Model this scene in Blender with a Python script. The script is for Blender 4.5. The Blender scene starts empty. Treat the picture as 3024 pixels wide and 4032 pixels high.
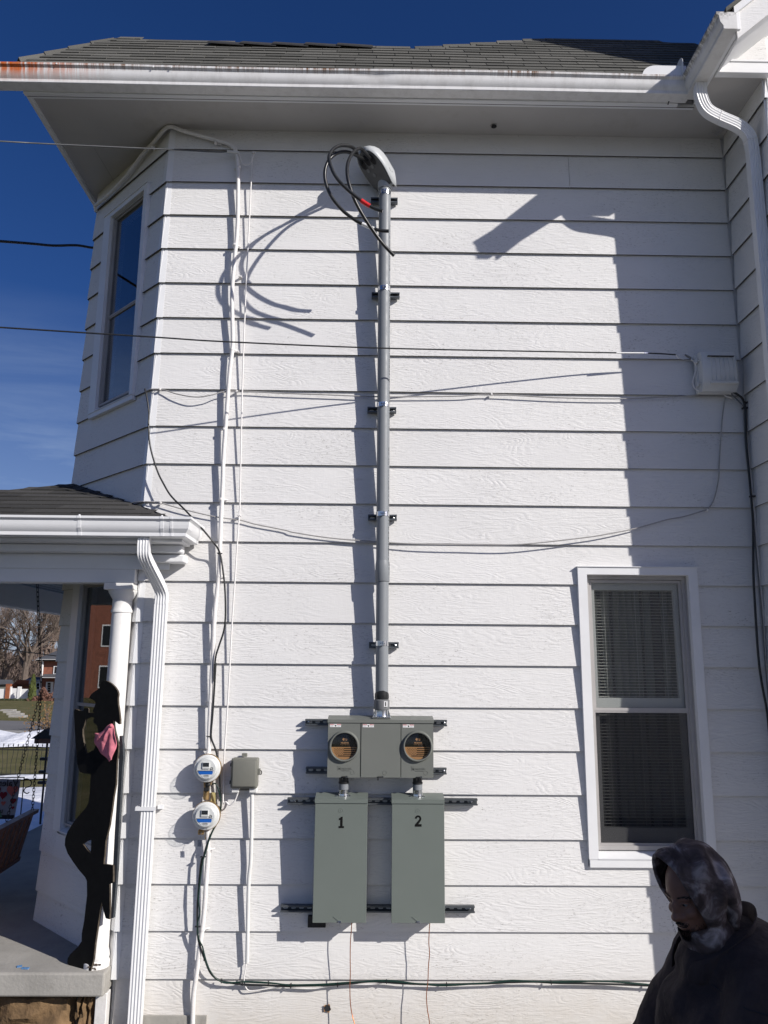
import bpy, bmesh, math, random
import numpy as np
from mathutils import Vector, Matrix, noise

random.seed(7)
R = math.radians
SC = bpy.context.scene
COL = SC.collection

# ------------------------------------------------------------------ camera
F_PX, CAM_Y, CAM_Z = 3030.0, -5.347, 2.35
_p, _r, _y = R(10.98), R(0.46), R(0.76)
FW = Vector((math.sin(_y)*math.cos(_p), math.cos(_y)*math.cos(_p), math.sin(_p)))
_rt = Vector((math.cos(_y), -math.sin(_y), 0)); _up = _rt.cross(FW)
RT = _rt*math.cos(_r) + _up*math.sin(_r)
UP = -_rt*math.sin(_r) + _up*math.cos(_r)
CAM = Vector((0, CAM_Y, CAM_Z))
cd = bpy.data.cameras.new('camera'); cam = bpy.data.objects.new('camera', cd); COL.objects.link(cam)
cd.sensor_fit = 'HORIZONTAL'; cd.sensor_width = 36; cd.lens = 36*F_PX/3024
cd.clip_start = 0.05; cd.clip_end = 3000
cam.matrix_world = Matrix(((RT.x, UP.x, -FW.x, CAM.x), (RT.y, UP.y, -FW.y, CAM.y), (RT.z, UP.z, -FW.z, CAM.z), (0, 0, 0, 1)))
SC.camera = cam
# ------------------------------------------------------------------ sky, sun, exposure
SUN = Vector((1.33, -1.0, 0.93)).normalized()
w = bpy.data.worlds.new('World'); SC.world = w; w.use_nodes = True
nt = w.node_tree; bg = nt.nodes['Background']
sky = nt.nodes.new('ShaderNodeTexSky'); sky.sky_type = 'NISHITA'; sky.sun_disc = False
sky.sun_elevation = math.asin(SUN.z)
sky.sun_rotation = math.atan2(SUN.x, SUN.y)
sky.air_density = 1.0; sky.dust_density = 1.3; sky.ozone_density = 3.0; sky.altitude = 200
hs = nt.nodes.new('ShaderNodeHueSaturation'); hs.inputs['Saturation'].default_value = 1.28; hs.inputs['Value'].default_value = 0.95
tint = nt.nodes.new('ShaderNodeMix'); tint.data_type = 'RGBA'; tint.blend_type = 'MULTIPLY'; tint.inputs[0].default_value = 1.0; tint.inputs[7].default_value = (0.97, 0.935, 1.36, 1)
nt.links.new(sky.outputs[0], hs.inputs['Color']); nt.links.new(hs.outputs[0], tint.inputs[6]); tcw = nt.nodes.new('ShaderNodeTexCoord'); mpw = nt.nodes.new('ShaderNodeMapping'); mpw.inputs['Scale'].default_value = (1.6, 1.6, 9.0)
cln = nt.nodes.new('ShaderNodeTexNoise'); cln.inputs['Scale'].default_value = 1.7; cln.inputs['Detail'].default_value = 7; cln.inputs['Roughness'].default_value = .58; cln.inputs['Distortion'].default_value = .6
nt.links.new(tcw.outputs['Generated'], mpw.inputs['Vector']); nt.links.new(mpw.outputs[0], cln.inputs['Vector'])
cr = nt.nodes.new('ShaderNodeValToRGB'); cr.color_ramp.elements[0].position = .42; cr.color_ramp.elements[0].color = (.26, .26, .26, 1); cr.color_ramp.elements[1].position = .70; cr.color_ramp.elements[1].color = (.80, .80, .80, 1)
nt.links.new(cln.outputs['Fac'], cr.inputs[0])
sxw = nt.nodes.new('ShaderNodeSeparateXYZ'); nt.links.new(tcw.outputs['Generated'], sxw.inputs[0])
mrw = nt.nodes.new('ShaderNodeMapRange'); mrw.inputs['From Min'].default_value = .42; mrw.inputs['From Max'].default_value = .08; nt.links.new(sxw.outputs['Z'], mrw.inputs['Value'])
mlw = nt.nodes.new('ShaderNodeMath'); mlw.operation = 'MULTIPLY'; nt.links.new(cr.outputs[0], mlw.inputs[0]); nt.links.new(mrw.outputs[0], mlw.inputs[1])
clm = nt.nodes.new('ShaderNodeMix'); clm.data_type = 'RGBA'; clm.inputs[7].default_value = (9.5, 11.8, 15.0, 1)
nt.links.new(mlw.outputs[0], clm.inputs[0]); nt.links.new(tint.outputs[2], clm.inputs[6]); nt.links.new(clm.outputs[2], bg.inputs['Color'])
bg.inputs['Strength'].default_value = 0.05
sl = bpy.data.lights.new('sun', 'SUN'); so = bpy.data.objects.new('sun', sl); COL.objects.link(so)
sl.energy = 4.6; sl.angle = R(0.5); sl.color = (1.0, 0.955, 0.90)
so.rotation_euler = (-SUN).to_track_quat('-Z', 'Y').to_euler()
SC.view_settings.view_transform = 'Standard'; SC.view_settings.look = 'None'
SC.view_settings.exposure = 0.10; SC.view_settings.gamma = 1.0; SC.view_settings.use_curve_mapping = False
SC.render.engine = 'CYCLES'

# ------------------------------------------------------------------ survey helpers: where a sight line meets a real plane of the place
def sight(px, py): return FW + RT*(px-1512)/F_PX + UP*(2016-py)/F_PX
def at(px, py, Y=0.0):
    d = sight(px, py); return CAM + d*((Y-CAM_Y)/d.y)
def atz(px, py, Z):
    d = sight(px, py); return CAM + d*((Z-CAM_Z)/d.z)
def atp(px, py, n, c):                      # plane n.P = c
    d = sight(px, py); n = Vector(n); return CAM + d*((c-n.dot(CAM))/n.dot(d))

# ------------------------------------------------------------------ object helpers
def put(o, parent=None):
    COL.objects.link(o)
    if parent is not None: o.parent = parent
    return o
def tag(o, label=None, cat=None, group=None, kind=None):
    if label: o['label'] = label
    if cat: o['category'] = cat
    if group: o['group'] = group
    if kind: o['kind'] = kind
    return o
def thing(name, label, cat, loc=(0, 0, 0), group=None):
    o = bpy.data.objects.new(name, None); COL.objects.link(o); o.location = loc
    o.empty_display_size = 0.1
    return tag(o, label, cat, group)
class MB:
    def __init__(s): s.bm = bmesh.new()
    def box(s, x0, x1, y0, y1, z0, z1, bev=0.0, seg=1, M=None):
        g = bmesh.ops.create_cube(s.bm, size=1.0)
        vs = g['verts']
        for v in vs:
            v.co = Vector(((x0+x1)/2+v.co.x*(x1-x0), (y0+y1)/2+v.co.y*(y1-y0), (z0+z1)/2+v.co.z*(z1-z0)))
        if bev > 0:
            es = list({e for v in vs for e in v.link_edges})
            r = bmesh.ops.bevel(s.bm, geom=es, offset=bev, segments=seg, affect='EDGES', profile=0.5)
            vs = list({v for f in r['faces'] for v in f.verts} | {v for v in vs if v.is_valid})
        if M is not None: bmesh.ops.transform(s.bm, matrix=M, verts=vs)
        return s
    def tube(s, pts, r, n=10, caps=True, rf=None, closed=False):
        pts = [Vector(p) for p in pts]; N = len(pts); rings = []
        nrm = None
        for i, p in enumerate(pts):
            if closed: t = pts[(i+1) % N]-pts[i-1]
            else: t = pts[min(i+1, N-1)]-pts[max(i-1, 0)]
            t.normalize()
            if nrm is None:
                a = Vector((0, 0, 1)) if abs(t.z) < .9 else Vector((1, 0, 0))
                nrm = (a - t*a.dot(t)).normalized()
            else:
                nrm = (nrm - t*nrm.dot(t)).normalized()
            b = t.cross(nrm)
            rr = rf(i/(N-1.0)) if rf else (r[i] if isinstance(r, (list, tuple)) else r)
            rings.append([s.bm.verts.new(p+(nrm*math.cos(2*math.pi*k/n)+b*math.sin(2*math.pi*k/n))*rr) for k in range(n)])
        for i in range(N if closed else N-1):
            A_, B_ = rings[i], rings[(i+1) % N]
            for k in range(n):
                s.bm.faces.new((A_[k], A_[(k+1) % n], B_[(k+1) % n], B_[k]))
        if caps and not closed:
            s.bm.faces.new(rings[0][::-1]); s.bm.faces.new(rings[-1])
        return s
    def lathe(s, prof, M=None, n=24):           # prof: (radius, height) about local Z
        rings = []
        for (r, h) in prof:
            ring = []
            for k in range(n):
                a = 2*math.pi*k/n; v = Vector((r*math.cos(a), r*math.sin(a), h))
                ring.append(s.bm.verts.new(M @ v if M else v))
            rings.append(ring)
        for i in range(len(rings)-1):
            for k in range(n):
                s.bm.faces.new((rings[i][k], rings[i][(k+1) % n], rings[i+1][(k+1) % n], rings[i+1][k]))
        if prof[0][0] > 1e-6: s.bm.faces.new(rings[0][::-1])
        if prof[-1][0] > 1e-6: s.bm.faces.new(rings[-1])
        return s
    def prism(s, poly, d, M=None):              # poly: list of 3D points; extruded by vector d
        a = [s.bm.verts.new(Vector(p)) for p in poly]; b = [s.bm.verts.new(Vector(p)+Vector(d)) for p in poly]
        n = len(a)
        s.bm.faces.new(a); s.bm.faces.new(b[::-1])
        for i in range(n): s.bm.faces.new((a[i], b[i], b[(i+1) % n], a[(i+1) % n]))
        if M is not None: bmesh.ops.transform(s.bm, matrix=M, verts=a+b)
        return s
    def hexa(s, P):                             # 8 corner points: 4 of one face then 4 of the other
        v = [s.bm.verts.new(Vector(p)) for p in P]
        for f in ((0, 1, 2, 3), (7, 6, 5, 4), (0, 4, 5, 1), (1, 5, 6, 2), (2, 6, 7, 3), (3, 7, 4, 0)):
            s.bm.faces.new([v[i] for i in f])
        return s
    def face(s, P): s.bm.faces.new([s.bm.verts.new(Vector(p)) for p in P]); return s
    def grid(s, rows):
        V = [[s.bm.verts.new(Vector(p)) for p in r] for r in rows]
        for i in range(len(V)-1):
            for j in range(len(V[0])-1): s.bm.faces.new((V[i][j], V[i][j+1], V[i+1][j+1], V[i+1][j]))
        return s
    def mesh(s, name, mat=None, smooth=False, angle=40):
        bmesh.ops.recalc_face_normals(s.bm, faces=s.bm.faces)
        me = bpy.data.meshes.new(name)
        if smooth:
            for f in s.bm.faces: f.smooth = True
            for e in s.bm.edges:
                if len(e.link_faces) == 2 and e.calc_face_angle(0) > R(angle): e.smooth = False
        s.bm.to_mesh(me); s.bm.free()
        if mat: me.materials.append(mat)
        return me
    def build(s, name, mat, parent=None, smooth=False, angle=40):
        return put(bpy.data.objects.new(name, s.mesh(name, mat, smooth, angle)), parent)

def crom(pts, k=8):                             # Catmull-Rom through points
    pts = [Vector(p) for p in pts]; P = [pts[0]*2-pts[1]]+pts+[pts[-1]*2-pts[-2]]; out = []
    for i in range(1, len(P)-2):
        a, b, c, d = P[i-1], P[i], P[i+1], P[i+2]
        for j in range(k):
            t = j/k
            out.append(0.5*((2*b)+(c-a)*t+(2*a-5*b+4*c-d)*t*t+(3*b-a-3*c+d)*t**3))
    out.append(pts[-1]); return out

def text_mesh(body, size, ext, M, name, mat, parent, bold=0.0, ax='CENTER', sx=1.0):
    c = bpy.data.curves.new('t', 'FONT'); c.body = body; c.size = size; c.extrude = ext; c.offset = bold
    c.align_x = ax; c.align_y = 'CENTER'; c.resolution_u = 3
    o = bpy.data.objects.new('t', c); COL.objects.link(o)
    dg = bpy.context.evaluated_depsgraph_get(); dg.update()
    me = bpy.data.meshes.new_from_object(o.evaluated_get(dg)); bpy.data.objects.remove(o)
    me.name = name
    me.transform(M @ Matrix.Diagonal((sx, 1, 1, 1))); me.materials.clear(); me.materials.append(mat)
    return put(bpy.data.objects.new(name, me), parent)
def on_wall(x, y, z, mirror=1):                 # text frame upright facing the camera (-Y)
    return Matrix(((mirror, 0, 0, x), (0, 0, -1, y), (0, 1, 0, z), (0, 0, 0, 1)))

# ------------------------------------------------------------------ materials
def N(nt, t, **kw):
    n = nt.nodes.new(t)
    for k, v in kw.items():
        if k in n.inputs: n.inputs[k].default_value = v
        else: setattr(n, k, v)
    return n
def ramp(nt, fac, stops):
    r = nt.nodes.new('ShaderNodeValToRGB'); e = r.color_ramp.elements
    while len(e) < len(stops): e.new(0.5)
    for i, (p, c) in enumerate(stops):
        e[i].position = p; e[i].color = (*c, 1) if len(c) == 3 else c
    nt.links.new(fac, r.inputs[0]); return r.outputs[0]
def mixc(nt, f, a, b):
    m = nt.nodes.new('ShaderNodeMix'); m.data_type = 'RGBA'
    for s, v in ((0, f), (6, a), (7, b)):
        if hasattr(v, 'is_output') or isinstance(v, bpy.types.NodeSocket): nt.links.new(v, m.inputs[s])
        else: m.inputs[s].default_value = v if s == 0 else (*v, 1)
    return m.outputs[2]
def math_(nt, op, a, b=None):
    m = nt.nodes.new('ShaderNodeMath'); m.operation = op
    for i, v in enumerate((a, b)):
        if v is None: continue
        if isinstance(v, bpy.types.NodeSocket): nt.links.new(v, m.inputs[i])
        else: m.inputs[i].default_value = v
    return m.outputs[0]
def base(name, col, rough=.5, metal=0.0, spec=.5):
    m = bpy.data.materials.new(name); m.use_nodes = True; nt = m.node_tree; b = nt.nodes['Principled BSDF']
    b.inputs['Base Color'].default_value = (*col, 1); b.inputs['Roughness'].default_value = rough
    b.inputs['Metallic'].default_value = metal; b.inputs['Specular IOR Level'].default_value = spec
    return m, nt, b
def coords(nt, scale=(1, 1, 1), rnd=0.0):
    tc = nt.nodes.new('ShaderNodeTexCoord'); mp = nt.nodes.new('ShaderNodeMapping'); mp.inputs['Scale'].default_value = scale
    v = tc.outputs['Object']
    if rnd:
        oi = nt.nodes.new('ShaderNodeObjectInfo'); mul = math_(nt, 'MULTIPLY', oi.outputs['Random'], rnd)
        va = nt.nodes.new('ShaderNodeVectorMath'); va.operation = 'ADD'
        nt.links.new(v, va.inputs[0]); nt.links.new(mul, va.inputs[1]); v = va.outputs[0]
    nt.links.new(v, mp.inputs['Vector']); return mp.outputs[0]
def noise_(nt, vec, scale, detail=4, rough=.5, dist=0):
    n = nt.nodes.new('ShaderNodeTexNoise'); n.inputs['Scale'].default_value = scale; n.inputs['Detail'].default_value = detail
    n.inputs['Roughness'].default_value = rough; n.inputs['Distortion'].default_value = dist
    nt.links.new(vec, n.inputs['Vector']); return n.outputs['Fac']
def bump(nt, b, h, strength=.5, dist=.002, prev=None):
    n = nt.nodes.new('ShaderNodeBump'); n.inputs['Strength'].default_value = strength; n.inputs['Distance'].default_value = dist
    nt.links.new(h, n.inputs['Height'])
    if prev: nt.links.new(prev, n.inputs['Normal'])
    if b: nt.links.new(n.outputs[0], b.inputs['Normal'])
    return n.outputs[0]
def mottled(name, col, var=.12, scale=6, rough=.5, metal=0., bstr=.25, bd=.001, bscale=60, spec=.5, dirt=None, damt=.0):
    m, nt, b = base(name, col, rough, metal, spec)
    v = coords(nt); n = noise_(nt, v, scale, 6, .6)
    d = tuple(c*(1-var) for c in col); l = tuple(min(1, c*(1+var)) for c in col)
    c = ramp(nt, n, [(.3, d), (.7, l)])
    if dirt:
        n2 = noise_(nt, v, scale*2.3, 8, .75)
        f = ramp(nt, n2, [(.55, (0, 0, 0)), (.75, (damt,)*3)])
        c = mixc(nt, f, c, dirt)
    nt.links.new(c, b.inputs['Base Color'])
    rr = ramp(nt, noise_(nt, v, scale*3, 5), [(.3, (max(0, rough-.08),)*3), (.7, (min(1, rough+.08),)*3)])
    nt.links.new(rr, b.inputs['Roughness'])
    if bstr: bump(nt, b, noise_(nt, v, bscale, 4), bstr, bd)
    return m
def siding_mat(name, axis='X', col=(.752, .744, .730), dirtamt=1.0):
    m, nt, b = base(name, col, .55, 0, .35)
    def V(s): return coords(nt, s if axis == 'X' else (s[1], s[0], s[2]) if axis == 'Y' else s, 37.0)
    # pressed wood grain: contour lines of a stretched, gently bent noise
    v1 = V((1.5, 1.5, 7.0))
    nz = nt.nodes.new('ShaderNodeTexNoise'); nz.inputs['Scale'].default_value = 1.25; nz.inputs['Detail'].default_value = 1.6
    nz.inputs['Roughness'].default_value = .42; nz.inputs['Distortion'].default_value = .35; nt.links.new(v1, nz.inputs['Vector'])
    cont = math_(nt, 'PINGPONG', math_(nt, 'MULTIPLY', nz.outputs['Fac'], 17.0), .5)
    ridge = ramp(nt, cont, [(.0, (0,)*3), (.28, (.75,)*3), (.5, (1,)*3)])
    brk = ramp(nt, noise_(nt, V((9, 9, 40)), 1.6, 3, .6), [(.40, (.15,)*3), (.56, (1.,)*3)])
    fine = noise_(nt, V((6, 6, 45)), 3.0, 4, .6)
    checks = noise_(nt, V((70, 70, 9)), 1.4, 2, .5)
    pat = ramp(nt, noise_(nt, V((1, 1, 1)), 2.6, 3), [(.35, (.30,)*3), (.6, (1.,)*3)])
    h = math_(nt, 'MULTIPLY', math_(nt, 'MULTIPLY', ridge, pat), brk)
    h = math_(nt, 'ADD', h, math_(nt, 'MULTIPLY', fine, .38))
    h = math_(nt, 'ADD', h, math_(nt, 'MULTIPLY', checks, .34))
    bump(nt, b, h, .78, .0020)
    big = ramp(nt, noise_(nt, V((.6, .6, .9)), 1.1, 5, .6), [(.3, tuple(c*.94 for c in col)), (.7, tuple(c*1.03 for c in col))])
    # grey-brown mildew specks held in the grain
    sp = noise_(nt, V((9, 9, 26)), 4.0, 8, .8)
    zone = ramp(nt, noise_(nt, V((.9, .9, 1.6)), 1.7, 3, .6), [(.43, (0,)*3), (.62, (1,)*3)])
    s = ramp(nt, sp, [(.55, (0,)*3), (.66, (1,)*3)])
    f = math_(nt, 'MULTIPLY', math_(nt, 'MULTIPLY', s, zone), .80*dirtamt)
    sp2 = ramp(nt, noise_(nt, V((5, 5, 5)), 9.0, 2, .5), [(.77, (0,)*3), (.80, (1,)*3)])
    c = mixc(nt, f, big, (.20, .185, .165)); c = mixc(nt, math_(nt, 'MULTIPLY', sp2, .45*dirtamt), c, (.16, .14, .12))
    # brown tint growing towards the ground, broken up by noise
    tc = nt.nodes.new('ShaderNodeTexCoord'); sx = nt.nodes.new('ShaderNodeSeparateXYZ'); nt.links.new(tc.outputs['Object'], sx.inputs[0])
    low = nt.nodes.new('ShaderNodeMapRange'); low.inputs['From Min'].default_value = .55; low.inputs['From Max'].default_value = .0
    nt.links.new(sx.outputs['Z'], low.inputs['Value'])
    lf = math_(nt, 'MULTIPLY', low.outputs[0], noise_(nt, V((3, 3, 3)), 2.0, 6, .7))
    c = mixc(nt, math_(nt, 'MULTIPLY', lf, .80), c, (.52, .44, .34))
    nt.links.new(c, b.inputs['Base Color'])
    return m
M = {}
M['siding'] = siding_mat('siding_paint', 'X')
M['siding_y'] = siding_mat('siding_paint_side', 'Y')
M['underside'] = mottled('grimy_shadow_gap', (.10, .09, .08), .3, 9, .9, bstr=0)  # dark grime tone that also paints in the shadow line under each board
M['trim'] = mottled('white_trim_paint', (.77, .775, .78), .03, 3, .45, bstr=.12, bscale=25)
M['cap'] = mottled('white_metal_cap', (.78, .785, .79), .03, 5, .38, bstr=.1, bscale=14, bd=.002)
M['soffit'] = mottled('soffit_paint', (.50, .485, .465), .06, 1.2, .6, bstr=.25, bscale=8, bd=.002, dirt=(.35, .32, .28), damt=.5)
M['storm'] = mottled('storm_frame_paint', (.40, .385, .375), .06, 9, .45, bstr=.1)
M['white_plastic'] = mottled('white_plastic', (.70, .70, .68), .05, 8, .4, bstr=.05)
M['old_paint'] = mottled('old_white_paint', (.76, .74, .72), .05, 14, .5, bstr=.6, bscale=70, bd=.003, dirt=(.45, .33, .26), damt=.35)
M['column'] = mottled('column_paint', (.78, .77, .75), .03, 6, .5, bstr=.5, bscale=12, bd=.004, dirt=(.3, .26, .2), damt=.25)
M['panel'] = mottled('panel_grey_green', (.150, .172, .155), .015, 2, .40, bstr=.12, bscale=260, bd=.0004)
M['meter_grey'] = mottled('enclosure_grey', (.160, .168, .152), .015, 2, .42, bstr=.12, bscale=260, bd=.0004)
M['pvc'] = mottled('grey_pvc', (.205, .22, .235), .05, 5, .50, bstr=.06, bscale=20)
M['pvc_dark'] = mottled('grey_pvc_weatherhead', (.46, .48, .49), .05, 8, .38, bstr=.1)
M['pvc_insert'] = mottled('dark_insulator', (.075, .080, .085), .1, 8, .4, bstr=.1)
M['pvc_coup'] = mottled('coupling_grey', (.16, .165, .17), .08, 8, .5, bstr=.1)
M['strut'] = mottled('galvanised_strut', (.10, .11, .12), .2, 10, .45, .5, bstr=.2)
M['strut_dark'] = mottled('strut_slot', (.02, .02, .022), .1, 10, .7)
M['zinc'] = mottled('zinc', (.68, .69, .70), .12, 25, .22, 1.0, bstr=.1)
M['rubber'] = mottled('black_cable', (.016, .017, .018), .1, 12, .38, bstr=.05)
M['black_steel'] = mottled('black_steel', (.012, .012, .012), .1, 12, .6)
M['red'] = base('red_tape', (.62, .02, .02), .35)[0]
M['white_tape'] = base('white_tape', (.75, .76, .76), .4)[0]
M['blue'] = base('blue_label', (.012, .13, .52), .45)[0]
M['ink'] = base('black_ink', (.006, .006, .006), .8, 0, .15)[0]
M['red_ink'] = base('red_print', (.55, .03, .05), .5)[0]
M['greyink'] = base('grey_print', (.42, .42, .44), .6)[0]
M['label'] = base('label_white', (.82, .82, .80), .4)[0]
M['lcd'] = base('lcd_dark', (.02, .022, .024), .15)[0]
M['green_wire'] = mottled('green_wire', (.004, .028, .020), .1, 12, .4)
M['copper'] = base('copper', (.50, .17, .07), .32, 1.0)[0]
M['brass'] = mottled('aged_brass_ring', (.36, .24, .11), .25, 22, .42, .7, bstr=.3, dirt=(.16, .09, .05), damt=.8)
M['kraft'] = base('kraft_card', (.42, .21, .085), .8)[0]
M['box_grey'] = mottled('terminal_box_grey', (.175, .175, .150), .05, 6, .55, bstr=.12, bscale=200, bd=.0005)
M['cream'] = mottled('cream_plate', (.52, .44, .20), .1, 10, .5)
M['concrete'] = mottled('concrete', (.34, .325, .295), .16, 3.2, .85, bstr=.6, bscale=45, bd=.004, dirt=(.20, .185, .16), damt=.6)
M['stone'] = mottled('sandstone', (.20, .125, .062), .42, 7, .9, bstr=.9, bscale=14, bd=.02, dirt=(.11, .07, .04), damt=.9)
M['mortar'] = mottled('mortar', (.22, .19, .15), .2, 9, .95, bstr=.8, bscale=30, bd=.01)
M['ceiling'] = mottled('porch_ceiling_blue', (.33, .40, .47), .05, 3, .6, bstr=.2)
M['plywood'] = mottled('black_plywood', (.006, .006, .006), .2, 7, .75, bstr=.1, spec=.2)
M['ply_edge'] = mottled('plywood_edge', (.07, .055, .04), .5, 40, .8)
M['swing'] = mottled('stained_wood', (.16, .06, .028), .3, 9, .45, bstr=.3)
M['snow'] = mottled('snow', (.86, .87, .90), .05, 2, .6, bstr=1., bscale=3, bd=.12)
M['asphalt'] = mottled('asphalt', (.16, .155, .15), .12, .3, .9, bstr=.3)
M['brick_far'] = mottled('far_brick', (.25, .095, .06), .22, 2.5, .85)
M['roof_far'] = mottled('far_roof', (.085, .088, .095), .15, 1, .9)
M['vinyl'] = mottled('white_vinyl', (.80, .80, .79), .02, 1, .4)
M['fencewood'] = mottled('red_brown_wood', (.30, .10, .045), .25, 3, .8)
M['bark'] = mottled('bark', (.135, .105, .085), .25, 4, .9, bstr=.4)
M['twig'] = mottled('twigs', (.19, .14, .115), .3, .5, .9, bstr=0)
M['hedge'] = mottled('hedge_leaf', (.030, .040, .014), .5, 2, .8, bstr=0)
M['evergreen'] = mottled('evergreen', (.06, .075, .012), .5, 2, .8, bstr=0)
M['redbush'] = mottled('red_brown_bush', (.17, .085, .06), .4, 3, .9, bstr=0)
M['dryleaf'] = mottled('dry_leaf', (.18, .10, .035), .5, 5, .8, bstr=0)
M['wood_mass'] = mottled('far_wood', (.11, .085, .07), .4, .35, .95, bstr=1, bscale=2, bd=.3)
M['brown_box'] = mottled('brown_box', (.16, .075, .05), .15, 12, .7)
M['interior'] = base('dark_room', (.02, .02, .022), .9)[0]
M['blind'] = mottled('blind_slat', (.80, .80, .76), .04, 10, .5, bstr=0)
def thin_glass(name, tint=(.9, .93, .92), rough=.0, ior=1.5, spec=1.0):
    m = bpy.data.materials.new(name); m.use_nodes = True; nt = m.node_tree; nt.nodes.clear()
    o = nt.nodes.new('ShaderNodeOutputMaterial'); mx = nt.nodes.new('ShaderNodeMixShader')
    t = nt.nodes.new('ShaderNodeBsdfTransparent'); t.inputs[0].default_value = (*tint, 1)
    g = nt.nodes.new('ShaderNodeBsdfGlossy'); g.inputs['Roughness'].default_value = rough; g.inputs[0].default_value = (spec, spec, spec, 1)
    lw = nt.nodes.new('ShaderNodeLayerWeight'); lw.inputs[0].default_value = .5
    f0 = ((ior-1)/(ior+1))**2; pw = math_(nt, 'POWER', lw.outputs['Facing'], 5.0)
    fac = math_(nt, 'ADD', math_(nt, 'MULTIPLY', pw, 1-f0), f0)
    nt.links.new(fac, mx.inputs[0]); nt.links.new(t.outputs[0], mx.inputs[1]); nt.links.new(g.outputs[0], mx.inputs[2])
    nt.links.new(mx.outputs[0], o.inputs[0]); return m
M['glass'] = thin_glass('window_glass', (.80, .81, .80), ior=1.62)
M['screen_glass'] = thin_glass('window_glass_behind_insect_screen', (.53, .53, .53), .02, ior=1.55)
M['glass_dark'] = thin_glass('double_window_glass', (.62, .66, .68), .002, 2.25)
M['meter_glass'] = thin_glass('meter_cover_glass', (.95, .96, .96), .02, 1.45)
def curtain_mat():
    m, nt, b = base('curtain', (.26, .275, .255), .9); 
    return m
M['curtain'] = curtain_mat()
M['wire_grey'] = mottled('weathered_grey_wire', (.36, .35, .34), .1, 20, .5, bstr=0)
M['joint'] = base('faint_joint', (.30, .29, .27), .8)[0]
def gutter_mat():
    m, nt, b = base('gutter_rust', (.74, .735, .72), .42)
    v = coords(nt); sx = nt.nodes.new('ShaderNodeSeparateXYZ'); nt.links.new(v, sx.inputs[0])
    streak = noise_(nt, coords(nt, (26, 1, 1.2)), 1.6, 6, .75)
    zone = noise_(nt, coords(nt, (1.1, 1, .2)), 1.5, 4, .6)
    left = nt.nodes.new('ShaderNodeMapRange'); left.inputs['From Min'].default_value = -1.9; left.inputs['From Max'].default_value = -2.55
    nt.links.new(sx.outputs['X'], left.inputs['Value'])
    hi = nt.nodes.new('ShaderNodeMapRange'); hi.inputs['From Min'].default_value = 6.468; hi.inputs['From Max'].default_value = 6.512
    nt.links.new(sx.outputs['Z'], hi.inputs['Value'])
    z2 = math_(nt, 'ADD', ramp(nt, zone, [(.40, (0,)*3), (.58, (1.2,)*3)]), 0.25)
    lip = math_(nt, 'MULTIPLY', math_(nt, 'MULTIPLY', hi.outputs[0], z2), ramp(nt, streak, [(.42, (0,)*3), (.62, (1,)*3)]))
    lf = math_(nt, 'MULTIPLY', left.outputs[0], ramp(nt, streak, [(.40, (0,)*3), (.54, (1,)*3)]))
    hi2 = nt.nodes.new('ShaderNodeMapRange'); hi2.inputs['From Min'].default_value = 6.39; hi2.inputs['From Max'].default_value = 6.47
    nt.links.new(sx.outputs['Z'], hi2.inputs['Value'])
    lf = math_(nt, 'MULTIPLY', lf, hi2.outputs[0])
    c = mixc(nt, lip, (.75, .745, .735), (.17, .075, .02)); c = mixc(nt, lf, c, (.55, .12, .010))
    grime = ramp(nt, noise_(nt, coords(nt, (5, 5, 2)), 2.5, 7, .7), [(.45, (0,)*3), (.8, (.45,)*3)])
    c = mixc(nt, grime, c, (.38, .36, .33)); nt.links.new(c, b.inputs['Base Color']); return m
M['gutter'] = gutter_mat()
def wing_gutter_mat():
    m, nt, b = base('gutter_moss', (.70, .69, .67), .45)
    v = coords(nt); sx = nt.nodes.new('ShaderNodeSeparateXYZ'); nt.links.new(v, sx.inputs[0])
    hi = nt.nodes.new('ShaderNodeMapRange'); hi.inputs['From Min'].default_value = 6.44; hi.inputs['From Max'].default_value = 6.515
    nt.links.new(sx.outputs['Z'], hi.inputs['Value'])
    n = ramp(nt, noise_(nt, coords(nt, (6, 16, 8)), 2.2, 7, .75), [(.42, (0,)*3), (.56, (1,)*3)])
    c = mixc(nt, math_(nt, 'MULTIPLY', hi.outputs[0], n), (.68, .675, .66), (.05, .045, .025))
    g = ramp(nt, noise_(nt, v, 7, 7, .7), [(.45, (0,)*3), (.8, (.5,)*3)])
    c = mixc(nt, g, c, (.36, .34, .31)); nt.links.new(c, b.inputs['Base Color']); return m
M['wing_gutter'] = wing_gutter_mat()
def shingle_mat(name, c0, c1):
    m, nt, b = base(name, c0, .95, 0, .2)
    oi = nt.nodes.new('ShaderNodeObjectInfo')
    a = mixc(nt, oi.outputs['Random'], c0, c1)
    g = ramp(nt, noise_(nt, coords(nt), 220, 3, .8), [(.3, (.5,)*3), (.7, (1.4,)*3)])
    mu = nt.nodes.new('ShaderNodeMix'); mu.data_type = 'RGBA'; mu.blend_type = 'MULTIPLY'; mu.inputs[0].default_value = 1
    nt.links.new(a, mu.inputs[6]); nt.links.new(g, mu.inputs[7]); nt.links.new(mu.outputs[2], b.inputs['Base Color'])
    bump(nt, b, noise_(nt, coords(nt), 260, 3, .8), .6, .002); return m
M['shingle'] = shingle_mat('asphalt_shingle_green_grey', (.095, .094, .084), (.145, .142, .127))
M['shingle_dark'] = shingle_mat('asphalt_shingle_charcoal', (.045, .044, .042), (.075, .073, .070))
M['ridge'] = mottled('ridge_cap', (.025, .025, .026), .2, 20, .9)
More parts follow.
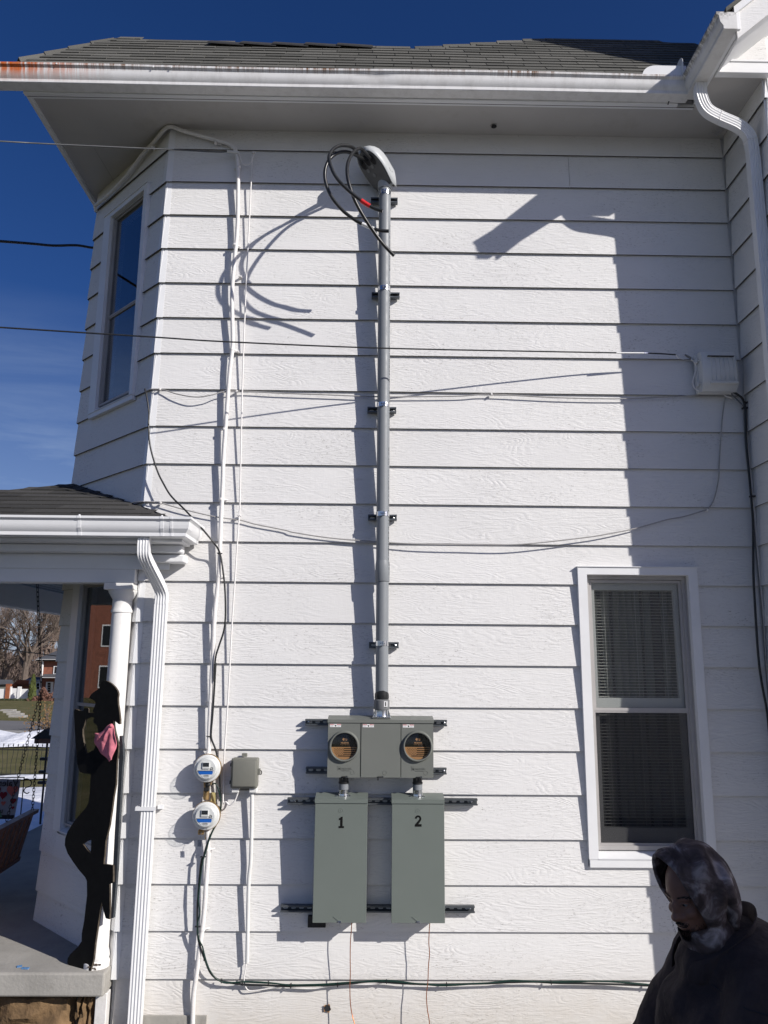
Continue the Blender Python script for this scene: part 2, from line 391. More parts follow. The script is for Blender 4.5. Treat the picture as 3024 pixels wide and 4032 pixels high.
def ground_mat():
    m, nt, b = base('winter_ground', (.1, .1, .05), .95, 0, .2)
    v = coords(nt); 
    g = ramp(nt, noise_(nt, v, .9, 8, .7), [(.3, (.075, .08, .025)), (.5, (.13, .12, .045)), (.7, (.20, .165, .085))])
    f = ramp(nt, noise_(nt, v, 25, 4, .8), [(.3, (.55,)*3), (.7, (1.35,)*3)])
    mu = nt.nodes.new('ShaderNodeMix'); mu.data_type = 'RGBA'; mu.blend_type = 'MULTIPLY'; mu.inputs[0].default_value = 1
    nt.links.new(g, mu.inputs[6]); nt.links.new(f, mu.inputs[7]); nt.links.new(mu.outputs[2], b.inputs['Base Color'])
    bump(nt, b, noise_(nt, v, 30, 4, .8), .8, .03); return m
M['ground'] = ground_mat()
def tiedye():
    m, nt, b = base('washed_hood_cotton', (.05, .04, .04), .95, 0, .1)
    v = coords(nt)
    a = ramp(nt, noise_(nt, v, 13, 4, .55, .8), [(.40, (.060, .046, .042)), (.52, (.115, .090, .084)), (.60, (.27, .24, .23)), (.72, (.48, .44, .43))])
    nt.links.new(a, b.inputs['Base Color'])
    n1 = bump(nt, None, noise_(nt, v, 14, 3, .5, 1.), .6, .012); bump(nt, b, noise_(nt, v, 500, 2), .4, .001, n1); return m
M['hood'] = tiedye()
M['jacket'] = mottled('dark_canvas_jacket', (.052, .040, .038), .35, 7, .9, bstr=1.0, bscale=13, bd=.02, spec=.2)
M['trouser'] = mottled('dark_work_trousers', (.02, .022, .03), .2, 9, .9)
M['boot'] = mottled('brown_boot', (.05, .03, .02), .2, 9, .6)
M['skin'] = mottled('skin', (.20, .10, .065), .10, 18, .55, bstr=.2, bscale=130, bd=.0008)
M['beard'] = mottled('dark_beard', (.012, .009, .008), .3, 80, .9, bstr=1, bscale=260, bd=.004)
M['eye'] = base('eye_white', (.20, .18, .17), .25)[0]
M['iris'] = base('eye_dark', (.01, .008, .007), .1)[0]
M['bandana'] = mottled('pink_bandana', (.66, .20, .25), .35, 16, .85, bstr=.3, bscale=40, bd=.003)
M['flag'] = base('flag_grey', (.30, .28, .31), .9)[0]
M['flag_red'] = base('flag_dark_red', (.20, .01, .02), .9)[0]
M['flag_pink'] = base('flag_pink', (.5, .12, .10), .9)[0]
M['flag_dark'] = base('flag_black', (.02, .015, .02), .9)[0]
M['flag_teal'] = base('flag_teal', (.12, .22, .16), .9)[0]
# ================================================================== THE HOUSE
H = thing('house', 'white clapboard house with grey-green shingle roof, cut corner and front porch', 'house')
P = H
EXP, ZB = 0.2795, 6.241                       # board exposure, underside of the second board from the top
def zk(k): return ZB - EXP*k
S2 = math.sqrt(.5)
FR = {'main': (Vector((0, 0, 0)), Vector((1, 0, 0)), Vector((0, -1, 0))),
      'cut': (Vector((-1.625, 0, 0)), Vector((-S2, S2, 0)), Vector((-S2, -S2, 0))),
      'side': (Vector((2.70, 0, 0)), Vector((0, -1, 0)), Vector((-1, 0, 0))),
      'wing': (Vector((0, -.66, 0)), Vector((1, 0, 0)), Vector((0, -1, 0))),
      'left': (Vector((-2.4975, .8725, 0)), Vector((0, 1, 0)), Vector((-1, 0, 0)))}
def fp(fr, u, n, z):
    o, a, b = FR[fr]; p = o+a*u+b*n; return Vector((p.x, p.y, z))
def fbox(mb, fr, u0, u1, n0, n1, z0, z1):
    return mb.hexa([fp(fr, u0, n0, z0), fp(fr, u1, n0, z0), fp(fr, u1, n0, z1), fp(fr, u0, n0, z1),
                    fp(fr, u0, n1, z0), fp(fr, u1, n1, z0), fp(fr, u1, n1, z1), fp(fr, u0, n1, z1)])
def board(fr, u0, u1, z0, z1, parent, mat, wob=0.0, full=None):
    mb = MB(); nb, ntp, th = 0.0+wob, -.018, .010
    if full: f0, f1 = full; nb, ntp = -.018*(z0-f0)/(f1-f0)+wob, -.018*(z1-f0)/(f1-f0)+wob
    mb.hexa([fp(fr, u0, nb, z0), fp(fr, u1, nb, z0), fp(fr, u1, ntp, z1), fp(fr, u0, ntp, z1),
             fp(fr, u0, nb-th, z0), fp(fr, u1, nb-th, z0), fp(fr, u1, ntp-th, z1), fp(fr, u0, ntp-th, z1)])
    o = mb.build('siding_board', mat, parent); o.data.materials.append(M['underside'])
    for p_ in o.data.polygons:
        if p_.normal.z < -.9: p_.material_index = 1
    return o
def clad(fr, ks, u0f, u1f, holes, parent, mat, ztop=None, zbot=None, joints=None):
    rnd = random.Random(hash(fr) % 97 if False else len(fr)*13)
    for k in ks:
        z0, z1 = zk(k), zk(k-1)+.004
        if ztop is not None: z1 = min(z1, ztop)
        if zbot is not None: z0 = max(z0, zbot)
        if z1-z0 < .01: continue
        segs = [(u0f(z0), u1f(z0))]
        cuts = []
        for (a, b, c, d) in holes:            # hole u a..b, z c..d
            if z0 < d-.002 and z1 > c+.002: cuts.append((a, b, c, d))
        for (a, b, c, d) in cuts:
            new = []
            for (s0, s1) in segs:
                if b <= s0 or a >= s1: new.append((s0, s1, None)); continue
                if a > s0: new.append((s0, a, None))
                if b < s1: new.append((b, s1, None))
                if d < z1-.01: new.append((max(a, s0), min(b, s1), ('top', d)))
                if c > z0+.01: new.append((max(a, s0), min(b, s1), ('bot', c)))
            for s0, s1, x in new:
                if x: 
                    za, zb = (x[1], z1) if x[0] == 'top' else (z0, x[1])
                    board(fr, s0, s1, za, zb, parent, mat, 0.0, (z0, z1))
            segs = [(s0, s1) for s0, s1, x in new if not x]
        j = (joints or {}).get(k)
        for s0, s1 in segs:
            if j and s0 < j < s1:
                board(fr, s0, j-.0015, z0, z1, parent, mat); board(fr, j+.0015, s1, z0, z1, parent, mat, .0012)
            else: board(fr, s0, s1, z0, z1, parent, mat)
# ---- main wall
core = MB()
fbox(core, 'main', -1.60, 1.488, -.13, -.030, 0, 6.5); fbox(core, 'main', 2.20, 2.9, -.13, -.030, 0, 6.5)
fbox(core, 'main', 1.488, 2.20, -.13, -.030, 2.955, 6.5); fbox(core, 'main', 1.488, 2.20, -.13, -.030, 0, 1.12)
mainw = core.build('front_wall', M['trim'], P)
joints = {1: 1.49}
clad('main', range(0, 23), lambda z: -1.60, lambda z: 2.70, [(1.425, 2.262, 1.045, 3.008)], mainw, M['siding'], ztop=6.425, joints=joints)
# hole bored through a bottom board (dark recess with ragged rim)
hc = at(1050+440/1.8433, 3550+773/1.8433, 0)
mb = MB(); ring = []
ro = [(.019+.005*random.random()) for _ in range(14)]
mb.face([hc+Vector((math.cos(a*2*math.pi/14)*ro[a], .002-.0065, math.sin(a*2*math.pi/14)*ro[a])) for a in range(14)])
ho = mb.build('bored_hole', M['interior'], mainw)
mb = MB(); 
for a in range(14):
    p = [hc+Vector((math.cos(q*2*math.pi/14)*(ro[q % 14]+e), -.0042, math.sin(q*2*math.pi/14)*(ro[q % 14]+e))) for q, e in ((a, 0), (a+1, 0), (a+1, .0035*((a*7) % 3)), (a, .0035*(((a-1)*7) % 3)+.001))]
    if (p[2]-p[1]).length > 1e-5: mb.face(p)
mb.build('hole_rim', M['kraft'], mainw)
# small patch of old cement at the foot of the wall
mb = MB(); mb.box(at(562, 3996).x, at(815, 3996).x, -.012, .002, -.1, at(650, 3996).z, .002); mb.build('cement_patch', M['concrete'], P)
# ---- cut corner
core = MB(); fbox(core, 'cut', .03, 1.235, -.13, -.030, 0, 6.5)
WU = [(t*math.sqrt(2)) for t in (.18, .693)]          # trim edges of both corner windows
core.bm.free(); core = MB()
for u0, u1, z0, z1 in ((.03, WU[0]+.06, 0, 6.5), (WU[1]-.06, 1.235, 0, 6.5), (WU[0]+.06, WU[1]-.06, 6.0, 6.5), (WU[0]+.06, WU[1]-.06, 2.9, 4.33), (WU[0]+.06, WU[1]-.06, 0, 1.15)):
    fbox(core, 'cut', u0, u1, -.13, -.030, z0, z1)
cutw = core.build('corner_wall', M['trim'], P)
clad('cut', range(0, 23), lambda z: .004, lambda z: 1.2375, [(WU[0], WU[1], 4.26, 6.06), (WU[0], WU[1], 1.09, 2.955)], cutw, M['siding'], ztop=6.425, zbot=.44)
# folded metal caps, one for every board, on the outer corner
for k in range(0, 22):
    z0, z1 = zk(k)-.004, zk(k-1)-.003
    if k == 0: z1 = 6.42
    o = FR['main'][0]; c = Vector((-1.625, 0, 0))
    mb = MB(); e = .0022
    for fr, a, b in (('main', -1.6262, -1.580), ('cut', -.0012, .05)):
        mb.hexa([fp(fr, a, e+.0015, z0), fp(fr, b, e, z0), fp(fr, b, e-.018, z1), fp(fr, a, e-.0165, z1),
                 fp(fr, a, e-.0005, z0), fp(fr, b, e-.001, z0), fp(fr, b, e-.019, z1), fp(fr, a, e-.0185, z1)])
    mb.build('corner_cap', M['cap'], mainw)
# ---- left flank of the house (turns away behind the cut corner)
core = MB(); fbox(core, 'left', 0.0, 8, -.13, -.030, 0, 6.5); leftw = core.build('left_wall', M['trim'], P)
clad('left', range(0, 23), lambda z: .004, lambda z: 7.9, [], leftw, M['siding_y'], ztop=6.425, zbot=.44)
# ---- wing on the right
core = MB(); fbox(core, 'side', 0.0, .66, -.13, -.030, 0, 6.42); fbox(core, 'wing', 2.73, 6.5, -.13, -.030, 0, 8.6)
wingw = core.build('wing_wall', M['trim'], P)
clad('side', range(0, 23), lambda z: 0.014, lambda z: .648, [], wingw, M['siding_y'], ztop=6.425)
clad('wing', range(-8, 23), lambda z: 2.708, lambda z: 6.4, [], wingw, M['siding'])
for k in range(0, 23):
    z0, z1 = zk(k)-.004, zk(k-1)-.003
    if k == 0: z1 = 6.40
    mb = MB()
    for fr, a, b in (('side', .605, .6625), ('wing', 2.6975, 2.755)):
        f_ = 1 if fr == 'side' else -1
        mb.hexa([fp(fr, a, .0025, z0), fp(fr, b, .0025, z0), fp(fr, b, -.0155, z1), fp(fr, a, -.0155, z1),
                 fp(fr, a, .001, z0), fp(fr, b, .001, z0), fp(fr, b, -.017, z1), fp(fr, a, -.017, z1)])
    mb.build('corner_cap', M['cap'], wingw)

# ---- windows
def window(fr, u0, u1, z0, z1, tw, mat_glass, mid, name='window', recess=.05, apron=None, label=None, hood_lip=True, storm='storm', tw2=None):
    """outer trim edges u0..u1, z0..z1, trim width tw, meeting rail height mid"""
    W = MB()
    w0, w1 = u0+tw, u1-(tw2 or tw)
    # trim: two legs, head, sill board standing proud of the siding
    fbox(W, fr, u0, w0, .022, -.02, z0, z1); fbox(W, fr, w1, u1, .022, -.02, z0, z1)
    fbox(W, fr, w0-.0004, w1+.0004, .0215, -.02, z1-tw*.82, z1)
    Wn = W.build(name, M['cap'], P)
    if label: Wn['label'] = label
    s = MB(); fbox(s, fr, u0-.004, u1+.004, .030, -.01, z1+.0004, z1+.005); s.build('drip_cap', M['cap'], Wn)
    s = MB(); s.hexa([fp(fr, w0, .024, z0), fp(fr, w1, .024, z0), fp(fr, w1, .024, z0+.006), fp(fr, w0, .024, z0+.006),
                      fp(fr, w0, -.07, z0+.0), fp(fr, w1, -.07, z0), fp(fr, w1, -.07, z0+.045), fp(fr, w0, -.07, z0+.045)])
    s.build('sill', M['cap'], Wn)
    if apron:
        s = MB(); fbox(s, fr, u0+.006, u1-.002, .018, -.02, apron, z0-.001); s.build('apron', M['cap'], Wn)
    # jamb returns
    k_ = .55 if fr == 'cut' else 1.0
    j = MB(); za, zb = z0+.04, z1-tw*.82
    fbox(j, fr, w0-.03, w0+.001, -.02, -.12, za, zb); fbox(j, fr, w1-.001, w1+.03, -.02, -.12, za, zb); fbox(j, fr, w0-.03, w1+.03, -.02, -.12, zb-.001, zb+.03)
    j.build('jamb', M['storm'], Wn)
    # storm frame in two steps
    def ringf(mb, a, b, c, d, wd, n0, n1):
        fbox(mb, fr, a, a+wd, n0, n1, c, d); fbox(mb, fr, b-wd, b, n0, n1, c, d)
        fbox(mb, fr, a+wd-.0003, b-wd+.0003, n0-.0004, n1+.0004, d-wd, d); fbox(mb, fr, a+wd-.0003, b-wd+.0003, n0-.0004, n1+.0004, c, c+wd)
    r = recess
    fmb = MB(); ringf(fmb, w0+.001, w1-.001, z0+.045, zb-.001, .026*k_, -r+.012, -r-.03); fmb.build('storm_frame', M[storm], Wn)
    fmb = MB(); ringf(fmb, w0+.027*k_, w1-.027*k_, mid, zb-.03*k_, .020*k_, -r-.002, -r-.024); fmb.build('upper_sash', M[storm], Wn)
    fmb = MB(); ringf(fmb, w0+.027*k_, w1-.027*k_, z0+.045+.026*k_, mid+.001, .013, -r-.006, -r-.030); fmb.build('lower_sash', M[storm], Wn)
    g = MB(); fbox(g, fr, w0+.046*k_, w1-.046*k_, -r-.012, -r-.015, mid+.019*k_, zb-.049*k_); g.build('upper_pane', M[mat_glass], Wn)
    g = MB(); fbox(g, fr, w0+.026*k_+.012, w1-.026*k_-.012, -r-.016, -r-.019, z0+.045+.036*k_, mid-.011); g.build('lower_pane', M['screen_glass' if mat_glass == 'glass' else mat_glass], Wn)
    # dark room behind
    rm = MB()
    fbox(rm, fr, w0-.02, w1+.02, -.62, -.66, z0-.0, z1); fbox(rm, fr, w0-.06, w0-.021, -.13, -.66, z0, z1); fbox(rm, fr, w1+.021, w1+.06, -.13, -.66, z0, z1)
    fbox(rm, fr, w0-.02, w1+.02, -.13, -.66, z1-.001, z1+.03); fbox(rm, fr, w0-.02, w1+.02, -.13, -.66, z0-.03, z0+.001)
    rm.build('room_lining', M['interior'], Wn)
    return Wn, w0, w1
MW, w0, w1 = window('main', 1.425, 2.262, 1.095, 3.008, .063, 'glass', 2.03, 'window', apron=1.045, label='sash window with blinds and curtains in the front wall')
# inner wooden sash behind the storm window
s = MB()
for a, b, c, d in ((w0+.03, w0+.075, 1.17, 2.92), (w1-.075, w1-.03, 1.17, 2.92), (w0+.075, w1-.075, 2.05, 2.115), (w0+.075, w1-.075, 1.17, 1.27), (w0+.075, w1-.075, 2.86, 2.92)):
    fbox(s, 'main', a, b, -.085, -.112, c, d)
s.build('inner_sash', M['trim'], MW)
slm = None
nsl = 78
for i in range(nsl):
    z = 1.245+i*(2.855-1.245)/(nsl-1)
    if slm is None:
        mb = MB(); pr = [(-.0085, -.0020), (-.003, .0006), (.003, .0006), (.0085, -.0020)]
        rows = [[Vector((x, -y, h)) for (y, h) in pr] for x in (-.295, .295)]
        mb.grid(rows); slm = mb.mesh('slat', M['blind'], True)
    o = put(bpy.data.objects.new('slat', slm), MW); o.location = ((w0+w1)/2, .142, z)
    o.rotation_euler = (R(4+random.uniform(-3, 3)), R(random.uniform(-.12, .12)), 0)
for x in (-.2, .02, .22):
    s = MB().tube([((w0+w1)/2+x, .130, 1.24), ((w0+w1)/2+x, .130, 2.87)], .0012, 5); s.build('blind_cord', M['blind'], MW)
s = MB(); s.box(w0+.05, w1-.05, .125, .16, 2.86, 2.90, .003); s.build('blind_headrail', M['blind'], MW)
for x0, x1, nf in ((w0+.03, w0+.13, 2), (w0+.16, w0+.22, 1), (w0+.24, w0+.44, 4), (w0+.46, w0+.52, 1), (w1-.12, w1-.02, 2)):
    rows = []
    for j in range(nf*8+1):
        x = x0+(x1-x0)*j/(nf*8); yy = .225+.022*math.sin(j/8*2*math.pi)
        rows.append([Vector((x, yy, 1.12)), Vector((x, yy, 2.95))])
    MB().grid(rows).build('curtain', M['curtain'], MW, True, 80)
CW1, a, b = window('cut', WU[0], WU[1], 4.30, 6.06, .050, 'glass_dark', 5.11, 'window', recess=.016, tw2=.115, label='tall sash window high on the cut corner reflecting blue sky', apron=4.262)
CW2, a, b = window('cut', WU[0], WU[1], 1.12, 2.955, .050, 'glass_dark', 2.02, 'window', recess=.016, tw2=.115, label='sash window on the porch reflecting lawn and a brick building')
for Wn, zz0, zz1 in ((CW1, 4.3, 6.0), (CW2, 1.15, 2.9)):
    for x0, x1, nf in ((a+.02, a+.17, 3),):
        rows = []
        for j in range(nf*8+1):
            u = x0+(x1-x0)*j/(nf*8); yy = -.24-.02*math.sin(j/8*2*math.pi)
            rows.append([fp('cut', u, yy, zz0), fp('cut', u, yy, zz1)])
        MB().grid(rows).build('curtain', M['curtain'], Wn, True, 80)

# ---- eave of the main roof: soffit, frieze, fascia, gutter
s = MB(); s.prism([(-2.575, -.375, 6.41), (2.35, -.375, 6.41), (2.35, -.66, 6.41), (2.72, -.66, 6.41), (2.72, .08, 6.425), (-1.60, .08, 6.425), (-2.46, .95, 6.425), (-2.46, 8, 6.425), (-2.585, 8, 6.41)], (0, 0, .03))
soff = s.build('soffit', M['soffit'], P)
ja, jb = atz(560/1.508, 880/1.508, 6.409), atz(685/1.508, 1090/1.508, 6.409); jw = Vector((.0012, 0, 0))
s = MB(); s.prism([ja-jw, ja+jw, jb+jw, jb-jw], (0, 0, -.001)); s.build('soffit_joint', M['joint'], soff)
s = MB(); s.lathe([(.019, 0), (.021, -.004), (.012, -.006)], Matrix.Translation(atz(1945, 497, 6.409)), 14); s.build('soffit_vent', M['interior'], soff)
s = MB(); s.box(-2.577, 2.20, -.412, -.376, 6.375, 6.55, .003); s.box(-2.577, -2.545, -.375, 8, 6.385, 6.50, .003); s.build('fascia', M['trim'], P)
s = MB(); s.box(-2.56, 2.33, -.374, -.348, 6.378, 6.4095, .004); s.build('frieze_strip', M['trim'], P)
s = MB(); s.box(-2.56, 2.33, -.3765, -.3745, 6.3740, 6.3795); s.build('frieze_gap', M['underside'], P)
s = MB(); s.box(-2.56, 2.33, -.3475, -.3425, 6.4065, 6.4090); s.build('frieze_gap', M['underside'], P)

def gutter_profile():                           # K-style: (out, z) outline, inside thickness added
    return [(0.0, .125), (0.0, .0), (.085, .0), (.090, .004), (.090, .026), (.096, .034), (.108, .052), (.112, .075), (.114, .098), (.124, .108), (.130, .112), (.130, .1275), (.120, .1275), (.120, .1175), (.1100, .106), (.106, .077), (.101, .056), (.088, .037), (.084, .030), (.084, .005), (.004, .005), (.004, .125)]
def gutter(a, b, out, z, mat, parent, name='gutter', seg=1, dent=None, cap0=True, cap1=True):
    a, b, out = Vector(a), Vector(b), Vector(out); pr = gutter_profile(); mb = MB(); rows = []
    for i in range(seg+1):
        t = i/seg; p = a.lerp(b, t); row = []
        for k, (o_, h) in enumerate(pr):
            q = p+out*o_+Vector((0, 0, z+h))
            if dent: q += dent(p, o_, h)
            row.append(q)
        rows.append([*row, row[0]])
    V = [[mb.bm.verts.new(q) for q in r[:-1]] for r in rows]
    n = len(pr)
    for i in range(seg):
        for k in range(n): mb.bm.faces.new((V[i][k], V[i][(k+1) % n], V[i+1][(k+1) % n], V[i+1][k]))
    mb.bm.faces.new(V[0][::-1]); mb.bm.faces.new(V[-1])
    g = mb.build(name, mat, parent, True, 35)
    for cp, p in ((cap0, a), (cap1, b)):
        if cp:
            c = MB(); out_pr = pr[:12]; d = (b-a).normalized()*(.0015)*(-1 if p is a else 1)
            c.prism([p+d*.3+out*o_+Vector((0, 0, z+h)) for o_, h in out_pr], d); c.build('end_cap', mat, g)
    return g
def dent(p, o_, h):
    wv = .003*math.sin(p.x*2.1)*h/.12
    d = math.exp(-((p.x+.02)/.05)**2)
    return Vector((0, .012*d*math.exp(-((h-.06)/.03)**2), .002*math.sin(p.x*1.7)+ wv))
MG = gutter((-3.2, -.414, 0), (2.25, -.414, 0), (0, -1, 0), 6.385, M['gutter'], P, seg=60, dent=dent)
MG['label'] = 'long white eave gutter with rust streaks along its lip'
# screws through the lip
for px in (335, 910, 1017):
    q = atp(px/1.508, {335: 378, 910: 397, 1017: 399}[px]/1.508, (0, 1, 0), -.546)
    s = MB().lathe([(.0065, 0), (.005, .003), (0, .0035)], Matrix.Translation(q) @ Matrix.Rotation(R(90), 4, 'X'), 8); s.build('screw', M['cap'], MG)
# end boards behind the right end of the gutter
s = MB(); pts = []
for t in range(9):
    an = math.pi/2*t/8; pts.append((1.93+.07*(1-math.sin(an)) if False else 1.90+.10*(1-math.cos(an)), -.535, 6.505+.085*math.sin(an)))
s.prism(pts+[(2.22, -.535, 6.59), (2.22, -.535, 6.505)], (0, .003, 0)); s.build('splash_guard', M['cap'], MG)
s = MB(); s.prism([(2.185, -.565, 6.51), (2.185, -.565, 6.60)]+[(2.185, -.50+.065*math.cos(math.pi-math.pi*i/10), 6.60+.062*math.sin(math.pi*i/10)) for i in range(11)]+[(2.185, -.435, 6.51)], (.003, 0, 0)); s.build('splash_guard', M['cap'], MG)
# wing gutter running towards the viewer
WG = gutter((2.318, -.45, 0), (2.318, -1.09, 0), (-1, 0, 0), 6.383, M['wing_gutter'], P, seg=8, cap0=False)
WG['label'] = 'short box-ended gutter on the wing, mossy along its lip'
# stray loop of black wire under the gutter
o = MB().tube(crom([atp(2000+1050/1.62, 615/1.62, (0, 1, 0), -.43), atp(2000+1030/1.62, 640/1.62, (0, 1, 0), -.43), atp(2000+1020/1.62, 668/1.62, (0, 1, 0), -.42)]), .004, 6).build('wire_scrap', M['rubber'], MG)

# wing eave: fascia, soffit box, cornice return, rake
s = MB(); s.box(2.322, 2.352, -1.07, -.38, 6.40, 6.58, .003); s.build('wing_fascia', M['trim'], P)
s = MB(); s.box(2.3535, 2.372, -1.052, -.67, 6.395, 6.43, .002); s.build('wing_fascia', M['trim'], P)
s = MB(); s.box(2.353, 2.735, -.715, -.664, 6.385, 6.475, .004); s.box(2.345, 2.742, -.722, -.7155, 6.47, 6.488, .002); s.build('cornice_return', M['trim'], P)
RS = .87                                        # slope of the wing roof (rise over run)
def rk(x): return 6.50+(x-2.33)*RS
s = MB(); s.prism([(2.33, -1.06, rk(2.33)-.16), (2.33, -1.06, rk(2.33)+.06), (6.6, -1.06, rk(6.6)+.06), (6.6, -1.06, rk(6.6)-.16)], (0, .025, 0)); s.build('rake_board', M['siding'], P)
s = MB(); s.prism([(2.31, -1.085, rk(2.31)+.02), (2.31, -1.085, rk(2.31)+.085), (6.6, -1.085, rk(6.6)+.085), (6.6, -1.085, rk(6.6)+.02)], (0, .024, 0)); s.build('rake_moulding', M['trim'], P)
s = MB(); s.prism([(2.37, -1.034, rk(2.37)-.13), (6.6, -1.034, rk(6.6)-.13), (6.6, -1.034, rk(6.6)-.10), (2.37, -1.034, rk(2.37)-.10)], (0, .38, 0)); s.build('rake_soffit', M['trim'], P)
s = MB(); s.prism([(2.25, -1.10, rk(2.25)+.075), (6.6, -1.10, rk(6.6)+.075), (6.6, -1.10, rk(6.6)+.105), (2.25, -1.10, rk(2.25)+.105)], (0, 2.6, 0)); s.build('wing_roof', M['shingle'], P)

s = MB(); s.prism([(2.375, -.665, 6.489), (2.74, -.665, 6.489), (2.74, -.665, rk(2.74)-.12), (2.375, -.665, rk(2.375)-.02)], (0, .03, 0)); s.build('gable_board', M['siding'], P)
# ---- main roof: slope with individual shingles
RSL = 1.25; RY0, RZ0 = -.50, 6.515
rn = Vector((0, -RSL, 1)).normalized(); rup = Vector((0, 1, RSL)).normalized()
def roofpt(px, py, lift=0): 
    n = Vector((0, -RSL, 1)); return atp(px, py, n, -RSL*RY0+RZ0+lift)
sil = [(456, 149), (1000, 172), (1508, 181), (1633, 192), (2173, 154), (2506, 157), (2753, 176)]
top = [roofpt(*q) for q in sil]
endx = 3.6; last = top[-1]; top.append(Vector((endx, last.y-.15, last.z-.15*RSL)))
eave0 = Vector((-2.74, RY0, RZ0)); eave1 = Vector((endx, RY0, RZ0))
s = MB(); poly = [eave0]+top+[eave1]
s.prism(poly, (0, .0, -.05))
# hip side and rear slopes so that the roof closes
s.face([Vector((-2.59, -.36, 6.56)), top[0], Vector((-2.2, 7, 7.5)), Vector((-2.59, 8, 6.5))]); s.face([eave0, top[0], Vector((-2.59, -.36, 6.56))])
for i in range(len(top)-1):
    s.face([top[i], top[i+1], top[i+1]+Vector((0, 1.6, -1.4)), top[i]+Vector((0, 1.6, -1.4))])
ROOF = s.build('roof', M['shingle_dark'], P)
def inside(p, poly):
    c = False; n = len(poly)
    for i in range(n):
        a, b = poly[i], poly[(i+1) % n]
        if (a[1] > p[1]) != (b[1] > p[1]) and p[0] < (b[0]-a[0])*(p[1]-a[1])/(b[1]-a[1])+a[0]: c = not c
    return c
def shingle_row(parent, O, u, v, n, polyUV, exposure, tab, mat, vmax, umin, umax, limit, name='shingle', wmin=.6):
    """individual tabs, lower edges proud; u along the eave, v up the slope"""
    cells = []
    r = 0; vv = 0.0
    rnd = random.Random(3)
    while vv < vmax:
        off = (r % 2)*tab*.5+rnd.uniform(-.02, .02); uu = umin-off
        while uu < umax:
            a, b = uu, uu+tab-.006; lo, hi = vv, vv+exposure+.02
            # clip to the outline at mid height
            mid = vv+exposure*.5
            pts_in = [inside((a+(b-a)*t, mid), polyUV) for t in (.02, .25, .5, .75, .98)]
            if any(pts_in):
                if not all(pts_in):
                    ts = [t for t, f in zip((.0, .25, .5, .75, 1.0), pts_in) if f]; a2 = a+(b-a)*min(ts); b2 = a+(b-a)*max(ts)
                    if b2-a2 < .04: b2 = a2+.05
                    a, b = a2, b2
                cells.append((a, b, lo, hi))
            uu += tab
        r += 1; vv += exposure
    def put_tab(mb, a, b, lo, hi, jit=0):
        t0, t1 = .0075+jit, .002
        q = [O+u*a+v*lo, O+u*b+v*lo, O+u*b+v*hi, O+u*a+v*hi]
        mb.hexa([q[0]+n*t0, q[1]+n*t0, q[2]+n*t1, q[3]+n*t1, q[0], q[1], q[2], q[3]])
    singles = cells[:limit]; rest = cells[limit:]
    for c in singles:
        mb = MB(); put_tab(mb, *c, rnd.uniform(0, .004)); mb.build(name, mat, parent)
    if rest:
        mb = MB()
        for c in rest: put_tab(mb, *c, rnd.uniform(0, .004))
        tag(mb.build(name, mat, parent), kind='stuff')
uv = [((p-eave0).dot(Vector((1, 0, 0))), (p-eave0).dot(rup)) for p in poly]
shingle_row(ROOF, eave0, Vector((1, 0, 0)), rup, rn, uv, .102, .285, M['shingle'], 2.6, 0, 6.4, 300)
# ridge caps: dark overlapping pieces along the level ridge, plain ones on the rest
def caps(a, b, mat, parent, L=.26, wd=.13):
    d = (b-a); n_ = max(1, int(d.length/L)); d.normalize()
    for i in range(n_):
        p = a+d*L*i; q = p+d*(L+.03); up = Vector((0, 0, 1))
        sd = d.cross(up).normalized(); e = .012
        mb = MB(); 
        for sg in (1, -1):
            mb.hexa([p+up*(.012+e), q+up*.008, q+sd*sg*wd+up*(-.125), p+sd*sg*wd+up*(-.115+e), p+up*e, q, q+sd*sg*wd-up*.135, p+sd*sg*wd+up*(-.128+e)])
        mb.build('ridge_cap', mat, parent)
caps(top[1]+Vector((-.35, 0, 0)), top[2], M['ridge'], ROOF)
caps(eave0.lerp(top[0], .16)+Vector((0, 0, .01)), top[0], M['shingle'], ROOF, wd=.09)
caps(top[3], top[4], M['shingle'], ROOF, wd=.06)

# ---- porch
PZ = .445
s = MB(); s.box(-3.85, -1.632, -.115, 6.5, PZ-.135, PZ, .012, 2)
slab = s.build('porch_slab', M['concrete'], P)
s = MB(); s.box(-3.80, -1.70, .02, 6.4, -.2, PZ-.136); fnd = s.build('porch_foundation', M['mortar'], P)
rnd = random.Random(11)
mb0 = None; x = -3.8
rows = [(-.16, .055), (.058, .307)]
for ri, (z0, z1) in enumerate(rows):
    x = -3.8+ri*.1
    while x < -1.705:
        wd = rnd.uniform(.3, .75); x1 = min(x+wd, -1.703)
        mb = MB(); nx, nz = 13, 8; Rr = []
        for j in range(nz):
            row = []
            for i in range(nx):
                u, v = i/(nx-1), j/(nz-1); edge = min(u, 1-u, v, 1-v)
                dx = rnd.uniform(-.008, .008) if 0 < i < nx-1 else 0
                row.append(Vector((x+.006+(x1-x-.012)*u+dx, .012-(.050*min(1, edge*7)**.6 + noise.noise(Vector((x*3+u*wd*9, ri*5, v*3.0)))*.05*(edge > 0)+rnd.uniform(-.004, .004)*(edge > 0)), z0+.004+(z1-z0-.008)*v+(rnd.uniform(-.006, .006) if 0 < j < nz-1 else 0))))
            Rr.append(row)
        mb.grid(Rr); mb.build('stone', M['stone'], fnd, True, 25)
        x = x1
s = MB(); s.box(-1.700, -1.628, -.05, .02, -.2, PZ-.137, .004); s.build('pier_board', M['old_paint'], fnd)
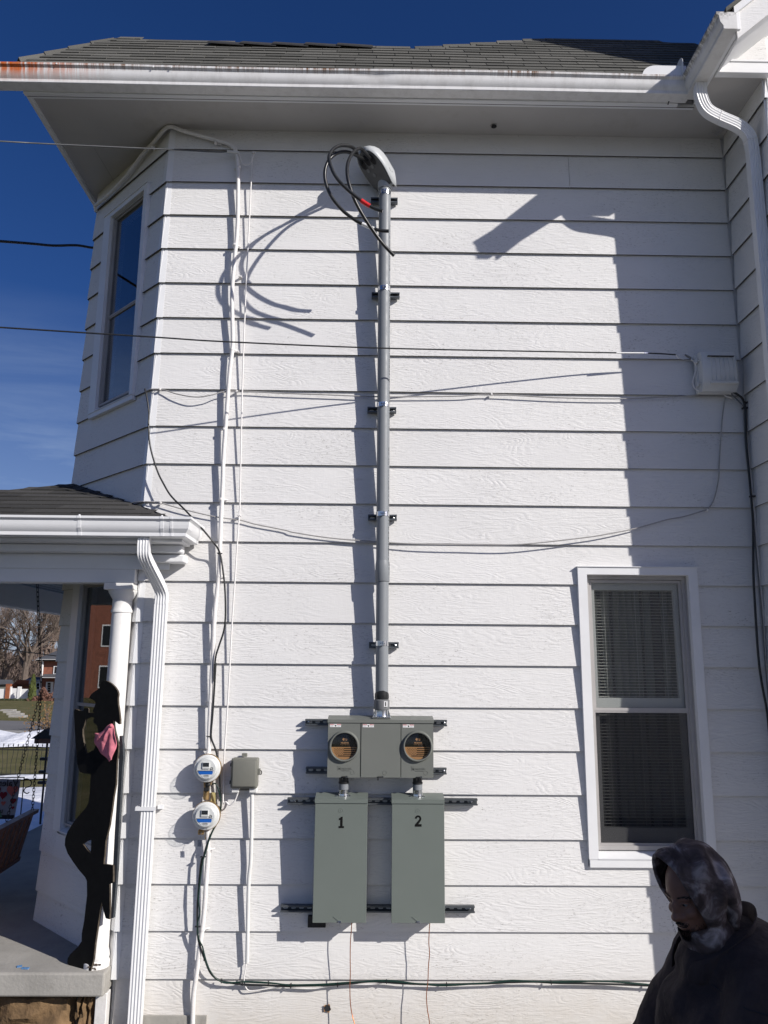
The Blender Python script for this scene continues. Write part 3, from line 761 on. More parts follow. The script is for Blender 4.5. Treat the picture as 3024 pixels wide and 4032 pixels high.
# column
cx, cy = -1.728, .008
prof = [(.083, PZ), (.083, PZ+.03), (.074, PZ+.045), (.079, PZ+.06), (.074, PZ+.085), (.068, PZ+.10), (.0675, PZ+.8), (.065, 2.62), (.0645, 2.66), (.071, 2.665), (.071, 2.68), (.066, 2.69), (.066, 2.75), (.074, 2.765), (.095, 2.80), (.098, 2.815)]
s = MB().lathe(prof, Matrix.Translation((cx, cy, 0)), 32); s.box(cx-.105, cx+.092, cy-.095, cy+.10, 2.8155, 2.86, .004)
colm = s.build('porch_column', M['column'], P, True, 30)
s = MB(); rr = random.Random(5)
for i in range(9):
    a_ = rr.uniform(-1.75, -1.0); q = Vector((cx+.078*math.cos(a_), cy+.078*math.sin(a_), PZ+rr.uniform(.004, .04))); e = rr.uniform(.006, .014)
    s.hexa([q+Vector((dx*e, dy*e-.004, dz*e*.5)) for dx, dy, dz in ((-1, -.3, -.6), (1, -.3, -.5), (.8, -.5, .7), (-.9, -.4, .5), (-1, .3, -.6), (1, .3, -.5), (.8, .3, .7), (-.9, .3, .5))])
s.build('rotten_wood', M['bark'], colm)
# beams, ceiling
s = MB(); s.box(-3.78, -1.635, -.06, .06, 2.862, 3.115, .004); s.box(-3.78, -1.40, -.068, -.0605, 2.955, 3.06, .003); s.build('porch_beam', M['trim'], P)
s = MB(); s.box(-3.78, -3.66, .062, 6.4, 2.862, 3.115, .004); s.build('porch_beam', M['trim'], P)
s = MB(); s.prism([(-3.78, .0, 3.10), (-1.70, .0, 3.10), (-1.66, .09, 3.10), (-2.49, .90, 3.10), (-2.49, 6.4, 3.10), (-3.78, 6.4, 3.10)], (0, 0, .02)); ceil = s.build('porch_ceiling', M['ceiling'], P)
for i in range(18):
    x = -3.7+i*.11; s = MB(); s.box(x, x+.006, .07, 1.2 if x > -2.5 else 6.3, 3.0975, 3.0995)
    if x < -2.52: s.build('ceiling_groove', M['interior'], ceil)
    else: s.bm.free()
# porch eave mouldings, gutter and roof
s = MB(); s.box(-4.0, -1.27, -.285, -.0605, 3.116, 3.135, .002); s.build('porch_soffit', M['trim'], P)
s = MB(); s.box(-4.0, -1.30, -.16, -.07, 3.06, 3.115, .012, 2); s.box(-1.60, -1.29, -.12, -.004, 3.0, 3.055, .01, 2); s.build('porch_crown_moulding', M['trim'], P)
PSL = .42
pr_eZ = 3.255
PG = gutter((-4.0, -.287, 0), (-1.315, -.287, 0), (0, -1, 0), 3.135, M['cap'], P, seg=10, cap0=True, cap1=False)
PG['label'] = 'white gutter with strap hangers on the porch eave'
PG2 = gutter((-1.315, -.287, 0), (-1.315, -.012, 0), (1, 0, 0), 3.135, M['cap'], P, cap0=False)
s = MB()                                        # mitre corner block
pf = gutter_profile()[:12]
ring1 = [Vector((-1.315+o_, -.287-o_, 3.135+h)) for o_, h in pf]
ra = [Vector((-1.315, -.287-o_, 3.135+h)) for o_, h in pf]; rb = [Vector((-1.315+o_, -.287, 3.135+h)) for o_, h in pf]
for i in range(len(pf)-1):
    s.face([ra[i], ra[i+1], ring1[i+1], ring1[i]]); s.face([ring1[i], ring1[i+1], rb[i+1], rb[i]])
s.build('gutter_corner', M['cap'], PG)
for px in (568, 1170, 1240):
    q = atp(px/1.8433, 1800+460/1.8433, (0, 1, 0), -.418); x = q.x
    s = MB()
    wd = .011 if px != 1240 else .008
    out = [(o_+.0022, h) for o_, h in gutter_profile()[2:12]]
    for i in range(len(out)-1):
        (o1, h1), (o2, h2) = out[i], out[i+1]
        s.hexa([(x-wd, -.287-o1, 3.135+h1), (x+wd, -.287-o1, 3.135+h1), (x+wd, -.287-o2, 3.135+h2), (x-wd, -.287-o2, 3.135+h2),
                (x-wd, -.287-o1+.003, 3.135+h1), (x+wd, -.287-o1+.003, 3.135+h1), (x+wd, -.287-o2+.003, 3.135+h2), (x-wd, -.287-o2+.003, 3.135+h2)])
    if px != 1240: s.lathe([(.007, 0), (.007, .008), (0, .012)], Matrix.Translation((x, -.405, 3.262)), 8)
    s.build('gutter_strap', M['cap'], PG)
# porch roof
e0 = Vector((-4.05, -.36, pr_eZ)); e1 = Vector((-1.335, -.36, pr_eZ))
tp = Vector((-2.47, .85, pr_eZ+PSL*1.21)); tc_ = Vector((-1.64, 0.0, pr_eZ+PSL*.36+.0))
hipL = Vector((-4.05+.0, -.36, pr_eZ))
poly = [e0, e1, tc_, tp]
s = MB(); s.prism(poly, (0, 0, -.03))
s.prism([e1, Vector((-1.235, -.02, pr_eZ-.01)), tc_], (0, 0, -.03))
s.face([e0, tp, Vector((-2.49, 6.4, pr_eZ+.5)), Vector((-4.05, 6.4, pr_eZ))])
PR = s.build('porch_roof', M['shingle_dark'], P)
s = MB(); s.box(-4.03, -1.34, -.375, -.362, pr_eZ-.030, pr_eZ+.006, .002); s.build('drip_edge', M['ridge'], PR)
pv = Vector((0, 1, PSL)).normalized(); pn = Vector((0, -PSL, 1)).normalized()
uv = [((p-e0).x, (p-e0).dot(pv)) for p in poly]
shingle_row(PR, e0, Vector((1, 0, 0)), pv, pn, uv, .138, .31, M['shingle_dark'], 1.5, 0, 2.8, 300)
for j, t in enumerate((.15, .45, .75)):         # tabs on the small right-hand hip
    a_ = e1.lerp(tc_, t); b_ = Vector((-1.235, -.02, pr_eZ-.01)).lerp(tc_, t); a2 = e1.lerp(tc_, min(1, t+.3)); b2 = Vector((-1.235, -.02, pr_eZ-.01)).lerp(tc_, min(1, t+.3))
    s = MB(); up = Vector((0, 0, .01)); s.hexa([a_+up, b_+up, b2+up*.3, a2+up*.3, a_, b_, b2, a2]); s.build('shingle', M['shingle_dark'], PR)

# ---- downspouts: fluted rectangular tube along a path
def fluted(path, wd, dp, side, mat, name, parent, nfl=4, inplane=False):
    """path of points, side = direction across the fluted face"""
    pts = [Vector(p) for p in path]; side = Vector(side).normalized(); mb = MB(); rings = []
    prof = []
    # rounded rectangle with flutes on the two broad faces
    K = nfl*4
    for i in range(K+1):
        u = -wd/2+wd*(i/K); g = 0.0045*(0.5-0.5*math.cos(2*math.pi*i/4)) if 0 < i < K else .002
        prof.append((u*.97, -dp/2+g))
    for i in range(K+1):
        u = wd/2-wd*(i/K); g = 0.0045*(0.5-0.5*math.cos(2*math.pi*i/4)) if 0 < i < K else .002
        prof.append((u*.97, dp/2-g))
    N_ = len(pts)
    for i, p in enumerate(pts):
        t = (pts[min(i+1, N_-1)]-pts[max(i-1, 0)]).normalized()
        if inplane: s_ = t.cross(side).normalized(); n_ = side
        else: s_ = (side-t*side.dot(t)).normalized(); n_ = t.cross(s_).normalized()
        rings.append([mb.bm.verts.new(p+s_*a+n_*b) for a, b in prof])
    for i in range(N_-1):
        for k in range(len(prof)):
            mb.bm.faces.new((rings[i][k], rings[i][(k+1) % len(prof)], rings[i+1][(k+1) % len(prof)], rings[i+1][k]))
    mb.bm.faces.new(rings[0][::-1]); mb.bm.faces.new(rings[-1])
    return mb.build(name, mat, parent, True, 28)
# porch downspout: out of the gutter, back to the wall, down
xa = -1.505; xb = -1.442
path = crom([(xa, -.325, 3.14), (xa, -.325, 3.06), (xa+.008, -.30, 3.0), (xb-.01, -.12, 2.85), (xb, -.07, 2.79), (xb, -.062, 2.72)], 5)
elb = fluted(path, .076, .056, (1, 0, 0), M['cap'], 'downspout', P)
elb['label'] = 'white fluted downspout below the porch gutter'
pipe = fluted([(xb, -.060, 2.80), (xb, -.058, 1.4), (xb, -.058, -.05)], .082, .058, (1, 0, 0), M['cap'], 'downspout_pipe', elb)
for z in (1.405, ):
    s = MB(); s.box(xb-.075, xb+.055, -.0955, -.0925, z-.012, z+.012); s.box(xb-.075, xb-.052, -.0925, .0, z-.012, z+.012); s.box(xb+.051, xb+.085, -.03, -.0, z-.012, z+.012); s.build('strap', M['cap'], elb)
for z in (2.845, 2.91, 3.02):
    yy = -.12-(z-2.85)*1.1 if z < 2.95 else -.305
    s = MB(); s.box(xa-.047+(.06 if z < 2.9 else .02), xa+.047+(.06 if z < 2.9 else .02), yy-.05, yy-.04, z, z+.004); s.bm.free()
# wing downspout
p0 = Vector((2.283, -.60, 6.385))
pth = crom([p0, p0+Vector((0, .01, -.09)), p0+Vector((.045, .03, -.18)), p0+Vector((.14, .05, -.225)), p0+Vector((.28, .07, -.275)), p0+Vector((.352, .08, -.34)), p0+Vector((.372, .085, -.43)), p0+Vector((.374, .085, -.54))], 6)
wd_ = fluted(pth, .078, .058, (0, 1, 0), M['cap'], 'downspout', P, 4, True); wd_['label'] = 'white fluted downspout with two elbows beside the wing corner'
fluted([p0+Vector((.374, .085, -.52)), Vector((2.656, -.515, 3.0)), Vector((2.656, -.515, -.05))], .080, .060, (0, 1, 0), M['cap'], 'downspout_pipe', wd_, 4, True)
for f_ in (.42, .62, .78):
    i = int(f_*len(pth)); p = pth[i]; t = (pth[i+1]-pth[i-1]).normalized(); s_ = Vector((0, 1, 0)); n_ = t.cross(s_)
    s = MB(); q = [p+s_*a+n_*b for a, b in ((-.0305, -.0400), (.0305, -.0400), (.0305, .0400), (-.0305, .0400))]
    s.hexa([*[x_-t*.0012 for x_ in q], *[x_+t*.0012 for x_ in q]]); s.build('seam', M['old_paint'], wd_)
# grey nest of lint in the soffit corner
s = MB(); rr = random.Random(8); c = atz(2000+1335/1.62, 840/1.62, 6.38)
for i in range(60):
    d = Vector((rr.gauss(0, .02), rr.gauss(0, .012), rr.gauss(0, .012))); e = Vector((rr.gauss(0, .012), rr.gauss(0, .012), rr.gauss(0, .012)))
    s.tube([c+d, c+d+e], .0012, 3, False)
s.build('cobweb', M['greyink'], soff)
# ================================================================== ELECTRICAL GEAR ON THE WALL
q = lambda x0, y0, k: (lambda a, b, Y=0.0: at(x0+a/k, y0+b/k, Y))
# ---- strut channel: C section with lips to the front and slots
def strut(x0, x1, z, label, group=None, bolt=(), name='strut_channel'):
    t = thing(name, label, 'strut channel', (x0, 0, z), group)
    L = x1-x0; h = .041; d = .040
    mb = MB()
    mb.box(0, L, -.006, -.0035, -h/2, h/2)                                  # back web
    mb.box(0, L, -d, -.0062, h/2-.003, h/2, .0006); mb.box(0, L, -d, -.0062, -h/2, -h/2+.003, .0006)
    mb.box(0, L, -d-.0004, -d+.006, h/2-.0105, h/2-.0032); mb.box(0, L, -d-.0004, -d+.006, -h/2+.0032, -h/2+.0105)
    ch = mb.build('channel', M['strut'], t)
    sm = MB(); n = 10; r = .0075; Ls = .024
    pl = [Vector((Ls/2-r/2+r*math.cos(a), 0, r*math.sin(a))) for a in [(-math.pi/2+math.pi*i/6) for i in range(7)]]+[Vector((-Ls/2+r/2+r*math.cos(a), 0, r*math.sin(a))) for a in [(math.pi/2+math.pi*i/6) for i in range(7)]]
    sm.face(pl); sme = sm.mesh('slot', M['label'])
    x = .03
    while x < L-.02:
        o = put(bpy.data.objects.new('slot', sme), t); o.location = (x, -.0075, 0); x += .0508
    for bx in bolt:
        bx -= x0
        s = MB().lathe([(.009, 0), (.009, .007), (.005, .009), (0, .0095)], Matrix.Translation((bx, -.008, 0)) @ Matrix.Rotation(R(90), 4, 'X'), 6); s.build('bolt', M['zinc'], t)
    return t
G1 = 'galvanised strut channels screwed to the siding'
strut(-.444, .503, 1.947, 'upper grey strut channel behind the meter cabinet', G1, (-.42, .485))
strut(-.431, .498, 1.640, 'lower grey strut channel behind the meter cabinet', G1, (.48,))
strut(-.547, .700, 1.447, 'long strut channel behind the tops of the two numbered panels', G1, (-.50, .66))
strut(-.570, .672, .795, 'long strut channel behind the bottoms of the two numbered panels', G1, (.64,))
for (x0, x1, z, wds) in ((-.049, .156, 5.805, 'topmost short strut on the conduit, just below the weatherhead'), (-.034, .174, 5.025, 'second short strut from the top of the conduit'),
                    (-.055, .153, 4.132, 'middle short strut on the conduit, under the black wire'), (-.041, .161, 3.342, 'short strut on the conduit level with the porch roof'), (-.024, .178, 2.458, 'lowest short strut on the conduit, above the meter cabinet')):
    strut(x0, x1, z, wds, 'short strut pieces holding the grey conduit', (x1-.025,))
# offcut of strut poking out under panel 1
o = thing('strut_offcut', 'short dark offcut below the lower left corner of panel 1', 'strut offcut', (0, 0, 0))
a = q(1050, 2650, 1.8433)(300, 1760, -.02); b = q(1050, 2650, 1.8433)(428, 1845, -.02)
s = MB(); s.box(a.x, b.x, -.03, -.004, b.z, a.z, .002); s.build('channel', M['black_steel'], o)
for i in range(5):
    s = MB(); x = a.x+.008+i*(b.x-a.x-.016)/4; s.box(x-.002, x+.002, -.034, -.0305, b.z+.002, a.z-.002); s.build('rib', M['strut_dark'], o)

# ---- grey riser conduit with weatherhead
T = thing('service_mast', 'tall grey PVC conduit rising up the wall to a weatherhead', 'conduit', (0, 0, 0))
CX, CYY = .0605, -.088
def cx_at(z): return .0565 if z > 5.5 else .0565+.0085*(5.5-z)/3.4
pts = [(cx_at(z), CYY, z) for z in (5.95, 5.5, 5.0, 4.5, 4.0, 3.5, 3.0)]
MB().tube(pts, .0445, 32).build('conduit', M['pvc'], T, True)
pts = [(cx_at(z), CYY, z) for z in (3.04, 2.7, 2.4, 2.1)]
MB().tube(pts, .0425, 32).build('conduit', M['pvc'], T, True)
MB().lathe([(.0445, 3.03), (.0485, 3.005), (.0490, 2.99), (.0490, 2.888), (.0475, 2.885), (.0435, 2.885)], Matrix.Translation((cx_at(2.95), CYY, 0)), 32).build('bell_socket', M['pvc'], T, True)
# printed line running up the pipe
rr = random.Random(4); s = MB()
an = R(-24)
z = 5.55
while z > 2.93:
    if not (5.1 < z < 5.2 or 4.3 < z < 4.02 or 3.85 < z < 3.98):
        hgt = rr.uniform(.004, .03); r_ = .0449 if z > 3.04 else .0494; rw = rr.choice((.12, .12, .16, .06))
        cxx = cx_at(z)
        P4 = [Vector((cxx+r_*math.cos(a_), CYY+r_*math.sin(a_), zz)) for a_, zz in ((an-rw/2, z), (an+rw/2, z), (an+rw/2, z-hgt), (an-rw/2, z-hgt))]
        s.face(P4); z -= hgt+rr.uniform(.002, .012)
        if rr.random() < .04: z -= .14
    else: z -= .02
s.build('print_line', M['ink'], T)['kind'] = 'stuff'
# terminal adapter + hub
xb_ = cx_at(2.05)
s = MB().lathe([(.0475, 2.135), (.0475, 2.110), (.0435, 2.100), (.0435, 2.085)], Matrix.Translation((xb_, CYY, 0)), 28); s.build('tar_band', M['rubber'], T, True)
rr = random.Random(2); s = MB(); tops = [2.137+.022*math.exp(-((i-21)/4.5)**2)+.004*rr.random() for i in range(28)]
for i in range(28):
    a0, a1 = 2*math.pi*i/28, 2*math.pi*(i+1)/28; r_ = .0455
    s.face([(xb_+r_*math.cos(a0), CYY+r_*math.sin(a0), 2.12), (xb_+r_*math.cos(a1), CYY+r_*math.sin(a1), 2.12), (xb_+r_*math.cos(a1), CYY+r_*math.sin(a1), tops[(i+1) % 28]), (xb_+r_*math.cos(a0), CYY+r_*math.sin(a0), tops[i])])
s.build('pipe_cement', M['rubber'], T, True)
s = MB().lathe([(.046, 2.102), (.0515, 2.098), (.0515, 2.042), (.049, 2.036), (.040, 2.036), (.040, 1.995)], Matrix.Translation((xb_, CYY, 0)), 28); s.build('terminal_adapter', M['pvc_coup'], T, True)
s = MB(); s.box(xb_-.018+.032, xb_+.038, CYY-.0505, CYY-.0465, 2.056, 2.092); s.build('sticker', M['label'], T)
s = MB(); s.box(xb_+.022, xb_+.028, CYY-.0512, CYY-.0504, 2.061, 2.087); s.build('sticker_print', M['ink'], T)
s = MB(); s.box(xb_-.060, xb_+.060, -.155, -.03, 1.982, 1.9945, .003)
for sx_ in (-1, 1):
    for k in (-1, 1): s.prism([(xb_+sx_*.058, CYY+k*.03, 1.9945), (xb_+sx_*.040, CYY+k*.03, 1.9945), (xb_+sx_*.040, CYY+k*.03, 2.034), (xb_+sx_*.045, CYY+k*.03, 2.034)], (0, .006, 0))
s.lathe([(.046, 1.9945), (.043, 2.01), (.043, 2.034)], Matrix.Translation((xb_, CYY, 0)), 28)
s.build('hub', M['zinc'], T, True)
for sx_ in (-.05, .05):
    s = MB().lathe([(.007, 0), (.007, .007), (0, .008)], Matrix.Translation((xb_+sx_, -.135, 1.995)), 6); s.build('bolt', M['zinc'], T)
# clamps on the struts
def clamp(z, r_=.0445):
    x = cx_at(z); 
    s = MB().lathe([(r_+.0008, z-.016), (r_+.0028, z-.016), (r_+.0028, z+.016), (r_+.0008, z+.016)], Matrix.Translation((x, CYY, 0)), 28)
    c = s.build('pipe_clamp', M['zinc'], T, True)
    s = MB(); yy = CYY-r_; s.box(x-.008, x-.0035, yy-.018, yy+.004, z-.015, z+.017, .001); s.box(x+.004, x+.0085, yy-.018, yy+.004, z-.015, z+.015, .001); s.build('clamp_ear', M['zinc'], c)
    s = MB(); s.tube([(x-.017, yy-.009, z), (x+.019, yy-.009, z)], .0032, 8); s.lathe([(.007, 0), (.007, .005)], Matrix.Translation((x+.0085, yy-.009, z)) @ Matrix.Rotation(R(90), 4, 'Y'), 6); s.build('clamp_bolt', M['zinc'], c)
wh = q(1150, 500, 3.0164); g1 = q(1350, 1000, 2.2125); g2 = q(1350, 1950, 2.2125)
for z in (wh(1110, 762, -.13).z, g1(365, 290, -.13).z, g1(360, 1305, -.13).z, g2(360, 158, -.13).z): clamp(z)
clamp(g2(360, 1290, -.13).z, .0425)
# weatherhead: dome + dark insulator plate, leaning to front left
WHo = Vector((.0565, -.088, 5.925)); wu = Vector((-.76, -.65, 0)).normalized(); wv = Vector((-wu.y, wu.x, 0))   # forward / sideways
secs = [(-.075, .012, .012, .030), (-.068, .046, -.045, .095), (-.045, .062, -.055, .160), (0.0, .072, -.052, .200), (.04, .081, -.022, .226), (.08, .087, .016, .240), (.12, .088, .054, .243), (.16, .084, .088, .234), (.195, .073, .118, .218), (.222, .052, .140, .200), (.234, .012, .150, .182)]
def whp(u, v, z): return WHo+wu*u+wv*v*1.14+Vector((0, 0, z*.90))
s = MB(); rows = []
for (u, hw, zb, zt) in secs:
    row = []
    for i in range(15):
        a_ = math.pi*i/14; row.append(whp(u, hw*math.cos(a_), zb+(zt-zb)*math.sin(a_)**.75))
    rows.append(row)
s.grid(rows)
dome = s.build('weatherhead', M['pvc_dark'], T, True, 60)
sol = dome.modifiers.new('t', 'SOLIDIFY'); sol.thickness = .004; sol.offset = 0
s = MB(); rows = []
for (u, hw, zb, zt) in secs[3:]:
    rows.append([whp(u, (hw-.004)*c_, zb+.004) for c_ in (-1, -.5, 0, .5, 1)])
s.grid(rows); pl = s.build('insulator_plate', M['pvc_insert'], T)
sol = pl.modifiers.new('t', 'SOLIDIFY'); sol.thickness = .006
s = MB()
for sg in (-1, 1):
    s.tube(crom([whp(u, sg*(hw+.001), zb+.002) for (u, hw, zb, zt) in secs[2:]], 3), .0035, 6)
s.build('rim', M['pvc_dark'], T, True)
s = MB().lathe([(.052, 5.86), (.054, 5.875), (.054, 5.925), (.060, 5.95)], Matrix.Translation((WHo.x, WHo.y, 0)), 28); s.build('collar', M['pvc_dark'], T, True)
slope_n = (whp(.18, 0, .106)-whp(.04, 0, -.022)).normalized(); pn_ = wv.cross(slope_n).normalized()
if pn_.z > 0: pn_ = -pn_
def pface(u, v, lift=0.0):
    i = next(i for i in range(len(secs)-1) if secs[i][0] <= u <= secs[i+1][0]); a_, b_ = secs[i], secs[i+1]; t = (u-a_[0])/(b_[0]-a_[0])
    return whp(u, v, a_[2]+(b_[2]-a_[2])*t)+pn_*(.004+lift)
def oval(mb, c, ru, rv, n_=pn_, th=.002):
    ring = [c+slope_n*ru*math.cos(2*math.pi*i/16)+wv*rv*math.sin(2*math.pi*i/16) for i in range(16)]; mb.prism(ring, n_*th)
holes = [(.185, -.040), (.190, .002), (.178, .043)]
for u, v in holes:
    s = MB(); oval(s, pface(u-.010, v*1.05), .042, .022); s.build('cable_hole', M['interior'], T)
    s = MB(); ring = [pface(u-.010, v*1.05)+slope_n*.045*math.cos(2*math.pi*i/16)+wv*.0245*math.sin(2*math.pi*i/16) for i in range(16)]; s.tube(ring, .0028, 6, False, closed=True); s.build('hole_rim', M['pvc_insert'], T, True)
for u, v in ((.128, -.035), (.135, .012), (.09, -.012)):
    s = MB(); oval(s, pface(u, v), .0165, .0135, th=.003); s.build('knockout', M['pvc_coup'], T)
s = MB(); s.tube([whp(-.01, .062, .055), whp(.002, .068, .05)], .006, 8); s.tube([whp(-.045, .050, .02), whp(-.045, .056, .018)], .006, 8); s.build('screw', M['zinc'], T)
s = MB(); s.tube([whp(-.055, .05, .004), whp(0, .068, .032), whp(.04, .078, .06)], .0042, 6); s.build('seam', M['pvc_insert'], T)
# ---- three service cables looping out of the weatherhead
def cable(name, pts, r_, mat, label, cat='cable', group=None, parent=None, n=10):
    o = MB().tube(crom(pts, 8), r_, n).build(name, mat, parent, True)
    return tag(o, label, cat, group)
GC = 'heavy black cables looping from the weatherhead'
c1 = [pface(.18, -.04, -.03), pface(.192, -.04, .012), wh(735, 255, -.38), wh(600, 218, -.48), wh(500, 255, -.55), wh(440, 350, -.61), wh(465, 480, -.64), wh(540, 620, -.645), wh(690, 770, -.635), wh(860, 900, -.62), wh(980, 968, -.612), wh(1075, 1000, -.61)]
c2 = [pface(.178, .002, -.03), pface(.19, .0, .012), wh(690, 305, -.36), wh(570, 300, -.42), wh(460, 365, -.46), wh(395, 500, -.478), wh(400, 660, -.478), wh(470, 830, -.47), wh(600, 990, -.458), wh(740, 1100, -.448), wh(830, 1150, -.44), wh(960, 1205, -.435), wh(1060, 1232, -.43), wh(1150, 1237, -.43)]
c3 = [pface(.168, .043, -.03), pface(.18, .043, .012), wh(820, 258, -.38), wh(730, 300, -.46), wh(665, 420, -.54), wh(655, 560, -.585), wh(690, 720, -.59), wh(760, 900, -.57), wh(860, 1080, -.53), wh(960, 1230, -.49), wh(1080, 1390, -.455), wh(1213, 1530, -.43)]
k1 = cable('service_cable', c1, .0122, M['rubber'], 'thick black cable from the weatherhead wrapped with red tape', group=GC)
k2 = cable('service_cable', c2, .0122, M['rubber'], 'thick black cable from the weatherhead marked with a white band', group=GC)
k3 = cable('service_cable', c3, .0122, M['rubber'], 'thick plain black cable crossing in front of the conduit with its cut end lowest', group=GC)
MB().tube(crom(c1, 8)[70:77], .0152, 12).build('tape_band', M['red'], k1, True)
MB().tube(crom(c2, 8)[80:90], .0134, 12).build('tape_band', M['white_tape'], k2, True)
for kk, pts in ((k1, c1), (k2, c2), (k3, c3)):
    d = (Vector(pts[-1])-Vector(pts[-2])).normalized(); e_ = Vector(pts[-1])
    MB().tube([e_-d*.001, e_+d*.0008], .0075, 10).build('bare_end', M['greyink'], kk)

# ---- meter cabinet
d = q(1050, 2650, 1.8433)
YF = -.165
X0, X1, Z0, Z1 = -.283, .401, 1.615, 1.978
C = thing('meter_cabinet', 'grey double meter cabinet with two round sockets and a blank middle door', 'meter cabinet', (0, 0, 0))
s = MB(); s.box(X0+.001, X1-.001, YF+.0125, -.042, Z0+.002, Z1-.004, .003); s.build('body', M['meter_grey'], C)
s = MB(); s.hexa([(X0-.004, YF-.006, Z1-.022), (X1+.004, YF-.006, Z1-.022), (X1+.004, YF-.006, Z1-.002), (X0-.004, YF-.006, Z1-.002),
                  (X0-.004, -.042, Z1-.022), (X1+.004, -.042, Z1-.022), (X1+.004, -.042, Z1+.016), (X0-.004, -.042, Z1+.016)]); s.build('rain_hood', M['meter_grey'], C)
def disc_face(mb, cx, cz, y, rin, x0, x1, z0, z1):      # rectangular door sheet with a round opening
    n = 48; bo, bi = [], []
    for i in range(n):
        a_ = 2*math.pi*i/n; c_, s_ = math.cos(a_), math.sin(a_)
        bi.append(Vector((cx+rin*c_, y, cz+rin*s_)))
        k = min(((x1-cx)/c_ if c_ > 1e-6 else (x0-cx)/c_ if c_ < -1e-6 else 9), ((z1-cz)/s_ if s_ > 1e-6 else (z0-cz)/s_ if s_ < -1e-6 else 9))
        bo.append(Vector((cx+k*c_, y, cz+k*s_)))
    cor = [Vector((x1, y, z1)), Vector((x0, y, z1)), Vector((x0, y, z0)), Vector((x1, y, z0))]
    for i in range(n):
        j = (i+1) % n; mb.face([bi[i], bo[i], bo[j], bi[j]])
        for c_ in cor:
            v1, v2 = bo[i]-c_, bo[j]-c_
            if abs(v1.x) > 1e-5 and abs(v2.x) > 1e-5 or (abs(v1.x) > 1e-5 and abs(v1.z) > 1e-5): continue
            if (abs(v1.x) < 1e-5 and abs(v2.z) < 1e-5 or abs(v1.z) < 1e-5 and abs(v2.x) < 1e-5) and v1.length < .06 and v2.length < .06 and v1.length > 1e-6 and v2.length > 1e-6: mb.face([bo[i], c_, bo[j]])
XD = (-.0705, .1905)
zt, zb2 = Z1-.025, Z0
RC = ((-.1765, 1.8085), (.2985, 1.8115))
def warn_label(parent, x, z, w_=.072, h_=.019, y=YF-.0008):
    s = MB(); s.box(x, x+w_, y-.0006, y, z-h_, z); L_ = s.build('warning_label', M['label'], parent)
    s = MB(); s.box(x+.001, x+w_*.37, y-.0010, y-.0006, z-.0055, z-.0008); s.box(x+w_*.63, x+w_-.001, y-.0010, y-.0006, z-.0055, z-.0008); s.build('red_bar', M['red_ink'], L_)
    try:
        text_mesh('DANGER', .0052, .0001, on_wall(x+w_*.20, y-.0012, z-.0033), 'print', M['label'], L_); text_mesh('PELIGRO', .0052, .0001, on_wall(x+w_*.83, y-.0012, z-.0033), 'print', M['label'], L_)
    except Exception: pass
    s = MB()
    for k in range(4):
        for xx in (x+.003, x+w_*.66): s.box(xx, xx+w_*(.30 if k < 3 else .24), y-.0010, y-.0006, z-.0082-k*.0026, z-.0072-k*.0026)
    s.build('small_print', M['greyink'], L_)
    s = MB(); cx_, cz_ = x+w_*.52, z-.0115                 # hand in a lightning loop
    s.prism([(cx_-.0035, y-.0006, cz_-.004), (cx_+.0035, y-.0006, cz_-.004), (cx_+.0045, y-.0006, cz_+.002), (cx_+.003, y-.0006, cz_+.0055), (cx_-.001, y-.0006, cz_+.0065), (cx_-.0042, y-.0006, cz_+.003)], (0, -.0004, 0))
    s.tube([(cx_-.004, y-.0008, cz_+.003), (cx_-.007, y-.0008, cz_+.002), (cx_-.006, y-.0008, cz_+.006), (cx_-.0095, y-.0008, cz_+.007)], .0006, 4); s.build('hand_symbol', M['ink'], L_)
def hasp(parent, x, z, y=YF):
    s = MB(); s.box(x-.010, x+.026, y-.012, y+.008, z-.001, z+.004, .001); s.box(x-.012, x-.004, y-.006, y+.002, z-.020, z+.003, .001); s.build('hasp', M['black_steel'], parent)
    s = MB(); ring = [Vector((x+.021+.005*math.cos(a_), y-.013, z+.003+.005*math.sin(a_))) for a_ in [2*math.pi*i/12 for i in range(12)]]; s.tube(ring, .0018, 6, False, closed=True); s.build('seal_ring', M['strut'], parent)
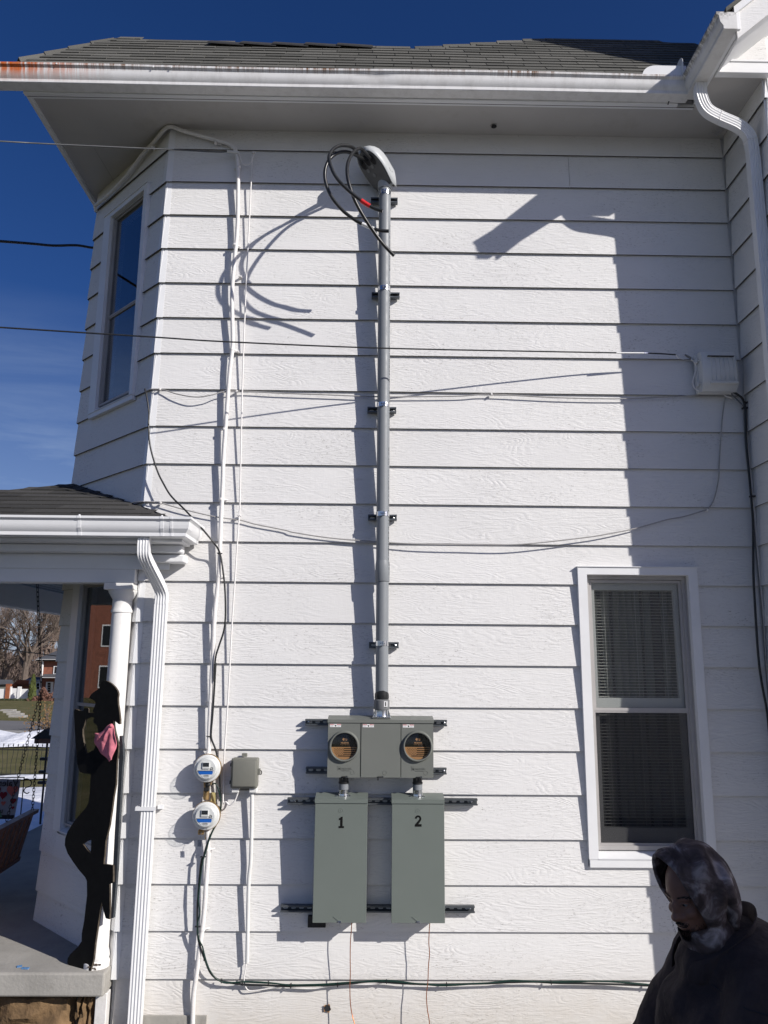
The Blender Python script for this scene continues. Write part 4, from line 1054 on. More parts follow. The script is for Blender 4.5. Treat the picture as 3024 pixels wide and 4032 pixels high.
for di, (xa_, xb2) in enumerate(((X0, XD[0]-.0025), (XD[0]+.0025, XD[1]-.0025), (XD[1]+.0025, X1))):
    if di == 1:
        s = MB(); s.box(xa_, xb2, YF, YF+.012, zb2, zt, .0015); dr = s.build('blank_door', M['meter_grey'], C)
    else:
        cx_, cz_ = RC[0 if di == 0 else 1]
        s = MB(); disc_face(s, cx_, cz_, YF, .085, xa_, xb2, zb2, zt)
        s.box(xa_, xb2, YF+.0012, YF+.010, zb2, zb2+.008); s.box(xa_, xa_+.004, YF+.0012, YF+.010, zb2, zt); s.box(xb2-.004, xb2, YF+.0012, YF+.010, zb2, zt)
        dr = s.build('socket_door', M['meter_grey'], C)
        Mx = Matrix.Translation((cx_, YF, cz_)) @ Matrix.Rotation(R(90), 4, 'X')
        MB().lathe([(.0865, -.01), (.0985, .0), (.0985, .004), (.094, .016), (.091, .022), (.0865, .022), (.084, .018), (.084, -.012)], Mx, 56).build('socket_ring', M['meter_grey'], dr, True, 35)
        # cover disc of black-printed card deep in the socket, clear lens in front
        yc = YF+.0095
        s = MB(); s.prism([(cx_+.0835*math.cos(2*math.pi*i/48), yc, cz_+.0835*math.sin(2*math.pi*i/48)) for i in range(48)], (0, .003, 0)); card = s.build('cover_card', M['kraft'], dr)
        s = MB(); pts = [(cx_+.0832*math.cos(R(a_)), yc-.0006, cz_+.0832*math.sin(R(a_))) for a_ in range(-4, 185, 4)]; pts = [p for p in pts if p[2] >= cz_-.006]
        s.prism(pts, (0, .0004, 0)); s.build('black_print', M['ink'], card)
        s = MB(); z_ = cz_-.012
        for k in range(5):
            zz = z_-k*.0118-.003; hw = math.sqrt(max(0, .080**2-(zz-cz_)**2))
            x_l = cx_-.004 if k < 4 else cx_-hw*.8
            if k == 4: hw *= .9
            s.box(x_l, cx_+hw, yc-.0008, yc-.0003, zz-.0028, zz+.0028)
        for r_ in range(6):
            for c_ in range(6):
                xx = cx_-.064+c_*.0105+(r_ % 2)*.005; zz = cz_-.015-r_*.0078
                if (xx-cx_)**2+(zz-cz_)**2 < .078**2: s.box(xx-.0021, xx+.0021, yc-.0008, yc-.0003, zz-.0021, zz+.0021)
        s.build('flag_print', M['ink'], card)
        text_mesh('MILBANK', .0125, .0001, on_wall(cx_+.004, yc-.0010, cz_+.020), 'brand_print', M['kraft'], card, .0004)
        text_mesh('POWERING A BRIGHT FUTURE', .0042, .0001, on_wall(cx_+.004, yc-.0010, cz_+.0085), 'small_print', M['kraft'], card)
        s = MB()
        for sg in (-1, 1):
            s.prism([(cx_+.004+sg*(.007+.010*math.sin(math.pi*i/8)), yc-.0010, cz_+.032+.02*i/8) for i in range(9)], (0, .0003, 0))
        s.prism([(cx_-.0035, yc-.001, cz_+.033), (cx_-.0035, yc-.001, cz_+.047), (cx_+.0115, yc-.001, cz_+.047), (cx_+.0115, yc-.001, cz_+.033), (cx_+.0085, yc-.001, cz_+.033), (cx_+.0085, yc-.001, cz_+.043), (cx_-.0005, yc-.001, cz_+.043), (cx_-.0005, yc-.001, cz_+.033)], (0, .0003, 0))
        s.build('logo_print', M['kraft'], card)
        MB().lathe([(.0838, .010), (.082, .017), (.075, .0195), (0, .0198)], Mx, 40).build('clear_cover', M['meter_glass'], dr, True)
        # embossed brand and ring knock-out at the bottom of the door
        zc = zb2+.058
        text_mesh('M', .036, .0012, on_wall(cx_-.028, YF-.0008, zc), 'embossed_mark', M['meter_grey'], dr, .001, sx=.8)
        text_mesh('MILBANK', .0155, .0012, on_wall(cx_+.020, YF-.0008, zc-.003), 'embossed_name', M['meter_grey'], dr, .0003)
        text_mesh('MADE IN THE USA', .0062, .0008, on_wall(cx_+.012, YF-.0006, zc-.0165), 'embossed_line', M['meter_grey'], dr)
    kx = {0: -.120, 1: .0875, 2: .3525}[di]
    s = MB(); ring = [Vector((kx+.0125*math.cos(a_), YF-.0006, zb2+.031+.0125*math.sin(a_))) for a_ in [2*math.pi*i/24 for i in range(24)]]; s.tube(ring, .0014, 6, False, closed=True); s.build('knockout_ring', M['meter_grey'], dr, True)
    hasp(dr, {0: -.178, 1: .052, 2: .300}[di], zb2+.004)
    warn_label(dr, {0: X0+.011, 1: XD[0]+.0125, 2: XD[1]+.012}[di], zt-.006)
# ---- breaker panels 1 and 2
def panel(x0, x1, num, label):
    z0, z1, y = .752, 1.486, -.165
    T_ = thing('breaker_panel', label, 'electrical panel', (0, 0, 0), 'numbered grey breaker panels')
    s = MB(); s.box(x0+.003, x1-.003, y+.020, -.042, z0+.003, z1+.004, .002); s.build('body', M['panel'], T_)
    s = MB(); s.box(x0, x1, y, y+.018, z0, z1-.028, .002, 2); dr = s.build('door', M['panel'], T_)
    s = MB(); s.hexa([(x0-.002, y-.006, z1-.027), (x1+.002, y-.006, z1-.027), (x1+.002, y-.006, z1-.002), (x0-.002, y-.006, z1-.002),
                      (x0-.002, -.050, z1-.027), (x1+.002, -.050, z1-.027), (x1+.002, -.050, z1+.020), (x0-.002, -.050, z1+.020)]); s.build('rain_hood', M['panel'], T_)
    xm = (x0+x1)/2
    s = MB(); ring = [Vector((xm-.003+.0125*math.cos(a_), y-.0004, z1-.072+.0125*math.sin(a_))) for a_ in [2*math.pi*i/24 for i in range(24)]]; s.tube(ring, .0014, 6, False, closed=True)
    s.lathe([(.005, 0), (.004, .0015), (0, .0018)], Matrix.Translation((xm-.002, y, z1-.072)) @ Matrix.Rotation(R(90), 4, 'X'), 12); s.build('knockout', M['panel'], dr, True)
    s = MB(); s.box(xm-.011, xm+.011, y-.005, y+.006, z0-.002, z0+.012, .001); s.build('latch', M['zinc'], dr)
    s = MB(); s.prism([(xm-.040, y+.0005, z0+.038), (xm-.012, y+.0005, z0+.015), (xm-.004, y+.0005, z0+.012), (xm-.006, y+.0005, z0+.020)], (0, -.0035, 0)); s.build('latch_dimple', M['panel'], dr)
    c = MB()
    zc = {1: 1.3425, 2: 1.3535}[num]; xc = {1: xm+.001, 2: xm}[num]; yy = y-.0012
    if num == 1:
        Pl = [(-.016, -.034), (.018, -.034), (.018, -.022), (.009, -.022), (.009, .034), (-.002, .034), (-.006, .028), (-.015, .024), (-.015, .014), (-.006, .015), (-.006, -.022), (-.016, -.022)]
        c.prism([(xc+a_, yy, zc+b_) for a_, b_ in Pl], (0, .001, 0))
    else:
        Pl = [(-.021, -.034), (.022, -.034), (.022, -.019), (.002, -.019)]
        arc = [(.021*math.cos(R(a_))*.98, .0135+.0205*math.sin(R(a_))) for a_ in range(-38, 181, 12)]
        inn = [(.0085*math.cos(R(a_)), .0140+.009*math.sin(R(a_))) for a_ in range(180, -42, -18)]
        c.prism([(xc+a_, yy, zc+b_) for a_, b_ in Pl+arc+inn+[(-.021, -.023)]], (0, .001, 0))
    c.build('number_decal', M['ink'], dr)
    return T_
panel(-.3555, -.0215, 1, 'grey-green breaker panel marked 1, on the left')
panel(.1345, .4690, 2, 'grey-green breaker panel marked 2, on the right')
# ---- nipples between cabinet and panels
for x, lb in ((-.178, 'left-hand short conduit nipple under the meter cabinet, under the first round socket'), (.302, 'right-hand short conduit nipple under the meter cabinet, above the panel nearer the window')):
    T_ = thing('conduit_nipple', lb, 'conduit fitting', (x, -.10, 1.50), 'conduit nipples under the meter cabinet')
    MB().lathe([(.030, .118), (.030, .082), (.0335, .080), (.0335, .070), (.030, .068)], None, 24).build('lock_nut', M['rubber'], T_, True, 30)
    MB().lathe([(.0315, .068), (.0315, .034), (.029, .032)], None, 24).build('adapter', M['pvc'], T_, True, 30)
    MB().lathe([(.031, .032), (.031, .010), (.034, .008), (.036, -.004), (.036, -.012)], None, 24).build('hub', M['zinc'], T_, True, 30)
    for sx_ in (-.045, .040):
        s = MB().lathe([(.008, -.006), (.008, .004), (0, .006)], Matrix.Translation((sx_, -.02, -.004)), 6); s.build('bolt', M['zinc'], T_)
# ---- bare copper wires below the panels
c = q(1050, 3550, 1.8433)
cable('ground_wire', [c(618, 130, -.10), c(615, 200, -.10), c(608, 290, -.10), c(606, 400, -.098), c(607, 520, -.098), c(604, 640, -.098), c(608, 740, -.10), c(620, 820, -.11), c(640, 895, -.13), c(650, 950, -.14)], .0028, M['copper'], 'left-hand bare copper ground wire, nearer the round hole', 'wire', 'bare copper wires hanging from the panels')
cable('ground_wire', [c(1186, 130, -.10), c(1180, 210, -.098), c(1177, 300, -.098), c(1182, 380, -.10), c(1174, 470, -.10), c(1170, 580, -.10), c(1160, 680, -.105), c(1166, 780, -.115), c(1178, 850, -.125), c(1184, 920, -.13)], .0028, M['copper'], 'right-hand bare copper ground wire, nearer the window', 'wire', 'bare copper wires hanging from the panels')

# ---- old round meters
m = q(600, 2600, 2.765)
def old_meter(cx, cz, label):
    T_ = thing('electric_meter', label, 'electric meter', (cx, 0, cz), 'round glass electric meters')
    Mx = Matrix.Rotation(R(90), 4, 'X')
    MB().lathe([(.074, .0), (.076, .045), (.082, .060), (.0895, .066), (.0905, .078), (.0865, .084), (.083, .084)], Mx, 40).build('socket_ring', M['brass'], T_, True, 30)
    MB().lathe([(.0845, .080), (.0865, .086), (.0865, .094), (.082, .100), (.075, .101)], Mx, 40).build('cover_flange', M['white_plastic'], T_, True, 30)
    MB().lathe([(.0745, .098), (.072, .104), (.0705, .135), (.0665, .143), (.056, .147), (0, .148)], Mx, 40).build('glass_cover', M['meter_glass'], T_, True, 50)
    MB().lathe([(.073, .098), (.066, .106), (.066, .115), (.060, .121), (0, .1215)], Mx, 40).build('face', M['white_plastic'], T_, True, 30)
    s = MB(); s.box(-.026, .022, -.130, -.120, .002, .044, .002); f_ = s.build('display_bezel', M['white_plastic'], T_)
    s = MB(); s.box(-.021, .018, -.1315, -.1302, .016, .040); s.build('display', M['lcd'], f_)
    s = MB(); s.box(-.062, .050, -.128, -.115, -.010, -.006); s.build('ledge', M['greyink'], T_)
    s = MB(); s.prism([(-.050, -.1235, -.011), (.040, -.1235, -.011), (.044, -.1235, -.020), (.040, -.1235, -.033), (-.040, -.1235, -.033), (-.050, -.1235, -.022)], (0, .001, 0)); s.build('blue_band', M['blue'], T_)
    s = MB(); s.prism([(-.034, -.1232, -.034), (.038, -.1232, -.034), (.022, -.1232, -.055), (-.018, -.1232, -.055)], (0, .001, 0)); l_ = s.build('data_label', M['label'], T_)
    s = MB()
    for k in range(13): s.box(-.020+k*.0033, -.020+k*.0033+.0018, -.1245, -.1236, -.0435, -.040)
    s.build('bar_code', M['ink'], l_)
    text_mesh('784 620 175' if cz > 1.5 else '784 620 156', .0062, .0001, on_wall(.002, -.1246, -.0485), 'print', M['ink'], l_)
    text_mesh('CITY OWNED', .0042, .0001, on_wall(.002, -.1246, -.0375), 'print', M['ink'], l_)
    s = MB(); ring = [Vector((.034+.009*math.cos(a_), -.1225, .002+.009*math.sin(a_))) for a_ in [2*math.pi*i/16 for i in range(16)]]; s.tube(ring, .0012, 5, False, closed=True); s.box(.0305, .0325, -.124, -.122, -.002, .003); s.box(.036, .038, -.124, -.122, -.002, .003); s.build('dial', M['ink'], T_)
    return T_
def mc(a_, b_, Y=-.1): 
    v = m(a_, b_, Y); return v.x, v.z
x_, z_ = mc(588, 1172); old_meter(x_+.004, z_-.004, 'upper round glass electric meter with blue band and brass ring')
x2_, z2_ = mc(575, 1692); old_meter(x2_+.004, z2_-.003, 'lower round glass electric meter with blue band and brass ring')
T_ = thing('meter_coupling', 'rusty brass coupling with lock between the two round meters', 'conduit fitting', (x_, 0, z_))
s = MB(); s.tube([(-.003, -.035, -.085), (-.006, -.035, -.205)], .020, 16); s.build('nipple', M['brass'], T_, True)
s = MB(); s.box(-.022, .024, -.060, -.012, -.118, -.092, .004); s.build('bracket', M['brass'], T_)
s = MB().lathe([(.016, 0), (.016, .012), (.010, .016), (.006, .018)], Matrix.Translation((.008, -.058, -.108)) @ Matrix.Rotation(R(90), 4, 'X'), 16); s.build('lock_barrel', M['black_steel'], T_)
s = MB(); s.box(-.016, .018, -.075, -.05, -.150, -.125, .004); s.build('padlock', M['black_steel'], T_)
s = MB(); s.box(.022, .054, -.020, -.012, -.235, -.165, .001); s.build('cream_plate', M['cream'], T_)
s = MB(); x3 = x2_-x_-.03; z3 = z2_-z_-.105; s.box(x3-.018, x3+.018, -.07, -.03, z3-.018, z3+.012, .004); s.tube([(x3+.025, -.04, z3+.01), (x3+.028, -.045, z3-.05)], .003, 6); s.build('lower_seal', M['brass'], T_)
tagp = m(400, 2020, 0)
# metal tag hanging from the lower seal (casts the small square shadow)
T2 = thing('meter_tag', 'small metal tag on a wire below the lower round meter', 'tag', (x2_-.03, -.085, z2_-.15))
s = MB(); s.tube([(0.006, .01, .045), (0, 0, 0)], .001, 5); s.build('wire_loop', M['zinc'], T2)
s = MB(); s.box(-.013, .013, -.0008, .0008, -.04, 0); s.build('plate', M['zinc'], T2)

# ---- old white painted conduit
T_ = thing('old_conduit', 'old white painted conduit running crookedly from the eave to the round meters', 'conduit', (0, 0, 0))
def ca(px, py, off=.03):                                 # points on the cut corner face
    return atp(px, py, (1, 1, 0), -1.625-off*math.sqrt(2))
r4 = q(200, 600, 1.8433)
up = [ca(378, 832, .02), ca(375, 812, .03), ca(392, 797, .03), ca(430, 765, .03), ca(500, 690), ca(560, 610), ca(610, 555), ca(645, 512)]
up += [at(672, 499, -.035), at(720, 515, -.03), at(800, 538, -.03), at(880, 560, -.03), at(905, 570, -.03), at(925, 588, -.03), at(933, 612, -.03), at(937, 660, -.03)]
dn = [at(938, 708, -.035), at(937, 830, -.035), at(933, 925, -.035), at(923, 1030, -.035), at(914, 1150, -.035), at(915, 1250, -.035), at(916, 1359, -.035), at(906, 1450, -.035), at(900, 1522, -.035), at(888, 1685, -.035), at(880, 1800, -.035), at(877, 1900, -.035), at(869, 2080, -.035), at(862, 2261, -.035), at(846, 2412, -.035), at(838, 2593, -.035), at(834, 2650, -.035), at(828, 2781, -.035), at(823, 2900, -.038), at(822, 2950, -.04), at(822, 2990, -.045)]
pts = crom(up+dn, 6)
MB().tube(pts, .0148, 14).build('conduit', M['old_paint'], T_, True)
b5 = q(500, 3350, 2.5523)
lo = [m(600, 1850, -.04), m(605, 1960, -.035), m(608, 2100, -.035), b5(815, 60, -.035), b5(800, 250, -.035), b5(780, 560, -.035), b5(760, 760, -.035), b5(735, 940, -.035), b5(710, 1150, -.035), b5(690, 1300, -.035), b5(672, 1420, -.03), b5(664, 1560, -.025), b5(658, 1800, -.02), b5(656, 1900, -.02)]
MB().tube(crom(lo, 6), .0148, 14).build('lower_conduit', M['old_paint'], T_, True)
MB().tube([at(821, 2962, -.045), at(820, 2995, -.05)], .0205, 16).build('fitting', M['old_paint'], T_, True)
for px, py, sd, Y in ((850, 562, 1, -.03), (730, 517, 1, -.03), (940, 658, -1, -.03), (924, 964, 1, -.035), (914, 1376, 1, -.035), (884, 1690, -1, -.035), (870, 2170-205, 1, -.035), (862, 2268, 1, -.035), (829, 2763, -1, -.035), (818, 3345, 1, -.035), (797, 3660, 1, -.035)):
    p = at(px, py, Y)
    s = MB(); i = min(range(len(pts)), key=lambda i: (pts[i]-p).length); t = Vector((0, 0, 1)) if py > 600 else (pts[min(i+1, len(pts)-1)]-pts[i-1]).normalized()
    s.tube([p-t*.007, p+t*.007], .0172, 14); s.tube([p+Vector((sd*.012, .01, 0)), p+Vector((sd*.040, .028, 0))], .0055, 6); s.build('pipe_strap', M['old_paint'], T_, True)
for px, py in ((412, 780), (602, 578)):
    p = ca(px, py); s = MB(); t = Vector((-.5, .5, -.7)).normalized(); s.tube([p-t*.008, p+t*.008], .0175, 12); s.tube([p, p+Vector((0.012, .0, -.03))], .006, 6); s.build('pipe_strap', M['old_paint'], T_, True)

# ---- thin white cable / conduit to the small box
g7 = q(850, 550, 7.375)
cable('thin_conduit', [g7(1095, 430, -.03), g7(1050, 580, -.025), g7(1040, 1000, -.025), g7(1010, 1500, -.025), g7(985, 2100, -.025), at(975, 1000, -.025), at(970, 1100, -.025), at(962, 1300, -.025), at(955, 1500, -.025), at(950, 1700, -.025), at(946, 1900, -.025), at(944, 2000, -.025), at(937, 2100, -.025), at(924, 2300, -.025), at(914, 2450, -.025), at(905, 2620, -.025), at(896, 2780, -.025), at(888, 2900, -.025), at(882, 3000, -.025), at(879, 3100, -.025), at(879, 3160, -.025), m(800, 1540, -.03), m(840, 1575, -.035), m(890, 1540, -.04), m(925, 1460, -.045), m(930, 1430, -.05)], .0052, M['old_paint'], 'thin white painted wire running straight down to the small grey box', 'wire')
T_ = thing('cable_anchor', 'wire anchor and bracket under the second clapboard near the eave', 'anchor', (0, 0, 0))
s = MB(); a_, b_ = g7(330, 335, -.05), g7(680, 375, -.05); s.tube([a_, b_], .010, 10); s.build('wedge_clamp', M['white_plastic'], T_, True)
MB().tube(crom([g7(650, 400, -.05), g7(710, 480, -.045), g7(740, 640, -.035), g7(830, 730, -.03), g7(960, 710, -.03), g7(1030, 640, -.03), g7(1030, 420, -.02)]), .0045, 8).build('drip_loop', M['old_paint'], T_, True)
s = MB(); p = g7(1080, 395, -.015); s.tube([p+Vector((0, .015, 0)), p+Vector((0, -.02, 0))], .008, 8); s.box(p.x-.010, p.x+.02, -.03, -.018, p.z-.006, p.z+.006, .002); s.build('hook', M['old_paint'], T_)
for px, py in ((942, 2030), (946, 1090), (935, 1385)):
    s = MB(); p = at(px, py, -.02); s.box(p.x-.012, p.x+.012, -.032, 0, p.z-.006, p.z+.006, .002); s.build('clip', M['old_paint'], T_)
# ---- small grey terminal box and its white duct
T_ = thing('terminal_box', 'small olive-grey plastic terminal box beside the round meters', 'terminal box', (0, 0, 0))
tl, br = m(862, 1062, -.07), m(1143, 1395, -.07)
s = MB(); s.box(tl.x+.004, br.x-.002, -.052, -.006, br.z+.004, tl.z-.002, .010, 3); s.build('base', M['box_grey'], T_, True, 30)
s = MB(); s.box(tl.x, br.x, -.082, -.053, br.z, tl.z, .012, 4); lid = s.build('lid', M['box_grey'], T_, True, 30)
s = MB(); s.box(tl.x+.012, br.x-.010, -.092, -.0815, br.z+.012, tl.z-.014, .006, 3); s.build('raised_panel', M['box_grey'], lid, True, 30)
for zz in (.035, .145):
    s = MB(); s.box(tl.x-.006, tl.x+.002, -.075, -.045, br.z+zz-.008, br.z+zz+.012, .001); s.build('hinge', M['black_steel'], lid)
s = MB(); zc = (tl.z+br.z)/2; s.box(br.x-.001, br.x+.016, -.078, -.060, zc-.010, zc+.030, .003); s.build('latch', M['box_grey'], lid)
s = MB(); ring = [Vector((br.x+.017+.007*math.cos(a_), -.069, zc+.004+.012*math.sin(a_))) for a_ in [2*math.pi*i/12 for i in range(12)]]; s.tube(ring, .003, 6, False, closed=True); s.build('padlock_eye', M['black_steel'], lid)
s = MB(); xx = m(1003, 1035, -.02).x; s.box(xx-.017, xx+.017, -.025, -.004, tl.z+.001, tl.z+.024, .002); s.box(xx-.05, xx+.05, -.02, -.003, br.z-.022, br.z-.001, .004); s.build('mounting_tab', M['box_grey'], T_)
s = MB(); s.box(tl.x+.006, tl.x+.055, -.06, -.008, br.z-.030, br.z-.001, .004); s.box(br.x-.055, br.x-.004, -.06, -.008, br.z-.030, br.z-.001, .004); s.build('foot_cover', M['white_plastic'], T_)
cable('cable_duct', [m(1085, 1440, -.03), m(1083, 1700, -.03), m(1078, 1950, -.03), m(1070, 2200, -.03), b5(1225, 300, -.03), b5(1215, 700, -.03), b5(1208, 1120, -.03)], .0125, M['white_plastic'], 'straight white duct running down from the small grey box', 'duct')
cable('drop_wire', [b5(1198, 1100, -.02), b5(1190, 1200, -.02), b5(1178, 1270, -.022), b5(1183, 1340, -.022), b5(1215, 1400, -.022), b5(1280, 1405, -.02), b5(1420, 1385, -.02), b5(1560, 1365, -.02), b5(1660, 1362, -.02), c(180, 625, -.02), c(330, 632, -.02), c(450, 615, -.02), c(620, 602, -.02), c(760, 600, -.02), c(870, 585, -.02)], .0038, M['old_paint'], 'thin grey wire dropping from the duct into the green bundle', 'wire')

# ---- black cable wandering down past the meters
e5 = q(500, 1900, 1.659)
bk = [at(570, 1531, -.02), at(577, 1560, -.03), at(586, 1620, -.04), at(585, 1680, -.05), at(592, 1760, -.06), at(618, 1850, -.07), e5(240, 10, -.08), e5(290, 90, -.09), e5(380, 180, -.10), e5(480, 290, -.11), e5(560, 385, -.10), e5(605, 455, -.06), e5(625, 560, -.06), e5(640, 700, -.06), e5(643, 870, -.06), e5(632, 970, -.06), e5(600, 1070, -.06), e5(578, 1150, -.06), e5(570, 1300, -.055)]
bk += [m(690, 30, -.055), m(675, 300, -.05), m(655, 600, -.05), m(640, 780, -.05), m(645, 860, -.05), m(690, 980, -.045), m(725, 1150, -.04), m(735, 1330, -.04), m(745, 1480, -.04), m(745, 1600, -.04), m(715, 1740, -.04), m(650, 1870, -.04), m(615, 1960, -.045), m(580, 2050, -.06), m(555, 2160, -.06)]
bk += [b5(752, 80, -.06), b5(735, 200, -.06), b5(720, 380, -.06), b5(708, 560, -.06), b5(708, 740, -.06), b5(715, 880, -.05), b5(748, 1000, -.05), b5(785, 1100, -.045), b5(830, 1210, -.045), b5(890, 1280, -.04), b5(960, 1312, -.035), b5(1060, 1330, -.03), b5(1200, 1345, -.028), b5(1400, 1352, -.028), b5(1640, 1362, -.028)]
bk += [c(180, 612, -.028), c(400, 608, -.028), c(560, 598, -.028), c(760, 580, -.028), c(950, 592, -.028), c(1150, 600, -.028), c(1350, 600, -.028), c(1650, 592, -.028)]
g3 = q(1900, 3550, 2.0738)
bk += [g3(200, 660, -.028), g3(420, 655, -.028), g3(620, 665, -.028), g3(900, 670, -.028), g3(1200, 680, -.028), g3(1480, 690, -.028), g3(1900, 700, -.028)]
cable('telephone_cable', bk, .0062, M['rubber'], 'long black cable wandering down from the corner past the meters and along the bottom', 'cable')
gr = [m(650, 1350, -.05), m(690, 1345, -.06), m(722, 1420, -.06), m(740, 1520, -.055), m(745, 1600, -.05), m(715, 1740, -.045), m(660, 1850, -.05), m(620, 1950, -.055), m(590, 2060, -.065), m(560, 2150, -.068), b5(765, 90, -.068), b5(745, 220, -.068), b5(718, 480, -.07), b5(733, 620, -.07), b5(708, 740, -.066), b5(722, 880, -.06), b5(760, 970, -.056), b5(790, 1110, -.052), b5(845, 1220, -.05), b5(905, 1290, -.045), b5(1000, 1330, -.038), b5(1180, 1315, -.034), b5(1420, 1325, -.034), b5(1650, 1355, -.034), c(180, 606, -.034), c(400, 600, -.034), c(620, 585, -.034), c(860, 578, -.034), c(1100, 596, -.034), c(1300, 604, -.034), c(1640, 588, -.034), g3(250, 650, -.034), g3(560, 655, -.034), g3(740, 650, -.034), g3(1050, 655, -.034), g3(1300, 675, -.034), g3(1600, 690, -.034), g3(1900, 690, -.034)]
cable('green_wire', gr, .0042, M['green_wire'], 'green ground wire following the black cable along the bottom boards', 'wire', 'green ground wires')
gr2 = [p+Vector((.006*math.sin(i*1.3), 0, .006*math.cos(i*1.7))) for i, p in enumerate(gr[16:])]
cable('green_wire', gr2, .0032, M['green_wire'], 'second green wire in the bundle along the bottom boards', 'wire', 'green ground wires')
zt_pts = [(640, 700, b5, -0)]
T_ = None
ties = [b5(765, 60, -.064), b5(710, 762, -.066), b5(775, 1082, -.05), b5(950, 1308, -.036), b5(1160, 1332, -.03), b5(1422, 1330, -.03), b5(1645, 1358, -.03), c(177, 608, -.03), c(515, 604, -.03), c(870, 580, -.03), c(1306, 602, -.03), g3(560, 660, -.03), g3(1380, 682, -.03), e5(605, 462, -.05), m(618, 828, -.05)]
for i, p in enumerate(ties):
    s = MB(); 
    vert = (i in (0, 1, 13, 14))
    if vert: s.box(p.x-.018, p.x+.018, p.y-.008, p.y+.012, p.z-.0025, p.z+.0025, .001)
    else: s.box(p.x-.0025, p.x+.0025, p.y-.009, p.y+.010, p.z-.012, p.z+.012, .001); s.tube([p+Vector((0, -.006, .01)), p+Vector((-.004, -.014, .017))], .0012, 4)
    where = ['just below the lower round meter', 'halfway down below the round meters', 'where the cables leave the white conduit', 'where the cables bend to run level', 'beside the drop of the thin grey wire', 'first one right of the white duct', 'second one right of the white duct', 'left of the first copper wire', 'close left of the round hole wire shadow under panel 1', 'midway between the two copper wires', 'first one right of the second copper wire', 'below the left edge of the window', 'nearest the person', 'on the black cable where it crosses the white conduit', 'low on the white conduit just above the round meters'][i]
    tag(s.build('cable_tie', M['rubber']), 'small black cable tie '+where, 'cable tie', 'black ties on the cables')
# ---- two grey wires sagging across the wall
r8 = q(2300, 1650, 2.2915)
cable('wall_wire', [ca(575, 1540, .015), at(600, 1532, -.012), at(640, 1534, -.012), at(700, 1552, -.03), at(770, 1563, -.045), at(830, 1556, -.045), at(880, 1543, -.03), at(960, 1541, -.012), at(1100, 1548, -.012), at(1300, 1555, -.012), at(1500, 1562, -.012), at(1800, 1560, -.012), at(1930, 1553, -.012), at(2200, 1566, -.012), at(2450, 1570, -.012), at(2650, 1562, -.012), at(2780, 1553, -.014), at(2870, 1553, -.02)], .0045, M['wire_grey'], 'grey wire stapled along the boards from the cut corner to the white box', 'wire', 'thin wires crossing the front wall')
cable('wall_wire', [ca(280, 1925, .01), ca(330, 1955, .02), ca(400, 1980, .03), ca(480, 1985, .02), ca(545, 1976, .012), at(590, 1976, -.012), at(632, 1980, -.014), at(720, 2005, -.018), at(850, 2035, -.018), at(945, 2048, -.014), at(1010, 2065, -.014), at(1120, 2087, -.014), at(1160, 2097, -.02), at(1300, 2118, -.02), at(1480, 2133, -.022), at(1650, 2142, -.035), at(1850, 2145, -.04), at(2050, 2143, -.045), r8(0, 1070, -.035), r8(250, 1030, -.03), r8(450, 990, -.02), r8(600, 950, -.014), r8(750, 908, -.014), r8(900, 880, -.014), r8(1050, 835, -.014), r8(1110, 815, -.014), r8(1160, 750, -.014), r8(1195, 640, -.014), r8(1215, 520, -.014), r8(1218, 420, -.014), r8(1232, 200, -.014), r8(1246, 0, -.014), at(2850, 1600, -.014), at(2856, 1568, -.014)], .0045, M['wire_grey'], 'long pale wire sagging under the conduit and climbing to the white box', 'wire', 'thin wires crossing the front wall')
for px, py, wh_ in ((632, 1980, 'near the porch roof'), (630, 1532, 'beside the cut corner'), (885, 1541, 'just left of the old conduit'), (932, 1540, 'just right of the old conduit'), (1935, 1552, 'right of the grey riser'), (2785, 2008, 'where the pale wire turns up')):
    p = at(px, py, -.015); s = MB(); s.box(p.x-.007, p.x+.007, -.022, .004, p.z-.008, p.z+.008, .002); tag(s.build('wire_staple', M['old_paint']), 'small white wire staple '+wh_, 'staple', 'wire staples')
# ---- white service box at the right
bx = q(2600, 1300, 3.9127)
T_ = thing('cable_box', 'white ribbed plastic utility box in the shaded inside corner', 'utility box', (0, 0, 0))
x0, x1, zt_, zb_ = 2.352, 2.628, 4.590, 4.285
s = MB(); s.box(x0-.004, x1-.006, -.05, -.006, zb_, zt_-.004, .010, 2); s.build('base', M['white_plastic'], T_, True, 30)
s = MB(); rows = []
for i in range(9):
    t = i/8; zz = zb_+.004+(zt_-zb_-.008)*t
    bul = -.095-.028*math.sin(math.pi*min(1, max(0, t)))**.6
    if i == 0: bul = -.075
    rows.append([Vector((x0+.006, -.052, zz)), Vector((x0+.016, bul+.010, zz)), Vector((x0+.045, bul, zz)), Vector((x1-.02, bul, zz)), Vector((x1-.004, bul+.014, zz)), Vector((x1, -.052, zz))])
s.grid(rows); s.face(rows[0]); s.face(rows[-1]); lid = s.build('lid', M['white_plastic'], T_, True, 35)
for i in range(6):
    xx = x0+.075+i*.032; s = MB(); s.box(xx, xx+.0022, -.1265, -.118, zb_+.075, zt_-.055); s.build('rib', M['white_plastic'], lid)
s = MB(); s.box(x0+.055, x1-.03, -.128, -.112, zt_-.050, zt_-.046); s.build('slot', M['interior'], lid)
s = MB(); s.box(x0+.060, x1-.012, -.132, -.112, zb_+.045, zb_+.066, .004); s.build('lip', M['white_plastic'], lid)
for zz in (.06, .235):
    s = MB(); s.box(x0-.012, x0+.001, -.075, -.03, zb_+zz-.015, zb_+zz+.022, .003); s.tube([(x0-.008, -.08, zb_+zz), (x0+.014, -.08, zb_+zz)], .004, 6); s.build('hinge', M['white_plastic'], lid)
